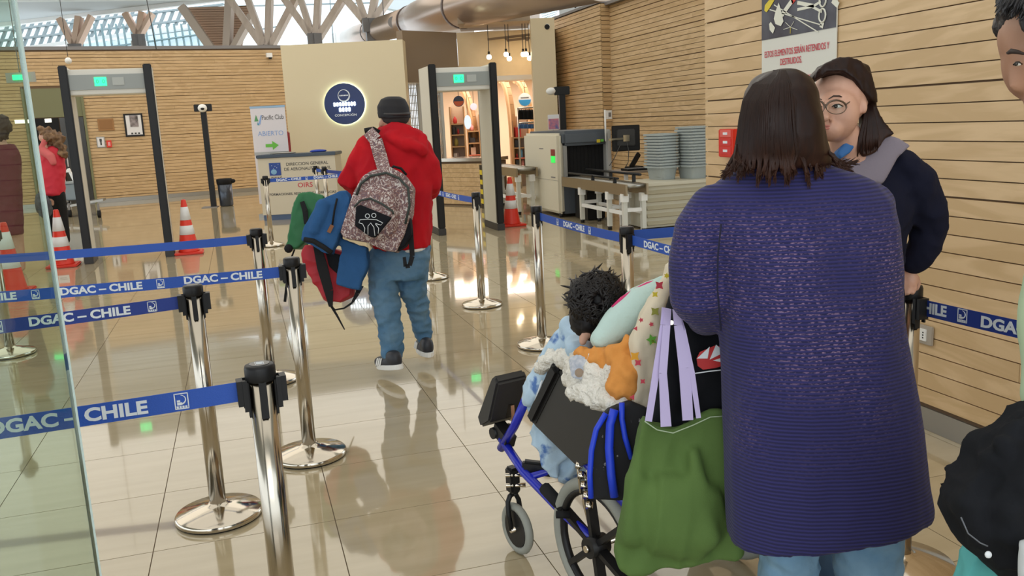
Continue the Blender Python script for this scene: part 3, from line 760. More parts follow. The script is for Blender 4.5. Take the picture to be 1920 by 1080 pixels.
def unit_shelf(x0, x1, z, heights, label, nitems, group, xoff=0):
    p = at(x0, 280, z); q2 = at(x1, 280, z); dd = Vector((q2.x-p.x, q2.y-p.y, 0)); L_ = dd.length; an = math.atan2(dd.y, dd.x)
    t_ = thing('display_shelf', label, 'shelf', (p.x, p.y, 0), an)
    q = B(); q.box(0, .38, 0, L_, .42, heights[-1]+.5); q.obj('back_panel', mat('shelf_back', (.66, .5, .36), .5), t_)
    for xx in (0, L_-.03):
        q = B(); q.box(xx, 0, 0, xx+.03, .38, heights[-1]+.4); q.obj('side_panel', SW, t_)
    for h in heights:
        q = B(); q.box(.03, .0, h-.03, L_-.03, .38, h); q.obj('shelf_board', mat('shelf_red_edge', (.6, .16, .1), .5) if h == heights[1] else SW, t_)
    Mx = Matrix.Translation((p.x, p.y, 0)) @ Matrix.Rotation(an, 4, 'Z')
    rnd = random.Random(int(x0))
    for h in heights:
        xx = .06
        while xx < L_-.2:
            wd = rnd.uniform(.06, .14); hh = rnd.uniform(.1, .24); c = Mx @ Vector((xx+wd/2, .16, h))
            q = B()
            if rnd.random() < .5: q.box(-wd/2, -.07, 0, wd/2, .07, hh)
            else: q.lathe([(wd*.3, 0), (wd*.42, hh*.3), (wd*.35, hh*.7), (wd*.15, hh*.85), (wd*.15, hh)], n=12)
            o = q.obj('souvenir', rnd.choice(gm)); o.location = c; o.rotation_euler = (0, 0, an+rnd.uniform(-.3, .3))
            tag(o, 'small colourful souvenir standing on '+label.split(' with')[0], 'souvenir', group)
            xx += wd+rnd.uniform(.02, .06)
unit_shelf(846, 874, 21.4, [.5, .78, 1.06, 1.34, 1.6], 'left shop shelf with red edged board seen through the right detector', 0, 'souvenirs on the left shop shelf')
unit_shelf(877, 902, 22.4, [.5, .8, 1.1, 1.4], 'second shop shelf behind the oval mirror', 0, 'souvenirs on the second shop shelf')
unit_shelf(962, 992, 21.6, [.45, .7, .95, 1.2], 'low shop shelf beside the scanner with pale boxes', 0, 'souvenirs on the low shop shelf')
# hanging garments
for r_, (yy, hpx, c_) in enumerate(((214, 20, CLOTHBK), (236, 10, mat('blue_garments', (.04, .12, .3), .8)))):
    for k in range(9):
        x = 974+k*3.9; zz = 20.9+.03*(k % 2)
        b1 = LO((x, yy-hpx/2+1, zz, 1.4, .02), (x, yy-hpx/2+4, zz, 2.6, .06), (x+random.uniform(-.5, .5), yy+hpx/2, zz, 2.3, .05), n=10)
        q = B(); b1(q); o = q.obj('hanging_garment', c_)
        tag(o, ('dark' if r_ == 0 else 'blue')+' garment hanging on the '+('upper' if r_ == 0 else 'lower')+' rail at the shop back wall', 'garment', ('dark garments on the upper shop rail' if r_ == 0 else 'blue garments on the lower shop rail'))
o = thing('clothes_rail', 'double steel rail holding the shop garments', 'rail', (at(990, 280, 20.95).x, at(990, 280, 20.95).y, 0))
q = B(); q.cyl(at(972, 203, 20.95), at(1008, 201, 20.95), .02); q.obj('upper_rail', GREYMET, o, world=True)
q = B(); q.cyl(at(972, 231, 20.95), at(1008, 229, 20.95), .02); q.obj('lower_rail', GREYMET, o, world=True)
for x in (973, 1007):
    p = at(x, 250, 20.95); q = B(); q.cyl((p.x, p.y, 0), (p.x, p.y, at(x, 202, 20.95).z), .02); q.obj('upright', GREYMET, o, world=True)
def round_panel(name, x, y, z, rpx, m, label, cat, m2=None, ry=None):
    c = at(x, y, z); Mx = frame_m(c, _rt, (0, 0, 1)); o_ = thing(name, label, cat, c)
    q = B(); q.prism([Mx @ Vector((a, b2, 0)) for a, b2 in disc2(0, 0, S(rpx, z), 32, S(ry, z) if ry else None)], Mx.to_3x3() @ Vector((0, 0, .03))); q.obj('disc', m, o_, world=True)
    q = B(); q.cyl(c+Vector((0, 0, S(ry or rpx, z))), Vector((c.x, c.y, 2.84)), .006, n=6); q.obj('hanger', BLACKP, o_, world=True)
    if m2:
        q = B(); q.prism([Mx @ Vector((a, b2, .03)) for a, b2 in [(S(rpx, z)*.9*math.cos(t), S(rpx, z)*.9*math.sin(t)) for t in [math.pi+k*math.pi/10 for k in range(11)]]], Mx.to_3x3() @ Vector((0, 0, .012))); q.obj('lower_field', m2, o_, world=True)
        q = B(); q.box(-S(rpx, z)*.6, S(rpx, z)*.25, .03, S(rpx, z)*.6, S(rpx, z)*.35, .038, M=Mx); q.obj('print_line', DKTXT, o_, world=True)
    return o_
round_panel('round_hanging_sign', 984, 187, 22, 12.5, mat('sign_pale', (.6, .66, .68), .4), 'pale round shop sign with blue wave hanging right', 'sign', mat('wave_blue', (.02, .22, .5), .4))
round_panel('round_hanging_sign', 860, 190, 21, 10, mat('sign_dark', (.02, .03, .07), .4), 'dark round shop sign with orange field hanging left', 'sign', mat('sign_orange', (.5, .1, .04), .5))
round_panel('round_hanging_sign', 888, 200, 22.5, 6.5, mat('sign_pink', (.65, .45, .55), .4), 'small pink round shop sign seen through the right detector', 'sign')
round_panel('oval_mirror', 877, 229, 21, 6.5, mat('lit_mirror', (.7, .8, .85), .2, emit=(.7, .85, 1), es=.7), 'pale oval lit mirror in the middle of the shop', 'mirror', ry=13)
# pendant lamps
rail = thing('pendant_rail', 'steel ceiling frame the shop pendant bulbs hang from', 'rail', at(950, 72, 19.6))
q = B()
for (a, c) in (((914, 74), (1003, 64)), ((950, 76), (1003, 70)), ((945, 70), (955, 77)), ((978, 67), (990, 76))):
    q.bar(at(*a, 19.6), at(*c, 19.6), .05, .05)
q.obj('frame', mat('rail_brown', (.25, .16, .08), .5), rail, world=True)
for k, (x, y, yt) in enumerate(((917, 107, 73), (949, 102, 70), (955, 110, 76), (981, 102, 67), (986.5, 101.5, 71), (993, 109, 76))):
    c = at(x, y, 19.55+.02*k)
    o = thing('pendant_bulb', ['lone leftmost lit pendant bulb over the shopfront', 'upper bulb of the middle pendant pair', 'lower bulb of the middle pendant pair', 'left bulb of the right pendant cluster', 'middle bulb of the right pendant cluster', 'low rightmost bulb of the right pendant cluster'][k], 'lamp', c, group='pendant bulbs over the shopfront')
    q = B(); q.ell(c, (.055, .06, .055), n=14); q.obj('bulb', BULB, o, world=True)
    q = B(); q.cyl(c+Vector((0, 0, .05)), c+Vector((0, 0, .12)), .025, n=10); q.obj('socket', BLACKP, o, world=True)
    q = B(); q.cyl(c+Vector((0, 0, .12)), Vector((c.x, c.y, 3.72)), .008, n=6); q.obj('cord', DKTXT, o, world=True)
# shutter grille left of the shop
for (xa, xb, lab) in ((767, 790, 'folded steel grille shutter just left of the right detector'), (812, 832, 'folded steel grille shutter seen inside the right detector')):
    zz = 19.4; a = at(xa, 300, zz); c = at(xb, 300, zz); o = thing('grille_shutter', lab, 'shutter', ((a.x+c.x)/2, a.y, 0))
    n_ = 9; q = B()
    for k in range(n_):
        p = a.lerp(c, k/(n_-1)); q.cyl((p.x, p.y, 0), (p.x, p.y, 2.5), .012, n=6)
    q.obj('bars', GREYMET, o, world=True)
    q = B()
    for h in [i*.16 for i in range(1, 16)]: q.bar((a.x, a.y, h), (c.x, c.y, h), .015, .02)
    q.obj('links', GREYMET, o, world=True)
    q = B(); p = c; q.box(p.x, p.y, 0, p.x+.07, p.y+.07, 2.5); q.obj('guide_post', mat('guide_grey', (.5, .5, .47), .4), o, world=True)
# low boarded counter in front of the shop
lc, lcL = vwall('low_counter', 806, 913, 17.6, 0, .86, DARKGAP, .5, kind=None, z2=16.6)
tag(lc, 'low pine boarded counter with steel top seen through the right detector', 'counter')
for k in range(9):
    piece('plank', PINEX, lc, (lcL/2, -.01, .075+k*.088), (lcL, .02, .084))
q = B(); q.box(-.02, -.05, .865, lcL+.02, .55, .93); q.obj('worktop', STEEL, lc)
# hazard taped post end
o = thing('hazard_post', 'short bollard wrapped in yellow and black hazard tape by the right detector', 'bollard', (at(914, 380, 16.6).x, at(914, 380, 16.6).y, 0))
p = o.location
for k in range(9):
    q = B(); q.box(-.10, -.08, k*.09, .10, .08, k*.09+.092, M=Matrix.Translation((p.x, p.y, 0)))
    q.obj('tape_band', YEL if k % 2 else BLACKP, o, world=True)

# ------------------------------------------------------------------ roof, facade, trees, duct
q = B()
cA = at(40, 54, 37); cB = at(480, -4, 32.8)
hc = 6.75
e0 = Vector((cA.x, cA.y, hc)); e1 = Vector((cB.x, cB.y, hc)); de = (e1-e0).normalized()
e0 -= de*12; e2 = e1+Vector((2.5, -4, 0)); 
poly = [e0, e1, Vector((13, 24, hc)), Vector((13, -9, hc)), Vector((-24, -9, hc))]
q.prism(poly, (0, 0, .15)); ceil = q.obj('ceiling', CEILD); ceil['kind'] = 'structure'
sl = B(); nslat = 0
for k in range(170):
    y = 8+k*.17
    xl, xr = -20, 8
    # clip the right end to the ceiling outline
    if y > 24: xr = 13+(y-24)/(e1.y-24)*(e1.x-13) if y < e1.y else -99
    t_ = None
    if y > e1.y:
        f_ = (y-e1.y)/(e0.y-e1.y); xr = e1.x+f_*(e0.x-e1.x)
    xr = min(xr, 9)
    if xr > xl+.2: sl.box(xl, y, hc-.06, xr-.05, y+.10, hc-.002); nslat += 1
o = sl.obj('ceiling_slats', CEIL, ceil, world=True); o['kind'] = 'stuff'
fs = B(); fs.bar(e0+Vector((0, 0, .0)), e1, .3, .25); o = fs.obj('ceiling_edge', WHITE, ceil, world=True)
for k, (x, y) in enumerate([(-4.2+1.9*i, 9.0+2.3*j) for i in range(4) for j in range(6)]):
    o = thing('ceiling_spot', 'small round recessed downlight in the slatted ceiling', 'downlight', (x, y, hc-.07), group='recessed downlights in the slatted ceiling')
    if k == 0:
        q = B(); q.lathe([(.085, 0), (.085, .01)], n=16); spotlens = q.mesh('lens'); spotlens.materials.append(SPOT)
        q = B(); q.lathe([(.085, -.012), (.115, -.012), (.115, .01), (.085, .01)], n=16); spotring = q.mesh('ring'); spotring.materials.append(WHITE)
    a = bpy.data.objects.new('lens', spotlens); COL.objects.link(a); a.parent = o
    a = bpy.data.objects.new('trim_ring', spotring); COL.objects.link(a); a.parent = o

def pbar(b_, x0, y0, x1, y1, z, wpx, dm=.2, z2=None):
    """timber of given apparent width between two points"""
    a = at(x0, y0, z); c = at(x1, y1, z2 or z); L_ = (c-a).length; up = (c-a).normalized(); n = FV
    side = up.cross(n).normalized(); nn = side.cross(up)
    M = Matrix((side, nn, up)).transposed().to_4x4(); M.translation = a; ww = S(wpx, z)
    b_.box(-ww/2, -dm/2, 0, ww/2, dm/2, L_, M=M)
# upper sloping glazing with lattice (left) and strip window below it
FRM = mat('window_steel', (.3, .36, .38), .5)
PANE = bpy.data.materials.new('clear_pane'); PANE.use_nodes = True
nt = PANE.node_tree; nt.nodes.clear(); o_ = nt.nodes.new('ShaderNodeOutputMaterial'); mx = nt.nodes.new('ShaderNodeMixShader'); tr = nt.nodes.new('ShaderNodeBsdfTransparent'); gl = nt.nodes.new('ShaderNodeBsdfGlossy')
gl.inputs['Roughness'].default_value = .02; tr.inputs[0].default_value = (.97, 1, 1, 1); mx.inputs[0].default_value = .08
nt.links.new(tr.outputs[0], mx.inputs[1]); nt.links.new(gl.outputs[0], mx.inputs[2]); nt.links.new(mx.outputs[0], o_.inputs[0])
zg = 38.5
q = B()
for k in range(-1, 30):
    x = 10+k*15
    pbar(q, x, 98, x+30, 20, zg, 4.6, .12)
q2_ = [(-30, 62, 420, 8), (-30, 80, 420, 30), (-30, 97, 420, 52), (-30, 46, 420, -8)]
for (xa, ya, xb, yb) in q2_: pbar(q, xa, ya, xb, yb, zg-.1, 3.2, .12)
win = q.obj('window_1', FRM); win['kind'] = 'structure'
q = B(); pbar(q, -30, 103, 372, 48, zg-.3, 7, .3); q.obj('window_frame', WHITE, win, world=True)
q = B(); q.prism([at(x, y, zg+.2) for x, y in ((-30, 105), (430, 105), (430, -10), (-30, 40))], FV*.02); q.obj('pane', PANE, win, world=True)
q = B()
for k in range(0, 19):
    x = 158+k*13.6; pbar(q, x, 100, x-9, 45, zg-.9, 2.4, .1)
pbar(q, 120, 100, 395, 62, zg-.95, 2.2, .1)
w2 = q.obj('window_2', mat('louvre_frame', (.22, .33, .36), .5)); w2['kind'] = 'structure'
q = B(); q.prism([at(x, y, zg-.8) for x, y in ((150, 103), (400, 103), (400, 52), (150, 84))], FV*.02); q.obj('pane', mat('frosted_pane', (.7, .85, .9), .3, emit=(.7, .9, 1), es=.45), w2, world=True)  # daylight is put into the pane as its own glow
# lattice behind struts on the right
q = B()
for (xa, ya, xb, yb) in ((440, 12, 900, 0), (440, 95, 440, -10), (625, 80, 618, -10), (705, 60, 712, -10), (740, 60, 742, 0), (770, 50, 775, -10), (460, 60, 520, 50)):
    pbar(q, xa, ya, xb, yb, 37, 1.6, .1)
w3 = q.obj('window_3', FRM); w3['kind'] = 'structure'
q = B(); q.prism([at(x, y, 37.3) for x, y in ((430, 104), (900, 84), (900, -30), (430, -30))], FV*.02); q.obj('pane', PANE, w3, world=True)
# white soffit over the right windows
q = B(); q.prism([at(x, y, 36.5) for x, y in ((700, 10), (770, 24), (860, 30), (905, -10), (700, -30))], FV*.3); o = q.obj('ceiling_soffit', mat('soffit', (.62, .68, .7), .6)); o['kind'] = 'structure'
# triangular boarded gable between the big struts
gb = B(); gb.prism([at(x, y, 33) for x, y in ((347, 14), (470, 10), (450, 98), (402, 98))], FV*.1); gable = gb.obj('wall_gable', DARKGAP); gable['kind'] = 'structure'
bd2 = B()
for k in range(19):
    yb = 14+k*4.6; f_ = (yb-14)/84
    pbar(bd2, 347+55*f_+1, yb+2, 470-18*f_-1, yb+.5, 32.85, 3.9, .06)
o = bd2.obj('boards', mat('gable_boards', (.56, .37, .26), .6), gable, world=True); o['kind'] = 'stuff'
# struts
def strut_tree(label, struts, node, z, m=TIMBER, plinth=None):
    base = at(node[0], node[1], z); o_ = thing('timber_column', label, 'column', (base.x, base.y, 0))
    for (x0, y0, x1, y1, wpx) in struts:
        q = B(); pbar(q, x0, y0, x1, y1, z, wpx, .35); q.obj('strut', m, o_, world=True)
    q = B(); pw_ = .28 if plinth else .14; q.box(base.x-pw_, base.y-pw_, 0, base.x+pw_, base.y+pw_, base.z-.1); q.obj('pier', WHITE if plinth else GREYST, o_, world=True)
    for dx in (-6, 6):
        q = B(); p = at(node[0]+dx, node[1]+2, z-.2); q.box(p.x-.13, p.y-.13, p.z-.25, p.x+.13, p.y+.13, p.z+.2); q.obj('steel_shoe', GREYST, o_, world=True)
    return o_
PT = mat('peach_timber', (.66, .46, .34), .6)
strut_tree('small V shaped timber column, left one above the far wall', [(140, 88, 113, 36, 10), (141, 88, 149, 32, 10), (144, 90, 172, 30, 7)], (141, 90), 35, PT, True)
strut_tree('small V shaped timber column on a white pier, right of the left one', [(259, 66, 236, 26, 11), (262, 66, 268, 24, 11), (265, 62, 286, 25, 7)], (260, 72), 35, PT, True)
bigS = thing('timber_frame', 'large leaning timber struts enclosing the boarded gable', 'frame', (at(405, 95, 32).x, at(405, 95, 32).y, 0))
for (x0, y0, x1, y1, wpx) in ((402, 99, 342, 14, 15), (426, 99, 431, 0, 13), (434, 99, 472, 30, 10)):
    q = B(); pbar(q, x0, y0, x1, y1, 32.3, wpx, .4); q.obj('strut', mat('pale_strut', (.6, .5, .42), .6), bigS, world=True)
q = B(); q.box(bigS.location.x-.4, bigS.location.y-.4, 0, bigS.location.x+1.2, bigS.location.y, 4.1); q.obj('pier', GREYST, bigS, world=True)
strut_tree('branching timber column, first of three from the left', [(493, 88, 418, -20, 12), (496, 84, 458, -20, 11), (503, 94, 506, -20, 11), (508, 88, 560, -12, 11)], (500, 94), 31)
strut_tree('branching timber column, middle of three above the cream wall', [(582, 66, 520, -20, 13), (584, 62, 558, -20, 11), (592, 76, 598, -20, 11), (598, 70, 655, -20, 11)], (590, 72), 30.5)
strut_tree('branching timber column, thickest, first to the left of the duct', [(682, 38, 632, -22, 14), (686, 36, 665, -20, 11), (693, 50, 706, -20, 12), (702, 38, 745, -24, 11)], (693, 44), 30)
strut_tree('partly hidden branching timber column right of the duct top', [(800, 18, 780, -20, 14), (806, 18, 815, -20, 12)], (803, 22), 33)
# duct
dt = thing('air_duct', 'large round steel air duct running overhead from the far wall', 'duct', at(870, 30, 20))
def dpt(t): return Vector((dA.x+(dB.x-dA.x)*t, dA.y+(dB.y-dA.y)*t, dA.z+(dB.z-dA.z)*t))
dA = at(610, 84, 46); dB = at(1130, -62, 12.5)
q = B(); q.tube([dpt(0), dpt(.62)], .40, 28); q.obj('duct_pipe', DUCT, dt, world=True)
q = B(); q.tube([dpt(.62), dpt(.66), dpt(1)], [.40, .47, .47], 28); q.obj('wide_duct_pipe', DUCT, dt, world=True)
for t_, r_ in ((.42, .415), (.62, .43), (.78, .49)):
    q = B(); q.tube([dpt(t_), dpt(t_+.004)], r_, 28); q.obj('joint_ring', mat('duct_ring', (.1, .07, .06), .5), dt, world=True)
q = B(); c = dpt(.585); q.cyl(c+Vector((-.3, -.36, -.0)), c+Vector((-.36, -.48, -.02)), .16, n=20); q.obj('round_outlet', GREYST, dt, world=True)
for t_ in (.5, .72, .93):
    q = B(); c = dpt(t_); q.cyl(c+Vector((0, 0, .38)), Vector((c.x, c.y, 6.8)), .015, n=6); q.obj('hanger', GREYST, dt, world=True)
# structure behind duct at right: pale blocks and bright opening
q = B(); q.prism([at(x, y, 30) for x, y in ((820, 70), (1012, 60), (1012, -40), (955, -40), (820, 20))], FV*.3); o = q.obj('wall_upper_right', mat('upper_wall', (.52, .44, .38), .6)); o['kind'] = 'structure'
q = B(); q.prism([at(x, y, 29) for x, y in ((957, 58), (995, 55), (995, 12), (957, 22))], FV*.3); o = q.obj('trim_3', mat('upper_block', (.62, .58, .54), .6)); o['kind'] = 'structure'
q = B(); q.prism([at(x, y, 28) for x, y in ((1010, 12), (1050, -2), (1040, 38), (1020, 42))], FV*.05); o = q.obj('window_4', mat('bright_louvre_window', (.7, .9, .95), .3, emit=(.72, .93, 1), es=.9)); o['kind'] = 'structure'  # panel glows by itself to stand for the daylight outside
q = B()
for k in range(9): pbar(q, 1010+k*1.2, 11+k*4, 1049-k*.8, 1+k*4.1, 27.9, .7, .03)
q.obj('louvre', FRM, o, world=True)
q = B(); q.prism([at(x, y, 24) for x, y in ((1050, 30), (1180, 12), (1180, -60), (1046, -60))], FV*.3); o = q.obj('wall_upper_side', mat('upper_grey', (.36, .38, .38), .6)); o['kind'] = 'structure'
q = B(); q.prism([at(x, y, 26) for x, y in ((1051, 24), (1070, 10), (1066, -40), (1055, -40))], FV*.05); o = q.obj('trim_4', mat('lit_soffit', (.75, .78, .8), .5)); o['kind'] = 'structure'
q = B(); q.prism([at(x, y, 21.5) for x, y in ((889, 58), (925, 54), (928, 46), (905, 42), (893, 48))], FV*.1); o = tag(q.obj('strip_light', mat('strip_glow', (1, 1, 1), .4, emit=(.9, .96, 1), es=1.6)), 'bright white strip light below the duct', 'lamp')
q = B(); a = at(905, 50, 21.5); q.cyl(a, Vector((a.x, a.y, 6.8)), .01, n=6); q.obj('hanger', GREYST, o, world=True)
o = thing('ceiling_spotlight', 'black track spotlight on top of the right boarded wall', 'spotlight', at(1078, 12, 19))
q = B(); q.bar(at(1066, -10, 19), at(1080, 14, 19), .05, .05); q.obj('arm', BLACKP, o, world=True)
q = B(); q.cyl(at(1076, 2, 19), at(1084, 8, 19), .07); q.obj('head', BLACKP, o, world=True)
o = thing('wall_camera', 'white bullet camera on top of the cream pillar by the shop', 'camera', at(1030, 48, 18.9))
q = B(); q.cyl(at(1026, 50, 18.8), at(1034, 44, 19.2), .06); q.obj('body', WHITE, o, world=True)
q = B(); q.cyl(at(1025.5, 50.5, 18.78), at(1028, 49, 18.9), .055); q.obj('lens', BLACKP, o, world=True)
for x, yb, lab in ((125, 112, 'pale hanging sensor on a thin wire above the left detector'),):
    o = thing('hanging_sensor', lab, 'sensor', at(127, 118, 16)); q = B(); q.ell(at(128, 114, 16), (.06, .09, .06), n=12); q.obj('body', WHITE, o, world=True)
    q = B(); a = at(127, 106, 16); q.cyl(a, Vector((a.x, a.y, 6.7)), .006, n=6); q.obj('wire', DKTXT, o, world=True)
o = thing('hanging_cable', 'thin black cable hanging from the ceiling right of the left detector', 'cable', back_at(290, 100, .5)); q = B(); a = back_at(293, 92, .3); q.cyl(a, Vector((a.x-.2, a.y, 6.7)), .012, n=6); q.obj('cable', DKTXT, o, world=True)
# ------------------------------------------------------------------ metal detectors
def detector(name, label, PL, PR, H, rz, depth=.55, pw=.1):
    """PL, PR: floor points of the near inner edges of both side panels"""
    PL = Vector((PL[0], PL[1], 0)); PR = Vector((PR[0], PR[1], 0)); d_ = PR-PL; W = d_.length; an = math.atan2(d_.y, d_.x)+0
    t_ = thing(name, label, 'metal detector', PL, an)
    for sx, x0 in ((0, -.02), (1, W-.085)):
        q = B(); q.box(x0+.008, .03, .1, x0+.097, depth, H-.02); q.obj('side_panel', mat('detector_cream', (.66, .63, .54), .4), t_)
        q = B(); q.box(x0, -.01, .1, x0+.105, .06, H); q.obj('front_edge', BLACKP, t_, bevel=.012)
        q = B(); q.box(x0-.004, -.012, 0, x0+.109, depth+.02, .1); q.obj('foot', mat('detector_foot', (.03, .028, .028), .5), t_, bevel=.006)
        q = B(); q.box(x0+.004, depth, .1, x0+.1, depth+.02, H-.02); q.obj('rear_edge', GREYMET, t_)
    q = B(); q.box(.06, .05, H-.37, W-.06, depth-.05, H-.05); q.obj('header', mat('detector_header', (.68, .66, .6), .4), t_, bevel=.01)
    q = B(); q.box(.07, .03, H-.31, W-.07, .05, H-.12); q.obj('display_strip', mat('detector_strip', (.27, .29, .28), .35), t_)
    q = B(); q.box(W*.36, .022, H-.265, W*.36+.145, .03, H-.155); q.obj('display', SCREENG, t_)
    M_ = Matrix.Translation(PL) @ Matrix.Rotation(an, 4, 'Z')
    text('display_figures', '0  0', .07, mat('display_dark', (.0, .35, .12), .4, emit=(0, .6, .2), es=.6), t_, M_ @ frame_m((W*.36+.072, .021, H-.21), (1, 0, 0), (0, 0, 1)))
    q = B(); q.box(W*.56, .022, H-.26, W*.56+.14, .03, H-.16); q.obj('label_plate', mat('plate_grey', (.4, .42, .4), .4), t_)
    return t_
detector('metal_detector', 'left walk-through metal detector with cream panels and black front edges', (-2.06, 12.69), (-.99, 12.73), 2.56, 0)
detector('metal_detector', 'right walk-through metal detector standing in front of the shop', (2.70, 12.5), (3.66, 12.5), 2.43, 0, depth=.72)
# made-up hanging sign for a green glow in the glass at left
o = thing('stand_in_sign', 'made-up green hanging sign for a green glow in the glass at the far left', 'sign', at(37, 145, 18))
q = B(); M_ = frame_m(at(37, 145, 18), _rt, (0, 0, 1)); q.box(-.14, -.05, -.02, .14, .05, .02, M=M_); q.obj('face', SCREENG, o, world=True)
q = B(); q.box(-.3, -.1, -.06, .3, .1, -.025, M=M_); q.obj('housing', mat('sign_housing', (.3, .3, .26), .5), o, world=True)
q = B(); a = at(37, 140, 18.05); q.cyl(a, Vector((a.x, a.y, 6.7)), .01, n=6); q.obj('hanger', GREYST, o, world=True)

# camera posts
def cam_post(label, base, H, head_w=.38, ball=True, rz=0):
    t_ = thing('camera_post', label, 'camera stand', (base[0], base[1], 0), rz)
    q = B(); q.box(-.06, -.05, .012, .06, .05, H-.1); q.obj('post', BLACKP, t_)
    q = B(); q.box(-.25, -.2, 0, .09, .2, .012); q.obj('base_plate', GREYST, t_)
    q = B(); q.box(-head_w/2, -.06, H-.14, head_w/2, .06, H+.02); q.obj('head_box', BLACKP, t_, bevel=.01)
    if ball:
        q = B(); q.ell((0.0, -.1, H-.07), (.1, .1, .09)); q.obj('camera_ball', WHITE, t_)
        q = B(); q.ell((0.01, -.175, H-.085), (.045, .045, .03)); q.obj('lens', BLACKP, t_)
    else:
        q = B(); q.ell((-head_w/2-.06, -.02, H-.06), (.1, .07, .07)); q.obj('camera_ball', WHITE, t_)
    return t_
cam_post('black camera post with white ball camera in front of the far wall', (-.64, 21.2), 2.28, rz=-.1)
p = at(1056, 250, 17.2); cam_post('black camera post behind the baggage scanner', (p.x, p.y), 2.18, .3, False, rz=-.2)
# waste bin
o = thing('waste_bin', 'round bin with black liner beside the black camera post at the far wall', 'bin', (-.36, 21.25, 0))
q = B(); q.lathe([(.13, 0), (.15, .02), (.165, .6), (.155, .6), (.14, .05), (0, .05)], n=24); q.obj('body', mat('bin_steel', (.06, .07, .09), .25, .5), o)
q = B(); q.lathe([(.171, .5), (.176, .61), (.155, .625), (.14, .55)], n=18); q.obj('bin_liner', BLACKR, o)
q = B(); q.ell((.19, -.02, .56), (.06, .06, .05), n=10); q.obj('liner_knot', BLACKR, o)

# traffic cones
def cone(label, x, y, H=.75, rz=0):
    t_ = thing('traffic_cone', label, 'cone', (x, y, 0), rz, 'red and white traffic cones'); s = H/.75
    q = B(); q.box(-.19*s, -.19*s, 0.002, .19*s, .19*s, .035*s); q.obj('base', REDP, t_, bevel=.012)
    def rad(h): return (.135-(h-.035)*(.135-.03)/.715)*s
    zs = [.035, .29, .38, .44, .60, .68, .75]
    prof = [(rad(h), h*s) for h in (.035, .75)]
    q = B(); q.lathe([(rad(.035)*1.08, .034*s), (rad(.05), .05*s), (rad(.74), .74*s), (rad(.75)*.8, .75*s), (rad(.75)*.6, .745*s)], n=28); q.obj('cone_body', REDP, t_)
    for a, c in ((.27, .395), (.47, .65)):
        q = B(); q.lathe([(rad(a)+.001, a*s), (rad(a)+.003, a*s+.001), (rad(c)+.003, c*s-.001), (rad(c)+.001, c*s)], n=28); q.obj('reflective_band', REFL, t_)
    return t_
cone('traffic cone standing inside the left metal detector', -.78, 12.9)
c2 = cone('traffic cone with a white paper label beside the left metal detector post', -2.33, 12.66)
q = B(); q.box(-.06, -.135, .1, .07, -.125, .2); q.obj('paper_label', BOOK, c2)
q = B(); q.box(-.04, -.137, .13, .04, -.135, .135); q.box(-.04, -.137, .15, .05, -.135, .155); q.obj('label_print', DKTXT, c2)
p = onfloor(52, 500); cone('larger looking traffic cone added for the cone image in the glass panel at far left', -2.5, 10.7, .78)  # added cone, stands for the cone image in the glass
cone('traffic cone standing right of the right metal detector', 3.93, 12.95)

# ------------------------------------------------------------------ barrier posts and belts
def make_post(label, x, y, rz=0, tilt=0):
    t_ = thing('barrier_post', label, 'barrier post', (x, y, 0), rz, 'polished steel barrier posts with black heads')
    q = B(); q.lathe([(.172, .004), (.178, .008), (.178, .024), (.172, .03), (.06, .058), (.042, .062), (.036, .07)], n=48); q.obj('base', CHROME, t_)
    q = B(); q.lathe([(.17, 0), (.174, .004), (.16, .006)], n=40); q.obj('rubber_ring', BLACKR, t_)
    q = B(); q.cyl((0, 0, .06), (0, 0, .955), .0335, n=32); q.obj('pole', STEEL, t_)
    q = B(); q.lathe([(.0375, .955), (.0395, .96), (.0395, .988), (.037, .996), (.030, .998), (.0, .998)], n=32); q.obj('cap', BLACKP, t_)
    q = B(); q.cyl((0, 0, .9975), (0, 0, .9995), .026, n=24); q.obj('cap_insert', mat('cap_insert', (.05, .05, .05), .25), t_)
    for k in range(4):
        a = k*math.pi/2; q = B(); Mx = Matrix.Rotation(a, 4, 'Z')
        q.box(-.0095, -.0375, .86, .0095, -.030, .965, M=Mx)
        if k in (1, 3):
            q.box(-.019, -.062, .895, .019, -.046, .962, M=Mx); q.box(-.008, -.05, .90, .008, -.034, .958, M=Mx)
            q.box(-.022, -.048, .88, -.016, -.036, .962, M=Mx); q.box(.016, -.048, .88, .022, -.036, .962, M=Mx)
        q.obj('belt_clip', BLACKP, t_)
    return t_
base_post = make_post('nearest steel barrier post, cut off by the bottom edge of the frame', -.002, 2.30, R(4))
posts = [('steel barrier post second nearest, its round base fully in view at left', -.228, 3.712, 3),
         ('steel barrier post just right of the second nearest, wearing the middle left belt', .192, 4.266, 3),
         ('steel barrier post with the plain blue belt, base hidden behind its neighbour', .06, 5.75, 2),
         ('steel barrier post right of the man in red, holding a short belt', 1.921, 7.35, 85),
         ('steel barrier post left of the wheelchair, start of the long right belt', 1.936, 5.775, 88),
         ('steel barrier post half hidden behind the child where two belts meet', 1.95, 4.31, 88),
         ('steel barrier post in front of the information desk', .334, 12.976, 0),
         ('steel barrier post mostly hidden behind the man in red', 1.82, 8.99, 60),
         ('far steel barrier post hidden behind the backpack of the man in red', 1.75, 13.25, 10),
         ('steel barrier post under the hand of the woman in glasses', 2.035, 2.30, 92),
         ('slim far barrier post, left of the pair before the desk', 1.25, 15.6, 40),
         ('slim far barrier post, right of the pair before the desk', 1.33, 14.85, 40),
         ('steel barrier post seen through the glass at the left edge', -1.83, 7.46, 0)]
for lab, x, y, rz in posts:
    c = dup(base_post); c.location = (x, y, 0); c.rotation_euler = (0, 0, R(rz)); c['label'] = lab
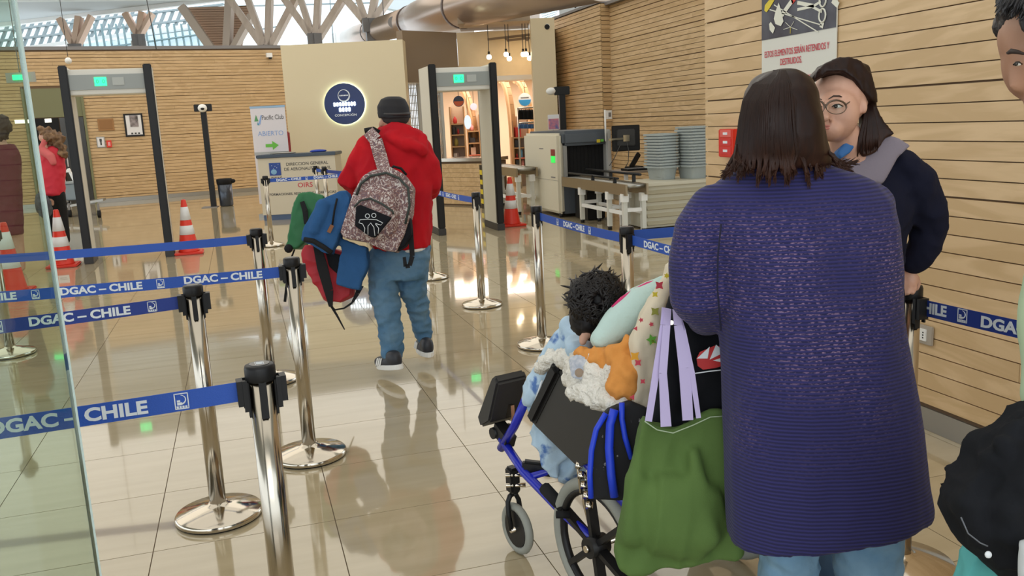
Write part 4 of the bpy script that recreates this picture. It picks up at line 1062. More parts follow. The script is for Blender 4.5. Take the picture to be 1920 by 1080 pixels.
# emblem on the nearest cap
q = B(); 
for k in range(3): q.box(-.008, -.010+k*.008, .9995, .008, -.006+k*.008, 1.0003)
q.box(-.011, -.013, .9995, -.0095, .013, 1.0003); q.box(.0095, -.013, .9995, .011, .013, 1.0003)
q.obj('cap_print', PRINT, base_post)

tm = textmesh('DGAC – CHILE', .046, bold=.0017, ext=.0004, align='LEFT').copy(); tm.materials.clear(); tm.materials.append(PRINT)
tm.transform(Matrix.Rotation(R(90), 4, 'X'))
xs = [v.co.x for v in tm.vertices]; tw_ = max(xs)-min(xs); tm.transform(Matrix.Translation((-min(xs), 0, 0))); tm.transform(Matrix.Scale(.355/tw_, 4, (1, 0, 0)))
q = B()
ew, eh = .034, .042
for (a0, b0, a1, b1) in ((0, 0, ew, .0025), (0, eh-.0025, ew, eh), (0, 0, .0025, eh), (ew-.0025, 0, ew, eh)): q.box(a0, -.0004, b0-eh/2, a1, .0004, b1-eh/2)
P_ = []
for t in range(9):
    a = R(80-t*20); P_.append((ew*.42+.013*math.cos(a), 0, .004+.012*math.sin(a)))
q.tube(P_, [.0007+.0002*t for t in range(9)], 5)
q.box(.006, -.0004, -.010, .018, .0004, -.003); q.box(.006, -.0004, -.002, .014, .0004, .003)
for k in range(4): q.box(.004+k*.0068, -.0004, -.018, .009+k*.0068, .0004, -.0125)
em = q.mesh('emblem'); em.materials.append(PRINT)
RPH = .0
def belt(label, A, Bp, m=BELT, phase=.0, lettering=True, h=.93, hgt=.052, h2=None, first=None):
    A = Vector((*A, h)); Bv = Vector((*Bp, h if h2 is None else h2)); d_ = Bv-A; L_ = d_.length; an = math.atan2(d_.y, d_.x); pit = math.asin(d_.z/L_)
    n = max(6, int(L_/.08)); q = B(); sag = .006*L_
    top = []; bot = []
    for i in range(n+1):
        t = i/n; s_ = -sag*4*t*(1-t)
        top.append((t*L_, hgt/2+s_)); bot.append((t*L_, -hgt/2+s_))
    V = [[q.bm.verts.new((x, yy, z)) for x, z in row] for yy in (-.0008, .0008) for row in (top, bot)]
    ft, fb, bt_, bb_ = V
    for i in range(n):
        q.bm.faces.new((fb[i], fb[i+1], ft[i+1], ft[i])); q.bm.faces.new((bt_[i], bt_[i+1], bb_[i+1], bb_[i]))
        q.bm.faces.new((ft[i], ft[i+1], bt_[i+1], bt_[i])); q.bm.faces.new((bb_[i], bb_[i+1], fb[i+1], fb[i]))
    q.bm.faces.new((fb[0], ft[0], bt_[0], bb_[0])); q.bm.faces.new((fb[n], bb_[n], bt_[n], ft[n]))
    o_ = q.obj('barrier_belt', m); o_.location = A; o_.rotation_euler = (0, -pit, an)
    tag(o_, label, 'belt', 'blue webbing barrier belts')
    if first:
        fm = textmesh(first, .046, bold=.0017, ext=.0004, align='LEFT').copy(); fm.materials.clear(); fm.materials.append(PRINT); fm.transform(Matrix.Rotation(R(90), 4, 'X'))
        xs_ = [v.co.x for v in fm.vertices]; fm.transform(Matrix.Translation((-min(xs_), 0, 0))); fm.transform(Matrix.Scale(.195/(max(xs_)-min(xs_)), 4, (1, 0, 0)))
        c = bpy.data.objects.new('lettering', fm); COL.objects.link(c); c.parent = o_; c.location = (-.12, -.0016, 0)
    if lettering:
        x = phase-.54 if not first else .185
        if first:
            c = bpy.data.objects.new('emblem', em); COL.objects.link(c); c.parent = o_; c.location = (.115, -.0016, 0)
        while x < L_:
            for me_, off, wd, nm in ((tm, .012, .355, 'lettering'), (em, .43, ew, 'emblem')):
                if x+off > .02 and x+off+wd < L_-.02:
                    xm = x+off+wd/2; s_ = -sag*4*(xm/L_)*(1-xm/L_)
                    c = bpy.data.objects.new(nm, me_); COL.objects.link(c); c.parent = o_; c.location = (x+off, -.0016, s_)
            x += .54
    return o_
belt('blue lettered belt running left from the nearest post', (-1.55, 2.24), (-.062, 2.30), phase=.905)
belt('navy lettered belt running left from the second nearest post', (-1.9, 3.5), (-.285, 3.72), m=BELTD, phase=1.08)
belt('blue lettered belt, the middle left one with two texts in view', (-2.4, 4.55), (.135, 4.28), phase=1.56)
belt('plain blue belt, highest of the belts at left', (-2.6, 6.12), (.01, 5.76), lettering=False)
belt('far blue belt crossing in front of the information desk', (.385, 12.98), (1.70, 13.24), phase=.09)
belt('short blue belt right of the man in red', (1.84, 8.93), (1.905, 7.42), phase=.1)
belt('long blue belt receding from the post left of the wheelchair', (1.94, 5.715), (1.95, 4.37), phase=-.1)
belt('blue belt from the half hidden post towards the woman in blue', (1.955, 4.25), (2.03, 2.36), phase=.12)
belt('plain blue belt from the half hidden post to the boarded wall', (2.0, 4.33), (3.05, 4.37), lettering=False, h=.945, hgt=.055)
belt('blue belt at right running along the boarded wall towards the camera', (2.05, 2.24), (2.22, .75), m=BELTD, phase=RPH, first='C – CHILE')
belt('small belt joining the two slim far posts', (1.26, 15.54), (1.33, 14.92), lettering=False, h=.93)
belt('dark belt from the slim far posts towards the man in red', (1.36, 14.8), (1.73, 13.32), m=BELTD, lettering=False)
# wall receiver
o = thing('belt_receiver', 'black belt wall receiver on the near boarded wall', 'wall clip', (3.05, 4.37, .9))
q = B(); q.box(3.045, 4.34, .90, 3.068, 4.40, .99); q.obj('housing', BLACKP, o, world=True)

# ------------------------------------------------------------------ baggage scanner
SX, SY = 4.9, 13.42
sn = thing('baggage_scanner', 'cream and grey baggage X-ray scanner beside the boarded wall', 'scanner', (SX+.45, SY+.9, 0))
q = B(); q.box(SX, SY, .06, SX+.10, SY+1.75, 1.36); q.obj('side_cabinet', SCANW, sn, world=True, bevel=.04)
q = B(); q.box(SX+.10, SY+.02, .06, SX+.86, SY+1.8, .50); q.obj('lower_body', SCANG, sn, world=True)
q = B(); q.box(SX+.08, SY-.05, 1.15, SX+.88, SY+1.8, 1.39); q.obj('tunnel_roof', SCANG, sn, world=True, bevel=.05)
q = B(); q.box(SX+.84, SY-.03, .5, SX+.93, SY+1.8, 1.38); q.obj('right_panel', mat('scanner_pale', (.5, .5, .48), .4), sn, world=True, bevel=.02)
q = B(); q.box(SX+.10, SY+.0, .66, SX+.16, SY+.3, 1.16); q.obj('curtain_guard', mat('guard_grey', (.3, .3, .29), .4), sn, world=True)
q = B()
for k in range(10): q.box(SX+.18+k*.064, SY+.1, .68, SX+.24+k*.064, SY+.11, 1.15)
q.obj('lead_curtain', BLACKR, sn, world=True)
q = B(); q.box(SX+.1, SY+.12, .5, SX+.86, SY+1.7, 1.16); q.obj('tunnel_core', BLACKR, sn, world=True)
q = B(); q.box(SX-.012, SY+.13, 1.0, SX, SY+.30, 1.105); q.obj('red_light', mat('lamp_red', (.25, .01, .01), .4), sn, world=True)
q = B(); q.box(SX-.012, SY+.13, .89, SX, SY+.30, .995); q.obj('green_light', mat('lamp_green', (.02, .4, .05), .4, emit=(.03, .8, .1), es=.9), sn, world=True)
q = B(); q.box(SX+.66, SY-.056, 1.18, SX+.72, SY-.05, 1.23); q.obj('yellow_label', YEL, sn, world=True)
q = B(); q.box(SX+.73, SY-.056, 1.19, SX+.78, SY-.05, 1.23); q.obj('green_label', GRNTXT, sn, world=True)
q = B(); q.box(SX-.003, SY+.7, 1.1, SX, SY+.9, 1.115); q.box(SX-.003, SY+.15, .64, SX, SY+.35, .66); q.box(SX-.003, SY+.02, .6, SX, SY+1.7, .604); q.obj('panel_marks', GREYST, sn, world=True)
for x, y in ((SX+.06, SY+.1), (SX+.8, SY+.1), (SX+.06, SY+1.6), (SX+.8, SY+1.6)):
    q = B(); q.cyl((x, y, 0), (x, y, .07), .035, n=12); q.obj('foot', BLACKP, sn, world=True)
# notice on scanner
o = thing('taped_notice', 'small paper notice with dark pictograms taped above the scanner', 'notice', (SX+.2, SY+1.5, 1.37))
p = at(1038, 228, 15.4); M_ = frame_m(p, _rt, (0, 0, 1))
q = B(); q.box(-.1, -.14, -.003, .1, .12, .003, M=M_); q.obj('paper', BOOK, o, world=True)
q = B(); q.box(-.09, -.13, .004, .09, .05, .006, M=M_); q.obj('dark_print', mat('notice_print', (.12, .12, .3), .5, col2=(.7, .2, .2), nscale=12), o, world=True)
q = B(); q.cyl(p+Vector((0, .04, -.14)), Vector((p.x, p.y+.04, 1.36)), .008, n=6) if p.z-.14 > 1.36 else q.cyl(p+Vector((0, .04, -.12)), p+Vector((0, .04, .05)), .008, n=6); q.obj('support', GREYMET, o, world=True)
# roller conveyor (front)
def conveyor(label, x0, x1, y0, y1, h, legs, rollers=10):
    t_ = thing('roller_conveyor', label, 'conveyor', ((x0+x1)/2, (y0+y1)/2, 0))
    for xx in (x0, x1-.03):
        q = B(); q.box(xx, y0, h-.15, xx+.03, y1, h); q.obj('side_beam', BAND, t_, world=True)
    n = int((y1-y0)/.11)
    for k in range(n):
        q = B(); q.cyl((x0+.03, y0+.06+k*.11, h-.03), (x1-.03, y0+.06+k*.11, h-.03), .026, n=10); q.obj('roller', GREYMET, t_, world=True)
    for (x, y) in legs:
        q = B(); q.box(x, y, .05, x+.06, y+.06, h-.15); q.obj('leg', mat('leg_white', (.62, .62, .57), .4), t_, world=True)
        q = B(); q.box(x-.015, y-.015, h-.24, x+.075, y+.075, h-.13); q.obj('leg_bracket', WHITE, t_, world=True)
        q = B(); q.cyl((x+.03, y+.03, 0), (x+.03, y+.03, .06), .03, n=10); q.obj('foot', BLACKP, t_, world=True)
    ys = sorted({y for x, y in legs})
    for xx in (x0, x1-.06):
        q = B(); q.box(xx+.01, ys[0]+.03, .25, xx+.05, ys[-1]+.03, .30); q.obj('brace', WHITE, t_, world=True)
    for yy in ys:
        q = B(); q.box(x0+.03, yy+.01, .29, x1-.03, yy+.05, .34); q.obj('cross_brace', WHITE, t_, world=True)
    return t_
cv = conveyor('long steel roller conveyor in front of the scanner tunnel', 4.93, 5.27, 10.9, 13.36, .67, [(4.93, 12.55), (5.21, 12.55), (4.93, 11.5), (5.21, 11.5), (4.93, 10.98), (5.21, 10.98)])
q = B()
q.tube([(4.96, 13.1, .74), (4.96, 11.2, .74)], .015, 8); q.box(4.94, 12.1, .66, 4.98, 12.14, .75); q.box(4.94, 11.3, .66, 4.98, 11.34, .75); q.obj('guard_rail', BLACKP, cv, world=True)
q = B(); q.tube([(5.25, 13.1, .78), (5.25, 11.1, .78)], .018, 8); q.box(5.23, 12.1, .66, 5.27, 12.14, .78); q.box(5.23, 11.3, .66, 5.27, 11.34, .78); q.obj('guard_rail', BLACKP, cv, world=True)
p = at(925, 320, 15.5)
cv2 = conveyor('short steel roller conveyor between the right detector and the scanner', 4.46, 4.85, 14.3, 16.4, .80, [(4.5, 14.4), (4.75, 14.4), (4.5, 16.2), (4.75, 16.2)])
# boxes under conveyor
o = thing('computer_tower', 'dark computer case on the floor under the roller conveyor', 'computer', (5.3, 13.0, 0))
q = B(); q.box(5.12, 12.75, 0.01, 5.40, 13.3, .46); q.obj('case', BLACKP, o, world=True, bevel=.01)
q = B(); q.box(5.16, 12.745, .3, 5.36, 12.75, .32); q.obj('front_slot', GREYMET, o, world=True)
o = thing('tray_trolley', 'black open steel frame standing behind the roller conveyor', 'stand', (5.95, 12.4, 0))
q = B()
for x in (5.78, 6.1): q.box(x, 12.3, 0, x+.045, 12.36, .58)
q.box(5.78, 12.3, .54, 6.14, 12.36, .58); q.box(5.78, 12.3, .1, 6.14, 12.36, .22); q.obj('frame', BLACKP, o, world=True)
q = B(); q.box(5.7, 12.2, 0, 6.2, 12.5, .03); q.obj('base', BLACKP, o, world=True)
o = thing('shoe_box', 'small brown carton on the floor below the conveyor', 'box', (5.5, 12.1, 0)); q = B(); q.box(5.4, 12.0, .005, 5.56, 12.2, .1); q.obj('carton', SW, o, world=True); q = B(); q.box(5.39, 11.99, .085, 5.57, 12.21, .11); q.obj('lid', mat('carton_lid', (.5, .3, .2), .6), o, world=True)
# monitor on pole arm
o = thing('operator_monitor', 'black monitor on a pole arm seen from behind, above the scanner table', 'monitor', (5.6, 13.1, 1.0))
q = B(); a, c = at(1146, 236, 14.0), at(1201, 282, 14.0); Mm = frame_m((a+c)/2, _rt, (0, 0, 1)); wd = (c-a).dot(_rt)/2; hh = (a.z-c.z)/2
q.box(-wd, -hh, -.02, wd, hh, .0, M=Mm); q.obj('screen_housing', BLACKP, o, world=True, bevel=.01)
q = B(); q.box(-wd*.65, -hh*.6, 0, wd*.65, hh*.7, .04, M=Mm); q.obj('rear_bulge', mat('monitor_rear', (.03, .03, .03), .5), o, world=True, bevel=.015)
q = B(); q.box(-.05, -.05, .04, .05, .05, .07, M=Mm); q.bar(Mm @ Vector((0, 0, .05)), Mm @ Vector((-.28, -.01, .08)), .03, .03); q.obj('swivel_arm', CHROME, o, world=True)
q = B(); pp = Mm @ Vector((-.33, 0, .08)); q.cyl((pp.x, pp.y, 1.2), (pp.x, pp.y, at(1134, 206, 14).z), .014, n=12); q.obj('pole', WHITE, o, world=True)
q = B()
q.tube([Mm @ Vector((0, -.02, .06)), Mm @ Vector((.03, -.2, .08)), Mm @ Vector((.02, -.38, .05)), Mm @ Vector((-.05, -.5, .05))], .006, 6)
q.tube([Mm @ Vector((-.1, -.1, .06)), Mm @ Vector((-.2, -.3, .08)), Mm @ Vector((-.28, -.42, .05))], .006, 6); q.obj('cable', DKTXT, o, world=True)
# operator table with phone / keypad
tb = thing('operator_table', 'narrow grey operator table right of the scanner tunnel', 'table', (5.95, 13.2, 0))
q = B(); q.box(5.66, 12.55, .70, 6.75, 13.35, .73); q.obj('tabletop', mat('table_grey', (.3, .24, .19), .5), tb, world=True)
for x, y in ((5.7, 12.6), (6.66, 12.6), (5.7, 13.28), (6.66, 13.28)):
    q = B(); q.box(x, y, 0, x+.05, y+.05, .7); q.obj('leg', WHITE, tb, world=True)
o = thing('control_keyboard', 'black scanner control keyboard on the operator table', 'keyboard', (6.0, 12.85, .73))
q = B(); q.box(5.78, 12.68, .732, 6.3, 12.95, .76); q.obj('body', BLACKP, o, world=True, bevel=.006)
q = B()
for i in range(9):
    for j in range(4): q.box(5.82+i*.05, 12.71+j*.05, .76, 5.858+i*.05, 12.748+j*.05, .768)
q.obj('keys', GREYST, o, world=True)
o = thing('desk_phone', 'black raised handset phone behind the control keyboard', 'phone', (6.05, 13.05, .73))
q = B(); q.box(5.95, 12.98, .731, 6.2, 13.18, .78); q.obj('base', BLACKP, o, world=True, bevel=.01)
q = B(); q.bar((5.98, 13.0, .76), (6.16, 13.06, .98), .09, .04); q.obj('handset', BLACKP, o, world=True, bevel=.012)
o = thing('wall_switch', 'small white control box on the corner of the boarded pier', 'switch', at(1142, 215, 16.6)); q = B(); p = at(1142, 214, 16.7); q.box(p.x-.05, p.y-.02, p.z-.09, p.x+.05, p.y+.02, p.z+.07); q.obj('box', WHITE, o, world=True); q = B(); q.box(p.x-.02, p.y-.025, p.z-.05, p.x+.03, p.y-.02, p.z+.03); q.obj('display', GREYST, o, world=True)
# louvred cabinet and tray stacks
cbx = thing('louvred_cabinet', 'low cream metal cabinet with horizontal louvres carrying the tray stacks', 'cabinet', (6.2, 11.5, 0))
q = B(); q.box(5.36, 11.2, .02, 7.1, 12.0, .6); q.obj('body', mat('cabinet_cream', (.56, .53, .42), .45), cbx, world=True)
q = B(); q.box(5.32, 11.15, .6, 7.14, 12.03, .645); q.obj('top', mat('cabinet_top', (.6, .56, .44), .4), cbx, world=True, bevel=.006)
for k in range(5):
    q = B(); z_ = .05+k*.108; q.prism([(5.38, 11.2, z_), (5.38, 11.165, z_+.01), (5.38, 11.2, z_+.06)], (1.7, 0, 0)); q.obj('louvre', mat('louvre_tan', (.5, .44, .31), .5) if k == 9 else mat('cabinet_louvre', (.44, .39, .27), .45), cbx, world=True)
q = B(); q.box(5.30, 11.18, 0, 5.34, 11.24, .6); q.box(5.30, 11.9, 0, 5.34, 11.96, .6); q.obj('side_rail', WHITE, cbx, world=True)
def tray_mesh():
    b_ = B(); n = 24
    def ring(sx, sy, z, e=.35):
        r_ = []
        for k in range(n):
            a = 2*math.pi*k/n; c_, s_ = math.cos(a), math.sin(a)
            r_.append(b_.bm.verts.new((sx*math.copysign(abs(c_)**e, c_), sy*math.copysign(abs(s_)**e, s_), z)))
        return r_
    R_ = [ring(.115, .18, .0), ring(.14, .21, .185), ring(.162, .232, .187), ring(.162, .232, .170), ring(.170, .240, .170), ring(.170, .240, .196), ring(.136, .206, .196), ring(.110, .175, .008)]
    for a, c in zip(R_, R_[1:]):
        for k in range(n): b_.bm.faces.new((a[k], a[(k+1) % n], c[(k+1) % n], c[k]))
    b_.bm.faces.new(R_[0]); b_.bm.faces.new(R_[-1])
    me_ = b_.mesh('tray'); me_.materials.append(TRAY); return me_
TM = tray_mesh()
for si, (x, y, n, lab) in enumerate(((5.90, 11.75, 12, 'left'), (6.30, 11.55, 14, 'middle'), (6.74, 11.6, 10, 'right'))):
    for k in range(n):
        o = bpy.data.objects.new('security_tray', TM); COL.objects.link(o)
        o.location = (x+random.uniform(-.008, .008), y+random.uniform(-.008, .008), .646+k*.042); o.rotation_euler = (0, 0, R(8+random.uniform(-2.5, 2.5))); o.scale = (1.08, 1, 1)
        place = 'bottom' if k == 0 else 'topmost' if k == n-1 else None
        if place: tag(o, f'{place} grey plastic security tray of the {lab} stack on the cabinet', 'tray', 'grey trays stacked on the cabinet')
        else: tag(o, f'grey plastic security tray nested in the {lab} stack on the cabinet', 'tray', f'grey trays inside the {lab} stack')

# ------------------------------------------------------------------ luggage trolley at left, shop goods behind glass
tr = thing('luggage_trolley', 'grey luggage trolley with a crate behind the left detector', 'trolley', (-2.9, 20.0, 0))
a = at(122, 400, 19.4); c = at(197, 384, 19.6)
q = B(); q.prism([(a.x, a.y-.2, .2), (c.x, c.y-.2, .3), (c.x, c.y+.25, .3), (a.x, a.y+.25, .2)], (0, 0, .05)); q.obj('platform', GREYMET, tr, world=True)
for (x, y) in ((132, 404), (187, 405), (150, 398)):
    p = onfloor(x, y+3); q = B(); q.cyl((p.x-.03, p.y, .08), (p.x+.03, p.y, .08), .08, n=16); q.obj('wheel', BLACKR, tr, world=True); q = B(); q.bar((p.x, p.y, .08), (p.x, p.y, .3), .04, .06); q.obj('fork', GREYST, tr, world=True)
q = B(); p = at(122, 350, 19.5); q.bar((p.x, p.y, .3), at(118, 318, 19.5), .05, .05); q.bar((p.x+.35, p.y, .3), at(128, 316, 19.5), .05, .05); q.bar(at(114, 322, 19.5), at(132, 320, 19.5), .06, .06); q.obj('handle', WHITE, tr, world=True)
o = thing('clear_crate', 'pale blue-grey crate lying on the luggage trolley', 'crate', at(130, 390, 19.4)); q = B(); p = at(132, 388, 19.5); p.z = .36; q.box(p.x-.35, p.y-.2, p.z, p.x+.2, p.y+.2, p.z+.36); q.obj('crate_body', mat('crate_blue', (.2, .25, .29), .4), o, world=True, bevel=.02); q = B(); q.box(p.x-.37, p.y-.22, p.z+.36, p.x+.22, p.y+.22, p.z+.40); q.obj('lid', mat('crate_lid', (.3, .34, .36), .4), o, world=True)

# ------------------------------------------------------------------ wheelchair (local frame: x right, y forward, origin under the rear axle, left side)
WH = R(15)
wch = thing('wheelchair', 'tilted attendant wheelchair with blue frame, grey tyres and black side guards', 'wheelchair', (.975, 2.45, 0), WH)
WM = Matrix.Translation((.975, 2.45, 0)) @ Matrix.Rotation(WH, 4, 'Z')
TRK = .60
for sx, nm in ((0.0, 'left'), (TRK, 'right')):
    q = B(); q.tube([(sx, .203*math.cos(t*math.pi/24), .226+.203*math.sin(t*math.pi/24)) for t in range(48)], .0215, 10, closed=True); tire = q.obj('wheel_tire', TIRE, wch)
    q = B(); q.tube([(sx, .180*math.cos(t*math.pi/24), .226+.180*math.sin(t*math.pi/24)) for t in range(48)], .014, 8, closed=True); rim = q.obj('wheel_rim', BLACKP, wch)
    q = B()
    for k in range(6):
        a = k*math.pi/3+.35
        q.bar((sx, .03*math.cos(a), .226+.03*math.sin(a)), (sx, .178*math.cos(a), .226+.178*math.sin(a)), .018, .034)
    q.obj('spoke', BLACKP, rim)
    q = B(); q.cyl((sx-.035, 0, .226), (sx+.035, 0, .226), .034, n=20); q.obj('hub', BLACKP, rim)
    q = B(); q.cyl((sx-.045, 0, .226), (sx-.034, 0, .226), .012, n=8); q.obj('hub_bolt', CHROME, rim)
    q = B(); q.tube([(sx+(.0), .485+.082*math.cos(t*math.pi/16), .098+.082*math.sin(t*math.pi/16)) for t in range(32)], .0155, 8, closed=True); q.obj('caster_tire', TIRE, wch)
    q = B(); q.cyl((sx-.012, .485, .098), (sx+.012, .485, .098), .068, n=24); cw_ = q.obj('caster_rim', BLACKP, wch)
    q = B(); q.cyl((sx-.03, .485, .098), (sx+.03, .485, .098), .010, n=8); q.obj('caster_bolt', CHROME, cw_)
    q = B()
    for s2 in (-.026, .026): q.tube([(sx+s2, .485, .098), (sx+s2, .50, .16), (sx+s2*.9, .505, .2), (sx+s2*.5, .505, .222), (sx, .505, .228)], .0095, 8)
    q.obj('caster_fork', BLACKP, wch)
    q = B(); q.box(sx-.02, .475, .235, sx+.02, .525, .335); q.obj('caster_housing', BLACKP, wch, bevel=.008)
    q = B(); q.cyl((sx-.03, .50, .27), (sx+.03, .46, .27), .008, n=8); q.cyl((sx-.03, .50, .31), (sx+.03, .46, .31), .008, n=8); q.obj('housing_bolt', CHROME, wch)
    # blue tubes
    q = B(); q.tube([(sx, .37, .64), (sx, .47, .50), (sx, .573, .385)], .0165, 12); q.obj('front_tube', BLUEFR, wch)
    q = B(); q.tube([(sx, .565, .425), (sx, .42, .34), (sx, .19, .275), (sx, .0, .235)], .0165, 12); q.obj('lower_tube', BLUEFR, wch)
    q = B(); q.tube([(sx, .30, .62), (sx, .16, .555), (sx, .02, .49), (sx, -.18, .42)], .0165, 12); q.obj('seat_tube', BLUEFR, wch)
    q = B(); q.tube([(sx, -.17, .42), (sx, -.25, .62), (sx, -.36, .95), (sx, -.40, 1.02), (sx, -.48, 1.05)], .0135, 12); q.obj('back_cane', BLUEFR if 0 else BLACKP, wch)
    q = B(); q.tube([(sx, -.47, 1.048), (sx, -.585, 1.06)], .018, 12); q.obj('push_handle', BLACKR, wch)
    q = B(); q.tube([(sx, .02, .49), (sx, .05, .36), (sx, .0, .235)], .013, 8); q.obj('side_strut', CHROME, wch)
    # side guard and arm pad, tilted
    q = B(); q.prism([(sx-.03, .115, .795), (sx-.03, .20, .77), (sx-.03, .325, .575), (sx-.03, .28, .555), (sx-.03, .05, .485), (sx-.03, -.17, .60), (sx-.03, -.17, .69), (sx-.03, .06, .755)], (.012, 0, 0)); q.obj('side_guard', mat('guard_black', (.022, .021, .02), .45), wch, bevel=.004)
    q = B(); q.bar((sx-.02, .135, .80), (sx-.02, .305, .575), .05, .05); q.obj('front_pad', BLACKP, wch, bevel=.012)
    q = B(); q.tube([(sx-.036, .22, .735), (sx-.036, .28, .63)], .004, 6); q.obj('pad_strap', PRINT, wch)
    q = B(); q.bar((sx, .43, .36), (sx+(.09 if sx == 0 else -.09), .36, .345), .05, .035); q.obj('lower_clamp', BLACKP, wch, bevel=.008)
    q = B(); q.tube([(sx, .17, .285), (sx, .29, .325)], .022, 8); q.obj('tube_sleeve', BLACKR, wch)
    q = B(); q.tube([(sx-.02, .115, .295), (sx-.06, .135, .30)], .013, 8); q.obj('brake_grip', BLACKR, wch)
q = B(); q.cyl((0, 0, .226), (TRK, 0, .226), .012, n=10); q.obj('axle', CHROME, wch)
q = B(); q.cyl((0, .37, .34), (TRK, .37, .34), .013, n=10); q.cyl((0, .10, .50), (TRK, .10, .50), .013, n=10); q.obj('cross_tube', BLUEFR, wch)
q = B(); q.prism([(.03, .26, .60), (.03, -.17, .44), (.03, -.18, .48), (.03, .25, .65)], (TRK-.06, 0, 0)); q.obj('seat', CLOTHBK, wch, bevel=.01)
q = B(); q.prism([(.02, -.17, .44), (.02, -.38, .98), (.02, -.34, 1.0), (.02, -.13, .46)], (TRK-.04, 0, 0)); q.obj('backrest', CLOTHBK, wch, bevel=.01)
# calf/foot pads on the left hanger, as in the photo out in front
for sx in (0.0, TRK):
    pad = B(); pad.prism([(sx-.05, .49, .665), (sx-.05, .51, .69), (sx-.05, .54, .67), (sx-.05, .655, .50), (sx-.05, .635, .46), (sx-.05, .565, .50)], (.13 if sx == 0 else -.13, 0, 0)); pad.obj('leg_pad', mat('pad_black', (.028, .027, .026), .5), wch, bevel=.008)
    q = B(); q.bar((sx+.01, .60, .46), (sx+.01, .52, .42), .05, .045); q.cyl((sx-.02, .60, .44), (sx+.06, .60, .44), .022, n=12); q.obj('pad_bracket', BLACKP, wch)
    q = B(); q.box(sx+.02, .52, .50, sx+.035, .56, .56); q.obj('metal_plate', CHROME, wch)
q = B()
for k in range(5): q.tube([(-.02, .05-.012*k, .50-.03*k), (-.03, .04-.012*k, .485-.03*k)], .012, 8)
q.tube([(-.02, .07, .555), (-.025, .04, .40)], .005, 6); q.obj('tilt_mechanism', CHROME, wch)

# ------------------------------------------------------------------ child in the wheelchair with coverings
ch = thing('person', 'dark haired child slumped forward in the wheelchair, face hidden in bundled clothes', 'person', (1.2, 2.62, .5))
blob('body', [EL(1122, 572, 2.66, 42, 52, .085), T((1135, 615, 2.68, 26), (1165, 660, 2.75, 30)), T((1165, 655, 2.78, 60), (1190, 740, 2.8, 66), (1200, 800, 2.8, 60)),
              T((1120, 690, 2.80, 24), (1065, 700, 2.95, 18), (1040, 700, 3.0, 14)), T((1180, 800, 2.85, 42), (1120, 790, 3.05, 30), (1060, 820, 3.14, 20), (1045, 870, 3.14, 14)),
              EL(1100, 618, 2.60, 17, 16, .03), EL(1092, 640, 2.60, 9, 12, .02)], SKINP, ch, .012, 4)
hb = [EL(1120, 562, 2.64, 55, 52, .10), EL(1098, 595, 2.62, 30, 42, .07, 10), EL(1150, 565, 2.68, 34, 34, .08)]
rnd = random.Random(4)
hair = blob('hair', hb, mat('black_hair', (.006, .005, .006), .5, bump=(40, .6), spec=.25), ch, .009, 3, ripple=.007, rsc=22)
q = B()
for k in range(420):
    a = rnd.uniform(0, 2*math.pi); rr = math.sqrt(rnd.uniform(.02, 1))
    x0 = 1120+52*rr*math.cos(a); y0 = 562+52*rr*math.sin(a)
    def sz(x, y): 
        q_ = ((x-1120)/60)**2+((y-562)/60)**2
        return 2.64-.105*math.sqrt(max(0, 1-q_))-.008
    L_ = rnd.uniform(16, 34); b2 = a+rnd.choice((-1, 1))*rnd.uniform(1.0, 1.7)
    if y0 > 590: b2 = rnd.uniform(1.2, 2.2)
    P_ = [(x0, y0)]
    for t in range(3):
        P_.append((P_[-1][0]+L_/3*math.cos(b2), P_[-1][1]+L_/3*math.sin(b2))); b2 += rnd.uniform(-.7, .7)
    q.tube([at(x, y, sz(x, y)-.004*i_) for i_, (x, y) in enumerate(P_)], [.0045, .005, .0038, .0008], 5)
q.obj('hair_locks', mat('black_hair_locks', (.008, .006, .006), .42, spec=.3), hair, world=True)['kind'] = 'stuff'
TIE = mat('tie_dye_fleece', (.45, .60, .74), .9, col2=(.08, .17, .42), nscale=13, contrast=(.56, .64), bump=(60, .5))
blob('fleece_sleeve', [T((1118, 640, 2.80, 30), (1068, 640, 2.92, 36), (1028, 705, 3.02, 32), (998, 738, 3.04, 24)), T((1068, 612, 2.88, 20), (1090, 660, 2.85, 26)), EL(1085, 655, 2.76, 28, 26, .05)], TIE, ch, .01, 6, ripple=.012, rsc=14)
# things lying on the child
o = blob('fleece_garment', [PO([(988, 762), (1030, 755), (1062, 800), (1070, 850), (1052, 870), (1044, 893), (1032, 895), (1012, 868), (1000, 820)], 3.08, .06), T((1020, 790, 3.08, 24), (1042, 850, 3.08, 20)), T((1080, 870, 3.1, 26), (1062, 895, 3.1, 14))], TIE, None, .009, 6, ripple=.014, rsc=14)
tag(o, 'pale blue tie-dye garment hanging down beside the wheelchair seat', 'garment')
o = blob('sherpa_blanket', [T((1014, 688, 2.94, 14), (1030, 678, 2.90, 18), (1055, 672, 2.84, 18), (1085, 680, 2.7, 22)), PO([(1060, 672), (1100, 662), (1150, 680), (1180, 700), (1185, 765), (1160, 772), (1120, 756), (1084, 742), (1060, 722)], [2.56, 2.5, 2.45, 2.43, 2.4, 2.4, 2.45, 2.5, 2.56], .08), T((1072, 728, 2.51, 16), (1110, 746, 2.45, 18), (1160, 764, 2.39, 18))], SHERPA, None, .009, 4, ripple=.013, rsc=26)
tag(o, 'fluffy white sherpa blanket edge bunched over the wheelchair side', 'blanket')
q = B(); q.cyl(at(1086, 699, 2.452), at(1086, 699, 2.46), .0125, n=20); q.cyl(at(1086, 699, 2.448), at(1086, 699, 2.453), .008, n=16); q.obj('button', mat('wood_button', (.25, .17, .10), .4), o, world=True)
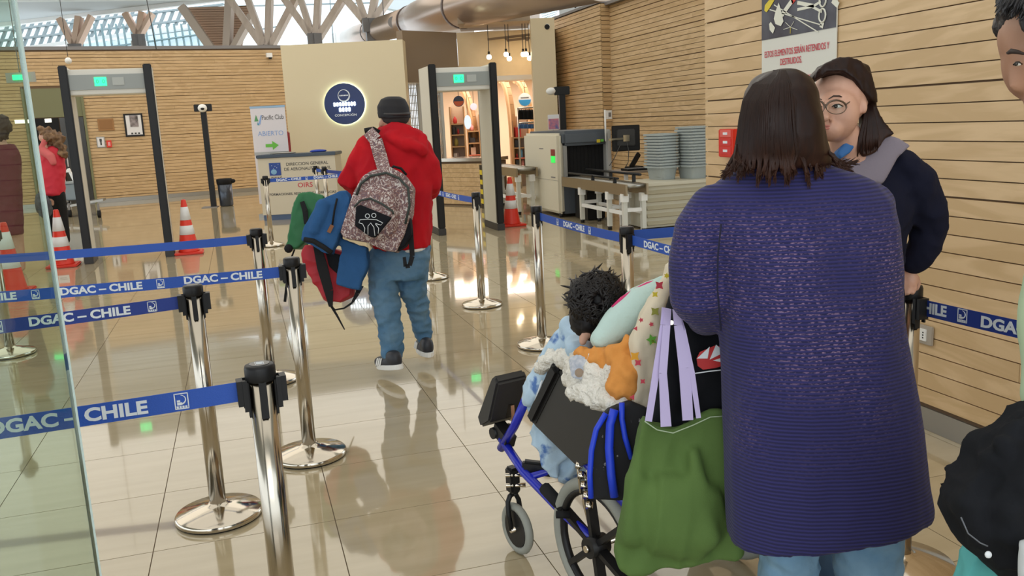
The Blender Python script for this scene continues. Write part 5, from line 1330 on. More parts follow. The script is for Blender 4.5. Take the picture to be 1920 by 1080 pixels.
q = B(); PO([(1066, 672), (1085, 664), (1130, 686), (1128, 705), (1100, 712), (1072, 708)], 2.47, .03)(q); q.obj('grey_patch', mat('heather_patch', (.38, .42, .5), .9, col2=(.6, .62, .66), nscale=90), o, world=True, bevel=.004)
o = blob('orange_scarf', [T((1090, 660, 2.50, 14), (1115, 672, 2.47, 22), (1150, 668, 2.44, 20), (1180, 652, 2.42, 20)), T((1120, 690, 2.47, 14), (1150, 672, 2.42, 14), (1195, 640, 2.42, 12)), T((1170, 668, 2.42, 22), (1178, 705, 2.40, 32), (1165, 735, 2.40, 28), (1158, 748, 2.41, 14)), T((1185, 690, 2.41, 22), (1188, 720, 2.41, 24))], ORANGE, None, .006, 3, ripple=.012, rsc=24, st=(1, 1, .5))
tag(o, 'crumpled orange cotton cloth hanging beside the child’s head', 'cloth')
pil = thing('neck_pillow', 'pale teal plush pillow with magenta piping behind the child’s head', 'pillow', at(1180, 640, 2.46))
blob('cover', [T((1130, 636, 2.50, 24), (1160, 606, 2.50, 33), (1205, 566, 2.50, 34), (1243, 540, 2.50, 24))], TEAL, pil, .008, 5, ripple=.003, rsc=16, fold=0)
q = B(); q.tube([at(x, y, 2.49) for x, y in ((1150, 578), (1166, 562), (1190, 546), (1214, 534), (1244, 526))], .0085, 10); q.obj('piping', MAGENTA, pil, world=True)
q = B(); q.tube([at(x, y, 2.474) for x, y in ((1152, 584), (1170, 567), (1194, 551), (1218, 539), (1244, 532))], .004, 8); q.obj('piping', mat('blue_piping', (.15, .4, .6), .6), pil, world=True)
bl = thing('printed_blanket', 'cream cotton sheet printed with small colourful figures, draped behind the child', 'blanket', at(1210, 700, 2.42))
blob('cloth', [PO([(1258, 498), (1290, 480), (1300, 560), (1262, 600), (1236, 690), (1228, 740), (1190, 800), (1172, 795), (1190, 735), (1176, 640), (1205, 580)], 2.40, .04), T((1262, 505, 2.38, 14), (1235, 570, 2.37, 20), (1205, 640, 2.37, 22), (1200, 720, 2.39, 20), (1185, 780, 2.4, 12)), T((1240, 560, 2.36, 9), (1228, 640, 2.36, 12), (1222, 720, 2.38, 9))], CREAMCL, bl, .008, 4, ripple=.007, rsc=17, st=(1, 1, .4))
def motif(x, y, r, m, k=6, z=2.335):
    q = B(); M_ = frame_m(at(x, y, z), RV, UV); rr = S(r, z)
    q.prism([M_ @ Vector(((rr if t % 2 else rr*.5)*math.cos(math.pi*t/k), (rr if t % 2 else rr*.5)*math.sin(math.pi*t/k), 0)) for t in range(2*k)], (M_.to_3x3() @ Vector((0, 0, 1)))*.0 - FV*.003)
    q.obj('printed_motif', m, bl, world=True)
for x, y, r, m, k in ((1202, 600, 5, REDTXT, 5), (1221, 608, 5, REDTXT, 5), (1236, 535, 10, REDTXT, 4), (1228, 552, 7, YEL, 4), (1250, 517, 6, YEL, 6), (1228, 584, 10, mat('olive_print', (.3, .3, .05), .7), 4), (1222, 637, 11, mat('leaf_print', (.1, .33, .03), .7), 5), (1224, 640, 5, YEL, 6), (1190, 668, 11, mat('orange_print', (.75, .35, .02), .7), 4), (1196, 680, 8, REDTXT, 4), (1192, 616, 5, REDTXT, 3), (1186, 745, 6, REDTXT, 3), (1205, 715, 6, REDTXT, 4)):
    motif(x, y, r, m, k)

# blue piped black cushion bag at the wheelchair side
st = thing('side_bag', 'black cushion with bright blue edging hanging by the rear wheel of the wheelchair', 'bag', at(1140, 860, 2.33))
blob('cushion', [PO([(1118, 795), (1140, 765), (1180, 750), (1215, 765), (1215, 930), (1160, 936), (1104, 934), (1104, 860)], 2.36, .05)], mat('lint_black', (.012, .012, .014), .9, col2=(.3, .3, .3), nscale=60, contrast=(.70, .74), bump=(40, .4)), st, .008, 4)
BP_ = mat('blue_piping_bright', (.012, .05, .62), .5)
for pts in (((1108, 934), (1106, 890), (1109, 845), (1118, 805), (1136, 775)), ((1152, 932), (1146, 890), (1142, 840), (1144, 795), (1152, 768)), ((1184, 860), (1172, 820), (1166, 785), (1166, 755))):
    q = B(); wv = .0075 if pts[0][0] != 1152 else .0115
    q.tube([at(x, y, 2.318) for x, y in pts], wv, 10); q.obj('blue_edging', BP_, st, world=True)
# black coat / rucksack hanging on the chair back
o = blob('black_coat', [PO([(1268, 560), (1345, 600), (1378, 640), (1380, 900), (1330, 915), (1220, 890), (1200, 830), (1226, 745), (1248, 640)], 2.30, .10), T((1262, 560, 2.30, 20), (1262, 640, 2.28, 26), (1250, 760, 2.27, 30))], CLOTHBK, None, .012, 5, ripple=.010, rsc=9)
tag(o, 'black coat with a red and white emblem hung on the wheelchair back', 'coat')
EM = frame_m(at(1330, 668, 2.20), RV, UV)
def epoly(name, pts, m, lift=0.0):
    s_ = 2.20/F; flat(name, [((x-1330)*s_, -(y-668)*s_) for x, y in pts], EM @ Matrix.Translation((0, 0, lift)), m, o, .002)
# emblem: red wing with white petals
epoly('emblem_red', [(1306, 672), (1312, 660), (1340, 648), (1360, 650), (1362, 684), (1340, 690), (1318, 693), (1308, 686)], mat('emblem_red', (.5, .02, .02), .6))
epoly('emblem_petal', [(1306, 672), (1330, 650), (1326, 672)], PRINT, .0025); epoly('emblem_petal', [(1330, 674), (1342, 646), (1358, 660)], PRINT, .0025); epoly('emblem_petal', [(1336, 676), (1360, 668), (1361, 680)], PRINT, .0025)
epoly('emblem_line', [(1297, 700), (1330, 695), (1358, 692), (1358, 694), (1330, 697), (1297, 702)], PRINT)
q = B(); q.cyl(at(1259, 605, 2.235), at(1259, 605, 2.245), .006, n=12); q.obj('snap_button', CHROME, o, world=True)

# green tote bag with lavender handles
tt = thing('tote_bag', 'large olive green fabric tote bag with lavender handles hanging behind the wheelchair', 'bag', at(1275, 1060, 2.22))
blob('bag_body', [PO([(1207, 782), (1228, 792), (1262, 800), (1300, 786), (1330, 770), (1362, 772), (1370, 850), (1384, 960), (1393, 1032), (1376, 1046), (1280, 1058), (1180, 1076), (1162, 1064), (1154, 1030), (1162, 980), (1180, 880)], 2.22, .05), EL(1275, 960, 2.22, 88, 88, .075, e=.8), T((1195, 900, 2.2, 22), (1186, 1000, 2.2, 26)), T((1300, 850, 2.19, 16), (1320, 1000, 2.19, 40))], GREEN, tt, .008, 4, ripple=.009, rsc=11, st=(1, 1, .3))
q = B(); q.tube([at(x, y, 2.172) for x, y in ((1209, 790), (1232, 806), (1262, 812), (1300, 797), (1332, 782), (1362, 780))], .0016, 5); q.obj('stitching', mat('pale_stitch', (.4, .5, .35), .7), tt, world=True)
def strap(name, pts, wpx, m, parent, th=.003, z=None):
    q = B(); P_ = [at(*p) for p in pts]
    for a, c, w0, w1 in zip(P_, P_[1:], wpx, wpx[1:]):
        t = (c-a).normalized(); side = t.cross(FV).normalized()
        ha, hc_ = side*S(w0/2, (a-CAM).dot(FV)), side*S(w1/2, (c-CAM).dot(FV)); off = FV*th
        q._add([a-ha, a+ha, c+hc_, c-hc_, a-ha+off, a+ha+off, c+hc_+off, c-hc_+off], [(0, 1, 2, 3), (7, 6, 5, 4), (0, 4, 5, 1), (1, 5, 6, 2), (2, 6, 7, 3), (3, 7, 4, 0)])
    return q.obj(name, m, parent, world=True)
strap('handle_strap', [(1216, 790, 2.175), (1230, 700, 2.17), (1246, 610, 2.17), (1250, 578, 2.20)], [13, 13, 16, 18], LAVEN, tt)
strap('handle_strap', [(1249, 800, 2.165), (1243, 700, 2.16), (1250, 610, 2.165), (1252, 578, 2.20)], [20, 15, 14, 14], LAVEN, tt)
strap('handle_strap', [(1290, 788, 2.165), (1284, 690, 2.16), (1272, 610, 2.165), (1268, 580, 2.20)], [20, 22, 16, 14], LAVEN, tt)
strap('handle_strap', [(1310, 784, 2.16), (1298, 700, 2.16), (1280, 620, 2.165), (1268, 582, 2.20)], [9, 10, 12, 12], LAVEN, tt)

# ------------------------------------------------------------------ woman in the blue cardigan
def down(x, y, z, h): p = at(x, y, z); return Vector((p.x, p.y, h))
wo = thing('person', 'woman seen from behind in a long navy ribbed cardigan and pale jeans, pushing the wheelchair', 'person', (down(1500, 600, 2.12, 0).x, down(1500, 600, 2.12, 0).y, 0))
ZW = 2.10
body_tor = LO((1475, 290, ZW, 40, .05), (1480, 320, ZW, 70, .07), (1492, 345, ZW, 135, .08), (1500, 400, ZW, 150, .10), (1510, 560, ZW, 148, .11), (1525, 700, ZW, 150, .12), (1540, 850, ZW, 150, .12), (1545, 930, ZW, 140, .11))
lA = at(1482, 930, 2.12); lB = down(1480, 985, 2.10, .45); lC = Vector((lB.x+.0, lB.y+.02, .06))
rA = at(1618, 900, 2.12); rB = at(1632, 985, 2.12); rC = Vector((rB.x+.02, rB.y+.05, .06))
blob('body', [EL(1468, 205, ZW, 56, 70, .09), EL(1470, 215, ZW+.05, 42, 62, .075), EL(1470, 222, ZW+.13, 9, 13, .025), EL(1455, 205, ZW+.118, 9, 6, .012), EL(1486, 205, ZW+.118, 9, 6, .012), EL(1470, 246, ZW+.12, 16, 6, .015), T((1472, 250, ZW, 38), (1475, 310, ZW, 42)), body_tor,
              T((1345, 395, ZW, 34), (1305, 470, ZW, 30), (1300, 560, ZW, 26), (1325, 590, ZW+.16, 22), (1340, 590, ZW+.22, 19)), EL(1345, 590, ZW+.25, 20, 17, .05), T((1335, 600, ZW+.27, 6), (1340, 615, ZW+.29, 6)), T((1345, 600, ZW+.27, 6), (1352, 616, ZW+.29, 6)), T((1354, 600, ZW+.27, 6), (1362, 614, ZW+.29, 6)), T((1362, 595, ZW+.26, 5), (1372, 606, ZW+.28, 5)), T((1332, 585, ZW+.24, 6), (1325, 598, ZW+.28, 5)),
              T((1630, 395, ZW, 30), (1640, 480, ZW, 24), (1625, 570, ZW+.16, 22), (1596, 580, ZW+.24, 19)), EL(1590, 582, ZW+.27, 20, 17, .05),
              TW([(lA, .075), (lB, .055), (lC, .045)]), TW([(rA, .085), (rB, .06), (rC, .045)]), TW([(lC, .04), (lC+Vector((.03, .14, -.02)), .03)]), TW([(rC, .04), (rC+Vector((.03, .14, -.02)), .03)])], SKINP, wo, .011, 5)
card = blob('cardigan', [LO((1480, 300, ZW, 62, .06), (1482, 318, ZW, 100, .085), (1490, 340, ZW, 146, .10), (1500, 372, ZW, 172, .115), (1504, 420, ZW, 178, .13), (1510, 500, ZW, 170, .14), (1514, 560, ZW, 166, .145), (1521, 620, ZW, 167, .15), (1530, 700, ZW, 172, .155), (1540, 800, ZW, 179, .16), (1545, 900, ZW, 183, .16, -8), (1549, 952, ZW, 185, .16, -26), (1550, 978, ZW, 184, .155, -34)),
                     T((1338, 388, ZW, 44), (1318, 430, ZW, 52), (1305, 500, ZW, 50), (1308, 560, ZW, 50), (1322, 590, ZW+.07, 38), (1335, 600, ZW+.18, 32)),
                     T((1636, 385, ZW, 44), (1640, 450, ZW+.02, 38), (1632, 560, ZW+.10, 34), (1600, 590, ZW+.2, 30))], KNIT, wo, .008, 5, ripple=.006, rsc=7, st=(1, 1, .3))
q = B(); q.tube([at(x, y, ZW-.17+z) for x, y, z in ((1352, 420, .075), (1346, 480, .06), (1345, 540, .055), (1352, 620, .05))], .0022, 6); q.obj('sleeve_seam', mat('seam_navy', (.006, .006, .03), .9), card, world=True)
wj = blob('jeans', [TW([(lA, .085), (at(1482, 985, 2.10), .070), (lB, .068), (Vector((lB.x, lB.y, .30)), .062), (Vector((lC.x, lC.y, .10)), .072)]), TW([(rA, .10), (rB, .088), (Vector((rB.x, rB.y, .42)), .075), (Vector((rC.x, rC.y, .10)), .075)]), LO((1545, 800, ZW, 130, .11), (1548, 900, ZW, 140, .11), n=20)], JEANL, wo, .009, 3, ripple=.008, rsc=11, st=(1, 1, 1.6))
for c in (lC, rC):
    q = B(); q.ell(c+Vector((.03, .09, -.015)), (.05, .14, .042), n=16); q.obj('shoe', BLACKR, wo, world=True)
# hair
HM = bpy.data.materials.new('dark_brown_hair'); HM.use_nodes = True; nt = HM.node_tree; hb_ = nt.nodes['Principled BSDF']
hb_.inputs['Roughness'].default_value = .45; hb_.inputs['Specular IOR Level'].default_value = .22
g_ = nt.nodes.new('ShaderNodeNewGeometry'); s_ = nt.nodes.new('ShaderNodeSeparateXYZ'); nt.links.new(g_.outputs['Position'], s_.inputs[0])
mr_ = nt.nodes.new('ShaderNodeMapRange'); mr_.inputs[1].default_value = 1.52; mr_.inputs[2].default_value = 1.36; nt.links.new(s_.outputs['Z'], mr_.inputs[0])
nn_ = nt.nodes.new('ShaderNodeTexNoise'); nn_.inputs['Scale'].default_value = 1; mp_ = nt.nodes.new('ShaderNodeMapping'); mp_.inputs['Scale'].default_value = (110, 110, 5); nt.links.new(g_.outputs['Position'], mp_.inputs[0]); nt.links.new(mp_.outputs[0], nn_.inputs[0])
ml_ = nt.nodes.new('ShaderNodeMath'); ml_.operation = 'MULTIPLY'; nt.links.new(mr_.outputs[0], ml_.inputs[0]); nt.links.new(nn_.outputs['Fac'], ml_.inputs[1])
ad_ = nt.nodes.new('ShaderNodeMath'); ad_.operation = 'MULTIPLY_ADD'; ad_.inputs[1].default_value = .25; nt.links.new(nn_.outputs['Fac'], ad_.inputs[0]); nt.links.new(ml_.outputs[0], ad_.inputs[2])
mx_ = nt.nodes.new('ShaderNodeMix'); mx_.data_type = 'RGBA'; mx_.inputs[6].default_value = (.008, .004, .004, 1); mx_.inputs[7].default_value = (.085, .030, .015, 1); nt.links.new(ad_.outputs[0], mx_.inputs[0]); nt.links.new(mx_.outputs[2], hb_.inputs['Base Color'])
def hw(y):
    T_ = ((128, 8), (134, 32), (145, 50), (170, 64), (205, 72), (250, 79), (295, 90), (330, 94))
    for (a, wa), (c, wc) in zip(T_, T_[1:]):
        if y <= c: return wa+(wc-wa)*max(0, (y-a))/(c-a)
    return 92
def HX(y): return 1466-3.5*math.sin(max(0, min(1, (y-130)/160))*math.pi)
def hd(y): return .04+.088*min(1, math.sqrt(max(0, (y-128))/52)) if y < 260 else .128-.05*min(1, (y-260)/70)
hair = blob('hair', [LO(*[(HX(y), y, ZW-.012, hw(y)-2, hd(y)) for y in (131, 138, 150, 170, 205, 250, 285, 312)], n=32, e=.97)], HM, wo, .008, 3, ripple=.003, rsc=16, fold=0)
rnd = random.Random(12)
q = B()
for cl_ in range(46):
    u = -1+2*(cl_+.5)/46+rnd.uniform(-.02, .02); ang = u*1.62
    ct = rnd.uniform(312, 338)+(10 if abs(u) < .35 else 0); fx = 22*u*abs(u)+rnd.uniform(-9, 9); fd = rnd.uniform(-.004, .014)
    if u > .75: fx += rnd.uniform(8, 26); ct -= 12
    wav = rnd.uniform(-5, 5)
    for k in range(13):
        a2 = ang+rnd.uniform(-.055, .055)
        P_ = []; RR = []
        part = 1467+14*math.sin(ang*1.0)
        for y in (132, 142, 160, 190, 225, 262, 288):
            ww = hw(y); f_ = min(1, (y-126)/40)
            x = part*(1-f_)+(HX(y)+ww*math.sin(a2))*f_ if f_ < 1 else HX(y)+ww*math.sin(a2)
            P_.append(at(x+rnd.uniform(-.6, .6), y, ZW-.012-(hd(y)+.003)*math.cos(a2)-rnd.uniform(0, .002)))
        P_.append(at(1467+hw(300)*math.sin(ang*.5+a2*.5)+wav+fx*.25, 306, ZW-.012-(hd(300)+.006)*math.cos(ang)))
        P_.append(at(1467+hw(310)*math.sin(ang*.8+a2*.2)+wav*.3+fx*.65+rnd.uniform(-3, 3), (306+ct)/2+3, ZW-.012-(hd(308)+.012+fd*.5)*math.cos(ang)))
        P_.append(at(1467+hw(320)*math.sin(ang)+fx+rnd.uniform(-4, 4), ct+rnd.uniform(-7, 9), ZW-.012-(hd(306)+.018+fd)*math.cos(ang)))
        r0 = rnd.uniform(.002, .0036)
        q.tube(P_, [r0*.5, r0, r0, r0, r0, r0, r0, r0, r0*.8, r0*.15], 5, cap=False)
for k in range(60):
    a = rnd.uniform(0, 1)
    if k < 36: q.tube([at(1546, 262+20*a, ZW-.04), at(1556+8*a, 290, ZW-.08), at(1574+rnd.uniform(-6, 8), 303+8*a, ZW-.11), at(1596+rnd.uniform(-25, 6), 300+rnd.uniform(-4, 20), ZW-.12)], [.0025, .003, .0025, .0005], 5)
    else: q.tube([at(1392, 235+40*a, ZW-.03), at(1386-6*a, 272, ZW-.05), at(1382+rnd.uniform(-6, 10), 298, ZW-.07), at(1380+rnd.uniform(-6, 24), 314+rnd.uniform(-8, 12), ZW-.09)], [.0025, .003, .0025, .0005], 5)
o = q.obj('hair_strands', HM, hair, world=True); o['kind'] = 'stuff'

# ------------------------------------------------------------------ woman with glasses (staff) resting a hand on the post
ZO = 2.52
of = thing('person', 'woman with glasses and long dark hair in a navy jacket, hand on a barrier post', 'person', (down(1620, 600, 2.72, 0).x, down(1620, 600, 2.72, 0).y, 0))
HZ = 2.50
head = [EL(1575, 182, HZ+.03, 51, 57, .092), EL(1566, 216, HZ-.02, 42, 50, .075, -4), EL(1556, 244, HZ-.045, 25, 21, .045), EL(1540, 224, HZ-.10, 9, 8, .014), T((1550, 196, HZ-.082, 4.5), (1549, 210, HZ-.10, 5.5), (1549, 221, HZ-.112, 7)), EL(1557, 224, HZ-.094, 5, 4, .009), EL(1572, 224, HZ-.065, 19, 15, .02), EL(1524, 224, HZ-.045, 12, 14, .02),
        EL(1619, 201, HZ-.035, 7, 14, .014), EL(1564, 189, HZ-.072, 21, 5, .012), EL(1545, 241, HZ-.078, 11, 5, .012), T((1585, 255, HZ+.03, 30), (1595, 290, HZ+.06, 36), (1600, 320, HZ+.1, 44))]
oar = [(1698, 328, ZO+.10, 22), (1736, 395, ZO+.12, 20), (1744, 428, ZO+.14, 19), (1727, 472, ZO+.17, 17), (1708, 500, ZO+.19, 15)]
HZ2 = ZO+.205
hand = [EL(1705, 524, HZ2, 16, 20, .028), T((1698, 510, HZ2, 13), (1706, 500, HZ2, 14)),
        T((1712, 532, HZ2-.015, 6.2), (1715, 541, HZ2-.03, 5.6), (1711, 549, HZ2-.035, 4.8)),
        T((1704, 532, HZ2-.02, 6), (1705, 543, HZ2-.035, 5.4), (1702, 550, HZ2-.04, 4.6)),
        T((1695, 532, HZ2-.015, 6.2), (1692, 546, HZ2-.028, 5.5), (1690, 556, HZ2-.03, 4.8)),
        T((1688, 524, HZ2-.01, 5.6), (1683, 540, HZ2-.02, 5), (1683, 552, HZ2-.02, 4.4)),
        T((1718, 520, HZ2+.01, 6), (1722, 532, HZ2+.02, 5), (1719, 542, HZ2+.025, 4.4))]
op = at(1620, 640, 2.74)
l1 = Vector((op.x-.09, op.y, .06)); l2 = Vector((op.x+.09, op.y+.03, .06))
blob('body', head+[T(*oar)]+hand+[LO((1605, 300, ZO+.1, 40, .05), (1620, 336, ZO+.12, 70, .07), (1625, 420, ZO+.15, 66, .09), (1620, 560, ZO+.18, 60, .09), (1618, 680, ZO+.2, 66, .1)), T((1560, 340, ZO+.12, 26), (1540, 430, ZO+.1, 22), (1555, 520, ZO-.0, 18)),
     TW([(at(1595, 680, ZO+.2), .085), (Vector((l1.x, l1.y, .48)), .05), (l1, .04)]), TW([(at(1645, 680, ZO+.2), .085), (Vector((l2.x, l2.y, .48)), .05), (l2, .04)])], SKIN, of, .0055, 3)
jk = blob('jacket', [LO((1612, 310, ZO+.1, 62, .07), (1622, 335, ZO+.12, 92, .10), (1624, 400, ZO+.14, 82, .115), (1612, 470, ZO+.16, 72, .115), (1610, 560, ZO+.18, 72, .12), (1612, 640, ZO+.2, 76, .12)),
                    T((1694, 318, ZO+.08, 37), (1714, 340, ZO+.09, 39), (1736, 395, ZO+.12, 36), (1744, 425, ZO+.14, 34), (1730, 462, ZO+.16, 31), (1716, 488, ZO+.18, 26)), T((1560, 330, ZO+.12, 34), (1540, 430, ZO+.1, 30), (1555, 500, ZO+.0, 26))], NAVY, of, .008, 4, ripple=.009, rsc=12, fold=.6)
blob('shoulder_yoke', [PO([(1566, 300), (1590, 280), (1612, 262), (1640, 256), (1672, 266), (1690, 280), (1668, 300), (1652, 330), (1640, 350), (1560, 350)], ZO+.06, .13)], LILAC, of, .007, 6)
blob('shirt_collar', [PO([(1580, 268), (1600, 250), (1610, 262), (1590, 288), (1572, 300), (1566, 286)], ZO-.005, .04)], mat('blue_collar', (.03, .14, .38), .7), of, .005, 3)
q = B(); q.tube([at(1712+19*math.cos(t*math.pi/10), 497+5.5*math.sin(t*math.pi/10), HZ2-.03*math.sin(t*math.pi/10)) for t in range(20)], .005, 8, closed=True); q.obj('watch_band', CHROME, of, world=True)
q = B(); q.ell(at(1718, 502, HZ2-.04), (.014, .012, .006), Matrix((RV, UV, FV)).transposed()); q.obj('watch_face', BLACKP, of, world=True)
blob('jeans', [LO((1618, 620, ZO+.2, 72, .11), (1618, 700, ZO+.2, 74, .12)), TW([(at(1590, 690, ZO+.2), .095), (Vector((l1.x, l1.y, .48)), .068), (Vector((l1.x, l1.y, .1)), .06)]), TW([(at(1650, 690, ZO+.2), .095), (Vector((l2.x, l2.y, .48)), .068), (Vector((l2.x, l2.y, .1)), .06)])], JEAND, of, .009, 4, ripple=.008, rsc=9)
for c in (l1, l2):
    q = B(); q.ell(c+Vector((-.03, -.08, -.018)), (.045, .13, .04), n=16); q.obj('shoe', BLACKR, of, world=True)
# eyes, brows, mouth, glasses
CB = Matrix((RV, UV, FV)).transposed()
def eyeset(par, x, y, z, wpx, hpx, look=0, lid=SKIN):
    q = B(); q.ell(at(x, y, z), (S(wpx, z), S(hpx, z), .006), CB, n=14); q.obj('eyeball', EYEW, par, world=True)
    q = B(); q.ell(at(x+look, y, z-.0045), (S(hpx*.95, z), S(hpx*.95, z), .003), CB, n=12); q.obj('iris', EYEB, par, world=True)
    q = B(); q.tube([at(x-wpx*1.1, y+hpx*.4, z-.002), at(x-wpx*.5, y-hpx*.7, z-.007), at(x+wpx*.3, y-hpx*.9, z-.007), at(x+wpx*1.15, y+hpx*.1, z-.002)], .0016, 6); q.obj('upper_lashes', EYEB, par, world=True)
eyeset(of, 1570, 199, HZ-.090, 9.5, 4.2, -3)
eyeset(of, 1533, 200, HZ-.094, 7, 4, -1)
BROW = mat('brow_hair', (.03, .016, .012), .7)
q = B(); q.tube([at(1553, 186, HZ-.089), at(1563, 180, HZ-.090), at(1574, 180, HZ-.086), at(1585, 185, HZ-.075)], [.0012, .0026, .0022, .0008], 6); q.obj('eyebrow', BROW, of, world=True)
q = B(); q.tube([at(1524, 188, HZ-.08), at(1532, 183, HZ-.089), at(1541, 187, HZ-.089)], [.001, .0024, .001], 6); q.obj('eyebrow', BROW, of, world=True)
q = B(); q.tube([at(1528, 236, HZ-.080), at(1540, 234.5, HZ-.092), at(1552, 236, HZ-.088), at(1562, 238, HZ-.077)], [.001, .0026, .0026, .001], 7); q.obj('upper_lip', LIP, of, world=True)
q = B(); q.tube([at(1530, 239, HZ-.080), at(1541, 240.5, HZ-.091), at(1552, 241, HZ-.087), at(1560, 239.5, HZ-.077)], [.001, .003, .003, .001], 7); q.obj('lower_lip', LIP, of, world=True)
LENS = PANE.copy(); LENS.name = 'spectacle_lens'
for n_ in LENS.node_tree.nodes:
    if n_.type == 'MIX_SHADER': n_.inputs[0].default_value = 0
gs = B()
for cx, rxp, zz in ((1568, 19, HZ-.122), (1531, 15, HZ-.122)):
    gs.tube([at(cx+rxp*math.cos(t*math.pi/10), 201+13*math.sin(t*math.pi/10), zz+(.014 if cx > 1550 else 0)*max(0, math.cos(t*math.pi/10))) for t in range(20)], [.0012 if 0 < t < 10 else .0028 for t in range(20)], 6, closed=True)
gs.tube([at(1550, 197, HZ-.122), at(1547, 196, HZ-.125), at(1545, 198, HZ-.122)], .0018, 6)
gs.tube([at(1586, 196, HZ-.112), at(1600, 186, HZ-.06), at(1618, 183, HZ-.015)], .0018, 6)
gl_ = gs.obj('glasses', mat('glasses_frame', (.10, .06, .035), .3), of, world=True)
q = B(); q.prism([at(1568+17*math.cos(t*math.pi/10), 201+12.5*math.sin(t*math.pi/10), HZ-.120) for t in range(20)], FV*.001); q.obj('lens', LENS, gl_, world=True)
q = B(); q.ell(at(1618, 212, HZ-.005), (.002, .002, .002), n=8); q.obj('earring', CHROME, of, world=True)
ohair = blob('hair', [LO((1582, 116, HZ+.03, 26, .05), (1580, 126, HZ+.035, 46, .08), (1581, 145, HZ+.05, 50, .085), (1592, 172, HZ+.085, 44, .065), (1596, 215, HZ+.10, 38, .05), n=28, e=.95),
                   PO([(1517, 158), (1522, 141), (1538, 125), (1560, 115), (1582, 113), (1604, 120), (1622, 142), (1631, 170), (1637, 200), (1626, 196), (1614, 184), (1603, 172), (1592, 154), (1570, 140), (1546, 141), (1528, 153)], [HZ-.02, HZ-.035, HZ-.03, HZ-.02, HZ-.02, HZ-.015, HZ-.01, HZ+.0, HZ+.02, HZ-.002, HZ-.016, HZ-.026, HZ-.034, HZ-.036, HZ-.034, HZ-.026], .085),
                   PO([(1622, 176), (1632, 176), (1637, 205), (1650, 232), (1668, 254), (1650, 264), (1636, 287), (1612, 298), (1602, 287), (1605, 256), (1617, 232)], HZ+.03, .07)], HM, of, .006, 4, ripple=.002, rsc=25)
q = B(); rnd = random.Random(5)
for k in range(190):
    a = rnd.uniform(0, 1); bb_ = rnd.uniform(0, 1)
    if k < 90: q.tube([at(1542+30*a, 122-5*a, HZ-.045+.02*a), at(1568+34*a, 122+8*bb_, HZ-.072+.05*a), at(1598+18*a, 140+10*bb_, HZ-.054+.05*a), at(1612+14*a, 168, HZ-.022+.03*a)], [.0012, .002, .002, .0008], 5)
    elif k < 140: q.tube([at(1550+10*a, 121, HZ-.05), at(1536+8*a, 130+6*bb_, HZ-.07), at(1524+5*a, 144+6*bb_, HZ-.055)], [.0012, .002, .0005], 5)
    else: q.tube([at(1626+8*a, 185, HZ-.006), at(1618+24*a, 228, HZ-.008), at(1610+38*a, 258, HZ-.008), at(1606+40*a, 284+14*bb_-14*a, HZ-.006)], [.0015, .0025, .0025, .0006], 5)
o = q.obj('hair_strands', HM, ohair, world=True); o['kind'] = 'stuff'

# ------------------------------------------------------------------ man in the red hoodie
ZM = 5.72
mn = thing('person', 'man in a red hoodie, black cap and jeans walking away, loaded with bags', 'person', (down(755, 600, ZM, 0).x, down(755, 600, ZM, 0).y, 0))
blob('body', [EL(739, 212, ZM, 26, 31, .10), EL(739, 222, ZM+.06, 20, 26, .06), EL(739, 224, ZM+.12, 4, 5, .02), EL(713, 234, ZM, 4, 8, .02), EL(766, 230, ZM, 4, 8, .02), T((742, 235, ZM, 20), (747, 262, ZM, 22)), LO((748, 262, ZM, 35, .07), (742, 290, ZM, 62, .10), (740, 370, ZM, 62, .11), (748, 460, ZM, 55, .11)),
              T((684, 290, ZM, 15), (658, 335, ZM+.02, 13), (670, 360, ZM+.2, 11)), EL(682, 368, ZM+.32, 9, 8, .045), T((684, 374, ZM+.36, 3), (690, 380, ZM+.38, 2.6)), T((680, 376, ZM+.36, 3), (685, 383, ZM+.38, 2.6)),
              T((792, 295, ZM, 15), (809, 340, ZM+.02, 12), (804, 360, ZM+.2, 10)), EL(800, 366, ZM+.34, 9, 8, .045),
              T((722, 480, ZM, 27), (722, 560, ZM-.05, 20), (738, 640, ZM-.05, 13), (735, 676, ZM-.05, 11)), T((774, 480, ZM, 27), (774, 545, ZM+.05, 19), (790, 600, ZM+.15, 13), (794, 642, ZM+.18, 10))], SKIND, mn, .014, 4)
cap = blob('cap', [LO((738, 181, ZM, 12, .05), (737, 186, ZM, 23, .085), (737, 200, ZM, 30, .11), (739, 216, ZM, 30.5, .112), (740, 222, ZM, 30, .11), n=24, e=1), T((722, 222, ZM+.12, 6), (745, 222, ZM+.15, 6))], mat('cap_black', (.012, .011, .014), .8), mn, .008, 2)
q = B(); q.tube([at(739+29.5*math.cos(a), 212+2*math.sin(a), ZM-.108*abs(math.sin(a))-.004) for a in [math.pi*t/10 for t in range(11)]], .008, 6); q.obj('cap_strap', mat('cap_strap', (.04, .035, .035), .6), cap, world=True)
blob('hair_nape', [LO((741, 218, ZM-.005, 28, .095), (742, 228, ZM-.01, 24, .085), (743, 234, ZM-.01, 17, .07), n=20, e=1)], mat('nape_hair', (.02, .013, .012), .8), mn, .009, 2)
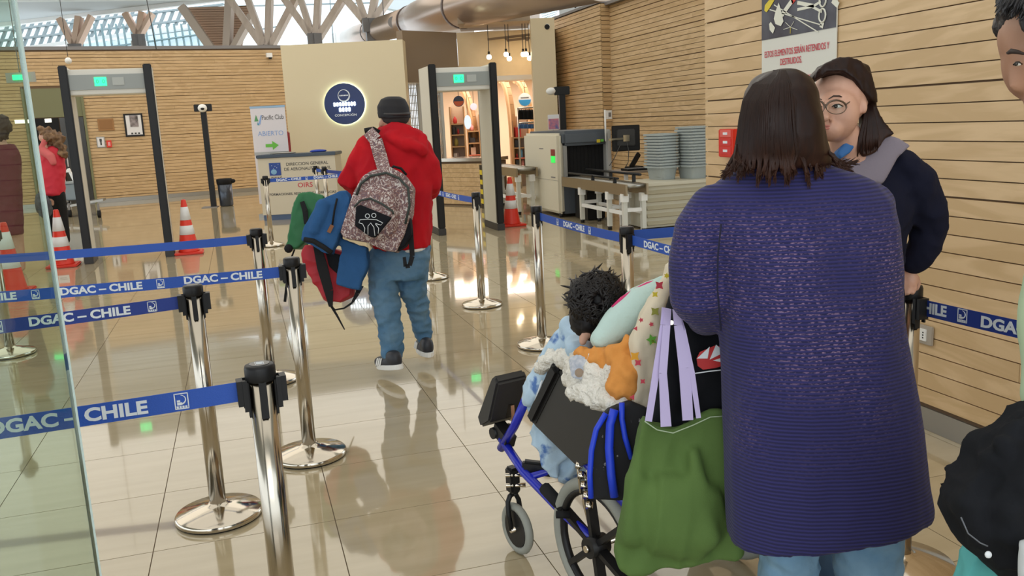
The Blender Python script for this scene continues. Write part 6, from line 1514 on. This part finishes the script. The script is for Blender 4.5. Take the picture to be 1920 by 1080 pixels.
hood = blob('hoodie', [LO((746, 238, ZM, 32, .10), (746, 256, ZM, 54, .12), (742, 280, ZM, 70, .14), (740, 320, ZM, 72, .15), (742, 380, ZM, 68, .15), (750, 430, ZM, 60, .15), (754, 462, ZM, 54, .15, -3)),
                     T((686, 278, ZM, 22), (669, 305, ZM, 21), (655, 338, ZM+.03, 21), (672, 360, ZM+.2, 17)), T((790, 280, ZM, 23), (806, 310, ZM, 20), (811, 345, ZM+.02, 18), (804, 362, ZM+.2, 16)),
                     T((712, 248, ZM-.02, 8), (735, 240, ZM-.09, 10), (765, 244, ZM-.08, 12), (786, 262, ZM-.06, 12)), T((728, 256, ZM-.11, 8), (760, 268, ZM-.14, 15), (785, 280, ZM-.14, 13)), T((790, 262, ZM-.06, 12), (792, 284, ZM-.12, 11)), EL(757, 262, ZM-.10, 34, 16, .06, -22)], RED, mn, .010, 3, ripple=.012, rsc=9, st=(1, 1, .6))
blob('undershirt', [LO((775, 462, ZM, 26, .15, -2), (776, 468, ZM, 25, .148, -2), n=16)], WHITE, mn, .01, 1)
blob('jeans', [LO((754, 458, ZM, 52, .14), (750, 490, ZM, 56, .15), (748, 520, ZM, 52, .14)), T((722, 485, ZM, 33), (720, 550, ZM-.05, 28), (732, 610, ZM-.05, 24), (736, 655, ZM-.05, 21), (734, 664, ZM-.05, 21)), T((774, 485, ZM, 32), (774, 540, ZM+.04, 25), (786, 590, ZM+.13, 20), (794, 628, ZM+.17, 17))], JEANM, mn, .010, 3, ripple=.012, rsc=9, st=(1, 1, 1.8))
def shoe(cx, cy, z, ang_t, lab=None):
    """ang_t: toe direction (px dx, px dy) for a shoe about .28 m long"""
    c = at(cx, cy, z); t = (at(cx+ang_t[0], cy+ang_t[1], z)-c) + FV*ang_t[2]; t.normalize(); upv = (Vector((0, 0, 1))-t*t.z).normalized(); sd_ = t.cross(upv)
    M3 = Matrix((t, upv, sd_)).transposed()
    def up(b): b.ell(c+t*.03+upv*.03, (.13, .045, .045), M3, e=.8)
    def heel(b): b.ell(c-t*.055+upv*.055, (.065, .055, .042), M3, e=.8)
    s = blob('shoe', [up, heel], mat('shoe_black', (.02, .022, .03), .5), mn, .006, 3)
    q = B(); q.prism([c+t*(.15*math.cos(a)*(1 if math.cos(a) > 0 else .88)) - upv*.012 + sd_*(.05*math.sin(a)) for a in [2*math.pi*k/20 for k in range(20)]], upv*.032); q.obj('sole', WHITE, s, world=True, bevel=.004)
    for k in range(3):
        q = B(); a = c+t*(.045+.022*k)-sd_*.0485+upv*.018; q.bar(a, a+upv*.045-t*.02+sd_*.008, .009, .008)
        q.obj('white_stripe', WHITE, s, world=True)
        q = B(); a = c+t*(.045+.022*k)+sd_*.0485+upv*.018; q.bar(a, a+upv*.045-t*.02-sd_*.008, .009, .008); q.obj('white_stripe', WHITE, s, world=True)
shoe(732, 688, 5.64, (-30, 2, .12)); shoe(797, 660, 5.88, (-22, -8, .2))
# backpack with a swirl pattern
bpk = thing('backpack', 'patterned mauve and white backpack with a black pocket worn on the man’s back', 'backpack', at(708, 470, 5.45))
SWIRL = mat('swirl_fabric', (.50, .43, .42), .8, col2=(.15, .10, .12), nscale=26, contrast=(.42, .60))
nt = SWIRL.node_tree; nz = [n for n in nt.nodes if n.type == 'TEX_NOISE'][0]; nz.inputs['Distortion'].default_value = 3.5
rp = [n for n in nt.nodes if n.type == 'VALTORGB'][0]; e_ = rp.color_ramp.elements.new(.5); e_.color = (.22, .10, .08, 1); e_ = rp.color_ramp.elements.new(.36); e_.color = (.62, .58, .55, 1)
ZB = 5.42
blob('main_body', [PO([(700, 322), (735, 316), (762, 330), (777, 352), (774, 400), (762, 440), (746, 474), (722, 470), (690, 455), (650, 448), (642, 438), (652, 405), (668, 360), (682, 335)], ZB, .17), EL(708, 400, ZB-.05, 44, 54, .10, 0, .75)], SWIRL, bpk, .011, 5)
q = B(); q.tube([at(x, y, ZB-.105) for x, y in ((668, 366), (676, 345), (694, 330), (724, 324), (748, 334), (765, 352), (768, 385), (760, 420))], .008, 6); q.obj('zip', mat('zip_dark', (.03, .04, .035), .6), bpk, world=True)
q = B(); q.tube([at(x, y, ZB-.155) for x, y in ((664, 388), (676, 376), (694, 372), (716, 382), (736, 396), (738, 402))], .007, 6); q.obj('pocket_zip', mat('zip_dark', (.03, .04, .035), .6), bpk, world=True)
blob('pocket', [PO([(668, 388), (676, 384), (735, 408), (704, 446), (694, 444), (666, 424)], ZB-.145, .035)], CLOTHBK, bpk, .006, 2)
q = B(); zp = ZB-.17
for cx, cy in ((689, 405), (701, 404)): q.tube([at(cx+4*math.cos(t*math.pi/6), cy+4*math.sin(t*math.pi/6), zp) for t in range(12)], .0022, 5, closed=True)
q.tube([at(x, y, zp) for x, y in ((673, 418), (675, 412), (690, 411), (706, 412), (718, 418), (714, 422), (704, 419))], .0022, 5)
q.tube([at(x, y, zp) for x, y in ((674, 418), (680, 420), (684, 428), (683, 438))], .0022, 5); q.tube([at(x, y, zp) for x, y in ((690, 440), (690, 424), (695, 418), (701, 426), (703, 442))], .0022, 5); q.tube([at(x, y, zp) for x, y in ((704, 420), (710, 428), (709, 438))], .0022, 5)
q.obj('line_drawing', PRINT, bpk, world=True)['kind'] = 'stuff'
strap('shoulder_strap', [(690, 246, ZM-.10), (704, 262, ZM-.17), (712, 290, ZM-.19), (720, 318, ZB-.03), (730, 328, ZB-.06)], [22, 24, 25, 24, 26], SWIRL, bpk, .02)
q = B(); q.tube([at(x, y, ZM-.06) for x, y in ((684, 246), (700, 243), (712, 250))], .02, 6); q.obj('strap_top', BLACKR, bpk, world=True)
q = B(); q.tube([at(x, y, ZB-.02) for x, y in ((730, 320), (738, 312), (752, 316), (762, 328))], .009, 6); q.obj('grab_handle', BLACKR, bpk, world=True)
blob('side_mesh_pocket', [PO([(745, 425), (770, 400), (774, 440), (762, 462), (742, 474), (728, 470)], ZB+.0, .13)], CLOTHBK, bpk, .01, 3)
strap('hanging_strap', [(762, 400, ZB-.0), (770, 440, ZB-.02), (773, 480, ZB-.02), (768, 498, ZB-.02), (760, 500, ZB-.02), (758, 482, ZB-.02)], [9, 10, 9, 8, 7, 6], BLACKR, bpk, .006)
# green bag, fleece, red bag
o = blob('green_bag', [PO([(566, 366), (588, 362), (612, 370), (618, 400), (590, 440), (566, 466), (540, 466), (548, 430), (556, 396)], 5.75, .18)], GREENB, None, .012, 5, ripple=.012, rsc=8)
tag(o, 'green nylon bag hanging furthest left on the man in red', 'bag')
strap('side_strap', [(566, 378, 5.63), (572, 396, 5.62), (574, 420, 5.62)], [8, 10, 8], BLACKR, o, .01)
q = B(); q.ell(at(541, 466, 5.66), (.03, .025, .03), n=10); q.obj('corner_tab', BLACKR, o, world=True)
strap('dangling_strap', [(545, 500, 5.75), (538, 530, 5.75), (534, 566, 5.75)], [3, 5, 5], BLACKR, o, .004)
strap('dangling_strap', [(552, 468, 5.75), (546, 484, 5.75), (545, 502, 5.75)], [3, 3, 3], BLACKR, o, .004)
fl = blob('fleece_jacket', [PO([(632, 362), (652, 358), (660, 372), (656, 410), (640, 440), (624, 478), (606, 474), (590, 460), (568, 452), (572, 425), (590, 398), (606, 374)], 5.45, .12), PO([(642, 448), (690, 464), (692, 490), (676, 546), (632, 532), (636, 500)], 5.50, .08), T((605, 385, 5.4, 14), (590, 430, 5.4, 14))], BLUEF, None, .01, 5, ripple=.008, rsc=9)
tag(fl, 'blue fleece jacket folded over the arm of the man in red', 'jacket')
q = B(); q.tube([at(x, y, 5.372) for x, y in ((632, 372), (627, 395), (623, 422))], .006, 6); q.obj('pocket_zip', BLACKR, fl, world=True)
q = B(); q.bar(at(623, 422, 5.365), at(616, 436, 5.365), .022, .01); q.obj('zip_pull', mat('leather_pull', (.25, .1, .04), .6), fl, world=True)
q = B(); q.tube([at(x, y, 5.38) for x, y in ((570, 449), (588, 452), (608, 464), (622, 474))], .016, 8); q.obj('dark_hem', BLACKR, fl, world=True)
rb_ = blob('red_bag', [PO([(576, 460), (610, 462), (650, 470), (668, 520), (660, 556), (640, 568), (610, 562), (592, 530), (574, 505), (570, 480)], 5.62, .14)], mat('red_nylon', (.42, .012, .025), .6, bump=(18, .5)), None, .012, 5, ripple=.012, rsc=9)
tag(rb_, 'red bag with wide black straps hanging below the blue fleece', 'bag')
strap('black_strap', [(594, 460, 5.5), (604, 500, 5.49), (616, 545, 5.49), (620, 575, 5.5)], [14, 20, 17, 7], BLACKR, rb_, .01)
strap('thin_strap', [(620, 572, 5.5), (632, 592, 5.5), (646, 618, 5.5)], [5, 4, 2], BLACKR, rb_, .004)
strap('loop_strap', [(618, 572, 5.5), (628, 581, 5.5), (645, 578, 5.52), (660, 568, 5.53), (670, 550, 5.54), (676, 535, 5.56)], [3, 3, 3, 4, 8, 12], BLACKR, rb_, .005)
blob('dark_panel', [PO([(610, 470), (640, 478), (640, 520), (618, 500)], 5.53, .04)], CLOTHBK, rb_, .008, 3)

# ------------------------------------------------------------------ woman in the red vest at far left
ZF = 13.6
fw = thing('person', 'woman with curly blonde hair in a red vest facing away, beside the left detector', 'person', (down(95, 350, ZF, 0).x, down(95, 350, ZF, 0).y, 0))
fb = down(95, 350, ZF, 0)
fl1 = Vector((fb.x-.08, fb.y, .06)); fl2 = Vector((fb.x+.1, fb.y, .06))
blob('body', [EL(88, 256, ZF, 11, 14, .1), T((90, 266, ZF, 7), (92, 276, ZF, 8)), EL(80, 258, ZF+.02, 6, 9, .08), LO((92, 276, ZF, 16, .09), (92, 300, ZF, 22, .12), (95, 366, ZF, 20, .12)), T((80, 286, ZF-.05, 5), (88, 294, ZF-.1, 4), (84, 270, ZF-.13, 4)), EL(84, 264, ZF-.12, 4, 5, .04), T((110, 284, ZF, 5), (112, 315, ZF, 4), (110, 340, ZF, 4)),
              TW([(at(88, 372, ZF), .11), (Vector((fl1.x, fl1.y, .5)), .07), (fl1, .05)]), TW([(at(104, 372, ZF), .11), (Vector((fl2.x, fl2.y, .5)), .07), (fl2, .05)])], SKIN, fw, .02, 3)
blob('vest', [LO((98, 274, ZF, 16, .12), (98, 285, ZF, 21, .15), (99, 320, ZF, 21, .16), (98, 366, ZF, 22, .17)), T((112, 280, ZF, 5), (116, 330, ZF, 5))], mat('vest_red', (.55, .01, .03), .6), fw, .02, 3, ripple=.01, rsc=7)
blob('pink_sleeve', [T((80, 282, ZF-.1, 9), (96, 294, ZF-.16, 8), (100, 305, ZF-.17, 6)), T((78, 284, ZF-.1, 8), (84, 264, ZF-.14, 5))], mat('sleeve_pink', (.6, .12, .12), .8), fw, .018, 3)
blob('trousers', [TW([(at(88, 366, ZF), .13), (Vector((fl1.x, fl1.y, .5)), .09), (Vector((fl1.x, fl1.y, .1)), .07)]), TW([(at(106, 366, ZF), .13), (Vector((fl2.x, fl2.y, .5)), .09), (Vector((fl2.x, fl2.y, .1)), .07)])], BLACKR, fw, .02, 3)
hh_ = blob('curly_hair', [EL(84, 246, ZF, 11, 8, .11), EL(98, 258, ZF-.03, 17, 13, .13, -25), T((106, 262, ZF-.05, 11), (116, 280, ZF-.05, 8), (119, 290, ZF-.05, 5))], mat('blonde_hair', (.26, .15, .07), .7, col2=(.10, .05, .025), nscale=12), fw, .016, 2, ripple=.05, rsc=11)
o = blob('dark_bag', [EL(82, 385, ZF-.3, 14, 24, .14, 12)], mat('grey_bag', (.05, .05, .06), .7, bump=(12, .5)), None, .02, 4, ripple=.02, rsc=9)
tag(o, 'dark crinkled bag hanging at the side of the woman in the red vest', 'bag')
# maroon dressed figure standing in for a faint reflection in the glass, left edge
mp_ = thing('person', 'maroon coated figure standing in for a reflection in the glass panel, cut off by the left frame edge', 'person', (down(2, 350, 11, 0).x, down(2, 350, 11, 0).y, 0))
mb = down(0, 350, 11, 0)
blob('body', [EL(2, 240, 11, 14, 18, .1), T((2, 255, 11, 9), (2, 272, 11, 10)), LO((2, 272, 11, 20, .1), (2, 300, 11, 28, .12), (2, 390, 11, 24, .12)), T((-22, 285, 11, 8), (-24, 340, 11, 6), (-20, 376, 10.98, 5)), T((24, 285, 11, 8), (27, 340, 11, 6), (26, 372, 10.98, 5)),
              TW([(Vector((mb.x-.09, mb.y, .8)), .11), (Vector((mb.x-.09, mb.y, .06)), .05)]), TW([(Vector((mb.x+.1, mb.y, .8)), .11), (Vector((mb.x+.1, mb.y, .06)), .05)])], SKIN, mp_, .02, 3)
blob('coat', [LO((2, 270, 11, 22, .12), (3, 290, 11, 33, .15), (3, 400, 11, 36, .17), (3, 440, 11, 38, .18)), T((-22, 285, 11, 11), (-26, 370, 11, 9)), T((25, 285, 11, 11), (28, 376, 10.99, 10))], mat('maroon_coat', (.12, .01, .025), .8), mp_, .02, 3, ripple=.01, rsc=6)
blob('hair', [EL(2, 236, 10.98, 17, 21, .12), EL(1, 250, 10.97, 14, 16, .09)], mat('dark_hair_far', (.03, .012, .012), .6), mp_, .016, 2, ripple=.02, rsc=14)

# ------------------------------------------------------------------ man at the right edge
ZR = 1.50
rm = thing('person', 'dark haired man at the right frame edge looking down, only his profile in view', 'person', (down(2050, 500, 1.5, 0).x, down(2050, 500, 1.5, 0).y, 0))
rb0 = down(2060, 500, 1.5, 0); ra = Vector((rb0.x-.08, rb0.y, .06)); rc = Vector((rb0.x+.1, rb0.y+.06, .06))
blob('body', [EL(1966, 60, ZR, 80, 84, .095), EL(1940, 110, ZR, 46, 80, .075, 4), T((1893, 60, ZR, 7), (1895, 92, ZR, 9)), T((1908, 112, ZR, 8), (1904, 140, ZR, 11), (1907, 160, ZR, 15)), EL(1930, 165, ZR, 20, 14, .028), EL(1944, 200, ZR, 18, 20, .03), EL(1956, 225, ZR, 26, 24, .045), EL(1990, 110, ZR-.085, 15, 24, .012), T((2005, 180, ZR, 50), (2050, 300, ZR, 60)),
              LO((2060, 300, ZR, 70, .08), (2120, 380, ZR, 130, .11), (2130, 500, ZR, 130, .12), (2130, 850, ZR, 120, .12)), T((2010, 440, ZR-.02, 36), (1975, 620, ZR-.03, 30), (1955, 780, ZR-.06, 26), (1938, 830, ZR-.08, 20)), EL(1915, 850, ZR-.09, 24, 26, .03), T((1905, 860, ZR-.1, 8), (1892, 885, ZR-.1, 7)), T((1915, 870, ZR-.1, 8), (1906, 895, ZR-.1, 7)), T((1926, 870, ZR-.1, 8), (1920, 897, ZR-.1, 7)), T((1935, 862, ZR-.1, 7), (1936, 888, ZR-.1, 6)), T((1900, 840, ZR-.08, 8), (1885, 850, ZR-.1, 7)),
              TW([(Vector((ra.x, ra.y, .85)), .10), (Vector((ra.x, ra.y, .45)), .06), (ra, .045)]), TW([(Vector((rc.x, rc.y, .85)), .10), (Vector((rc.x, rc.y, .45)), .06), (rc, .045)])], SKIND, rm, .0075, 3)
BH = mat('black_short_hair', (.012, .011, .014), .5, bump=(60, .8))
rh = blob('hair', [EL(1972, 25, ZR+.01, 92, 62, .105), T((1880, 8, ZR, 15), (1892, -12, ZR, 24), (1930, -25, ZR, 30)), EL(2010, 80, ZR+.02, 50, 60, .09), T((1925, 40, ZR-.07, 14), (1945, 62, ZR-.085, 18), (1975, 60, ZR-.09, 18))], BH, rm, .007, 2, ripple=.004, rsc=40)
q = B(); rnd = random.Random(3)
for k in range(160):
    x = rnd.uniform(1868, 1930); y = rnd.uniform(-12, 22)-(x-1868)*-.25; zz = ZR-rnd.uniform(.0, .075)
    q.tube([at(x+10, y-14, zz), at(x+2, y, zz-.004), at(x-3+rnd.uniform(-4, 6), y+rnd.uniform(5, 14), zz-.004)], [.0018, .0018, .0004], 4)
q.obj('hair_strands', BH, rh, world=True)['kind'] = 'stuff'
q = B(); q.tube([at(1890, 99, ZR-.012), at(1896, 96, ZR-.03), at(1906, 97, ZR-.05), at(1920, 101, ZR-.066)], [.003, .0045, .004, .002], 6); q.obj('eyebrow', BROW, rm, world=True)
eyeset(rm, 1908, 120, ZR-.052, 7, 4, -3)
q = B(); q.tube([at(1928, 192, ZR-.012), at(1936, 193, ZR-.03), at(1946, 194, ZR-.045)], [.003, .005, .003], 6); q.obj('lips', LIP, rm, world=True)
PGREEN = mat('pale_green_cotton', (.47, .60, .40), .85, bump=(20, .4))
blob('shirt', [LO((2060, 310, ZR, 80, .09), (2120, 375, ZR, 145, .125), (2130, 500, ZR, 140, .14), (2130, 900, ZR, 140, .14)), T((2020, 415, ZR-.02, 48), (1972, 520, ZR-.03, 52), (1967, 640, ZR-.03, 53), (1967, 745, ZR-.04, 50))], PGREEN, rm, .01, 4, ripple=.006, rsc=9)
blob('trousers', [LO((2070, 890, ZR, 145, .14), (2070, 980, ZR, 145, .14)), TW([(Vector((ra.x, ra.y, .85)), .11), (Vector((ra.x, ra.y, .1)), .07)]), TW([(Vector((rc.x, rc.y, .85)), .11), (Vector((rc.x, rc.y, .1)), .07)])], JEAND, rm, .011, 4)
for c in (ra, rc):
    q = B(); q.ell(c+Vector((-.08, .06, -.02)), (.12, .09, .04), n=16); q.obj('shoe', BLACKR, rm, world=True)
o = blob('black_jacket', [PO([(1905, 765), (1880, 790), (1850, 812), (1828, 848), (1800, 885), (1778, 925), (1786, 955), (1800, 1000), (1826, 1034), (1866, 1070), (1910, 1100), (2000, 1120), (2020, 800), (1950, 755)], 1.38, .09), T((1905, 800, 1.35, 24), (1850, 880, 1.35, 26), (1830, 960, 1.36, 26)), T((1930, 860, 1.32, 30), (1890, 960, 1.33, 36), (1900, 1040, 1.34, 34)), T((1880, 830, 1.33, 14), (1905, 890, 1.32, 16), (1880, 910, 1.33, 10))], CLOTHBK, None, .007, 4, ripple=.010, rsc=13)
tag(o, 'crumpled black jacket carried over the arm of the man at the right edge', 'jacket')
q = B(); q.ell(at(1853, 1040, 1.312), (.0055, .0055, .003), CB, n=12); q.obj('snap_button', PRINT, o, world=True)
q = B(); q.tube([at(x, y, 1.306) for x, y in ((1802, 970), (1815, 1000), (1838, 1018), (1852, 1024))], .0012, 5); q.obj('seam_piping', mat('grey_piping', (.12, .13, .15), .6), o, world=True)
FLW = mat('turquoise_printed_cloth', (.10, .42, .42), .8, col2=(.6, .35, .42), nscale=16, contrast=(.6, .66))
o = blob('printed_cloth', [PO([(1822, 1025), (1845, 1030), (1880, 1060), (1890, 1110), (1870, 1250), (1800, 1250), (1782, 1130), (1800, 1070)], 1.46, .05), PO([(1860, 1050), (1890, 1070), (1900, 1200), (1860, 1200)], 1.44, .04)], FLW, None, .008, 4, ripple=.008, rsc=12)
tag(o, 'turquoise cloth with pink flowers below the black jacket at the bottom right', 'cloth')
o = blob('white_cloth', [PO([(1914, 1015), (1960, 1000), (1980, 1140), (1930, 1150), (1914, 1080)], 1.27, .03)], mat('white_cloth', (.66, .7, .74), .8), None, .008, 4)
tag(o, 'small white cloth edge at the bottom right frame corner', 'cloth')

# ------------------------------------------------------------------ glass panel close to the camera at left
GLS = bpy.data.materials.new('greenish_glass'); GLS.use_nodes = True; nt = GLS.node_tree; nt.nodes.clear()
o_ = nt.nodes.new('ShaderNodeOutputMaterial'); mx = nt.nodes.new('ShaderNodeMixShader'); tr_ = nt.nodes.new('ShaderNodeBsdfTransparent'); gl = nt.nodes.new('ShaderNodeBsdfGlossy'); fr = nt.nodes.new('ShaderNodeFresnel')
fr.inputs[0].default_value = 1.5; gl.inputs['Roughness'].default_value = .01; tr_.inputs[0].default_value = (.80, .88, .83, 1)
nt.links.new(fr.outputs[0], mx.inputs[0]); nt.links.new(tr_.outputs[0], mx.inputs[1]); nt.links.new(gl.outputs[0], mx.inputs[2]); nt.links.new(mx.outputs[0], o_.inputs[0])
ge = at(117, 600, 1.62)
GA = math.atan2(1.0, .12)
gp = thing('glass_panel', 'tall frameless greenish glass panel close to the camera at the left', 'glass panel', (ge.x, ge.y, 0), R(180)+R(38))
q = B(); q.box(.004, -.006, .0, 1.1, .006, 2.3); q.obj('pane', GLS, gp)
q = B(); q.box(0, -.0065, .0, .004, .0065, 2.3); q.obj('polished_edge', mat('glass_edge', (.55, .68, .66), .15), gp)
q = B(); q.box(.02, -.02, 0, 1.1, .02, .06); q.obj('floor_channel', GREYMET, gp)
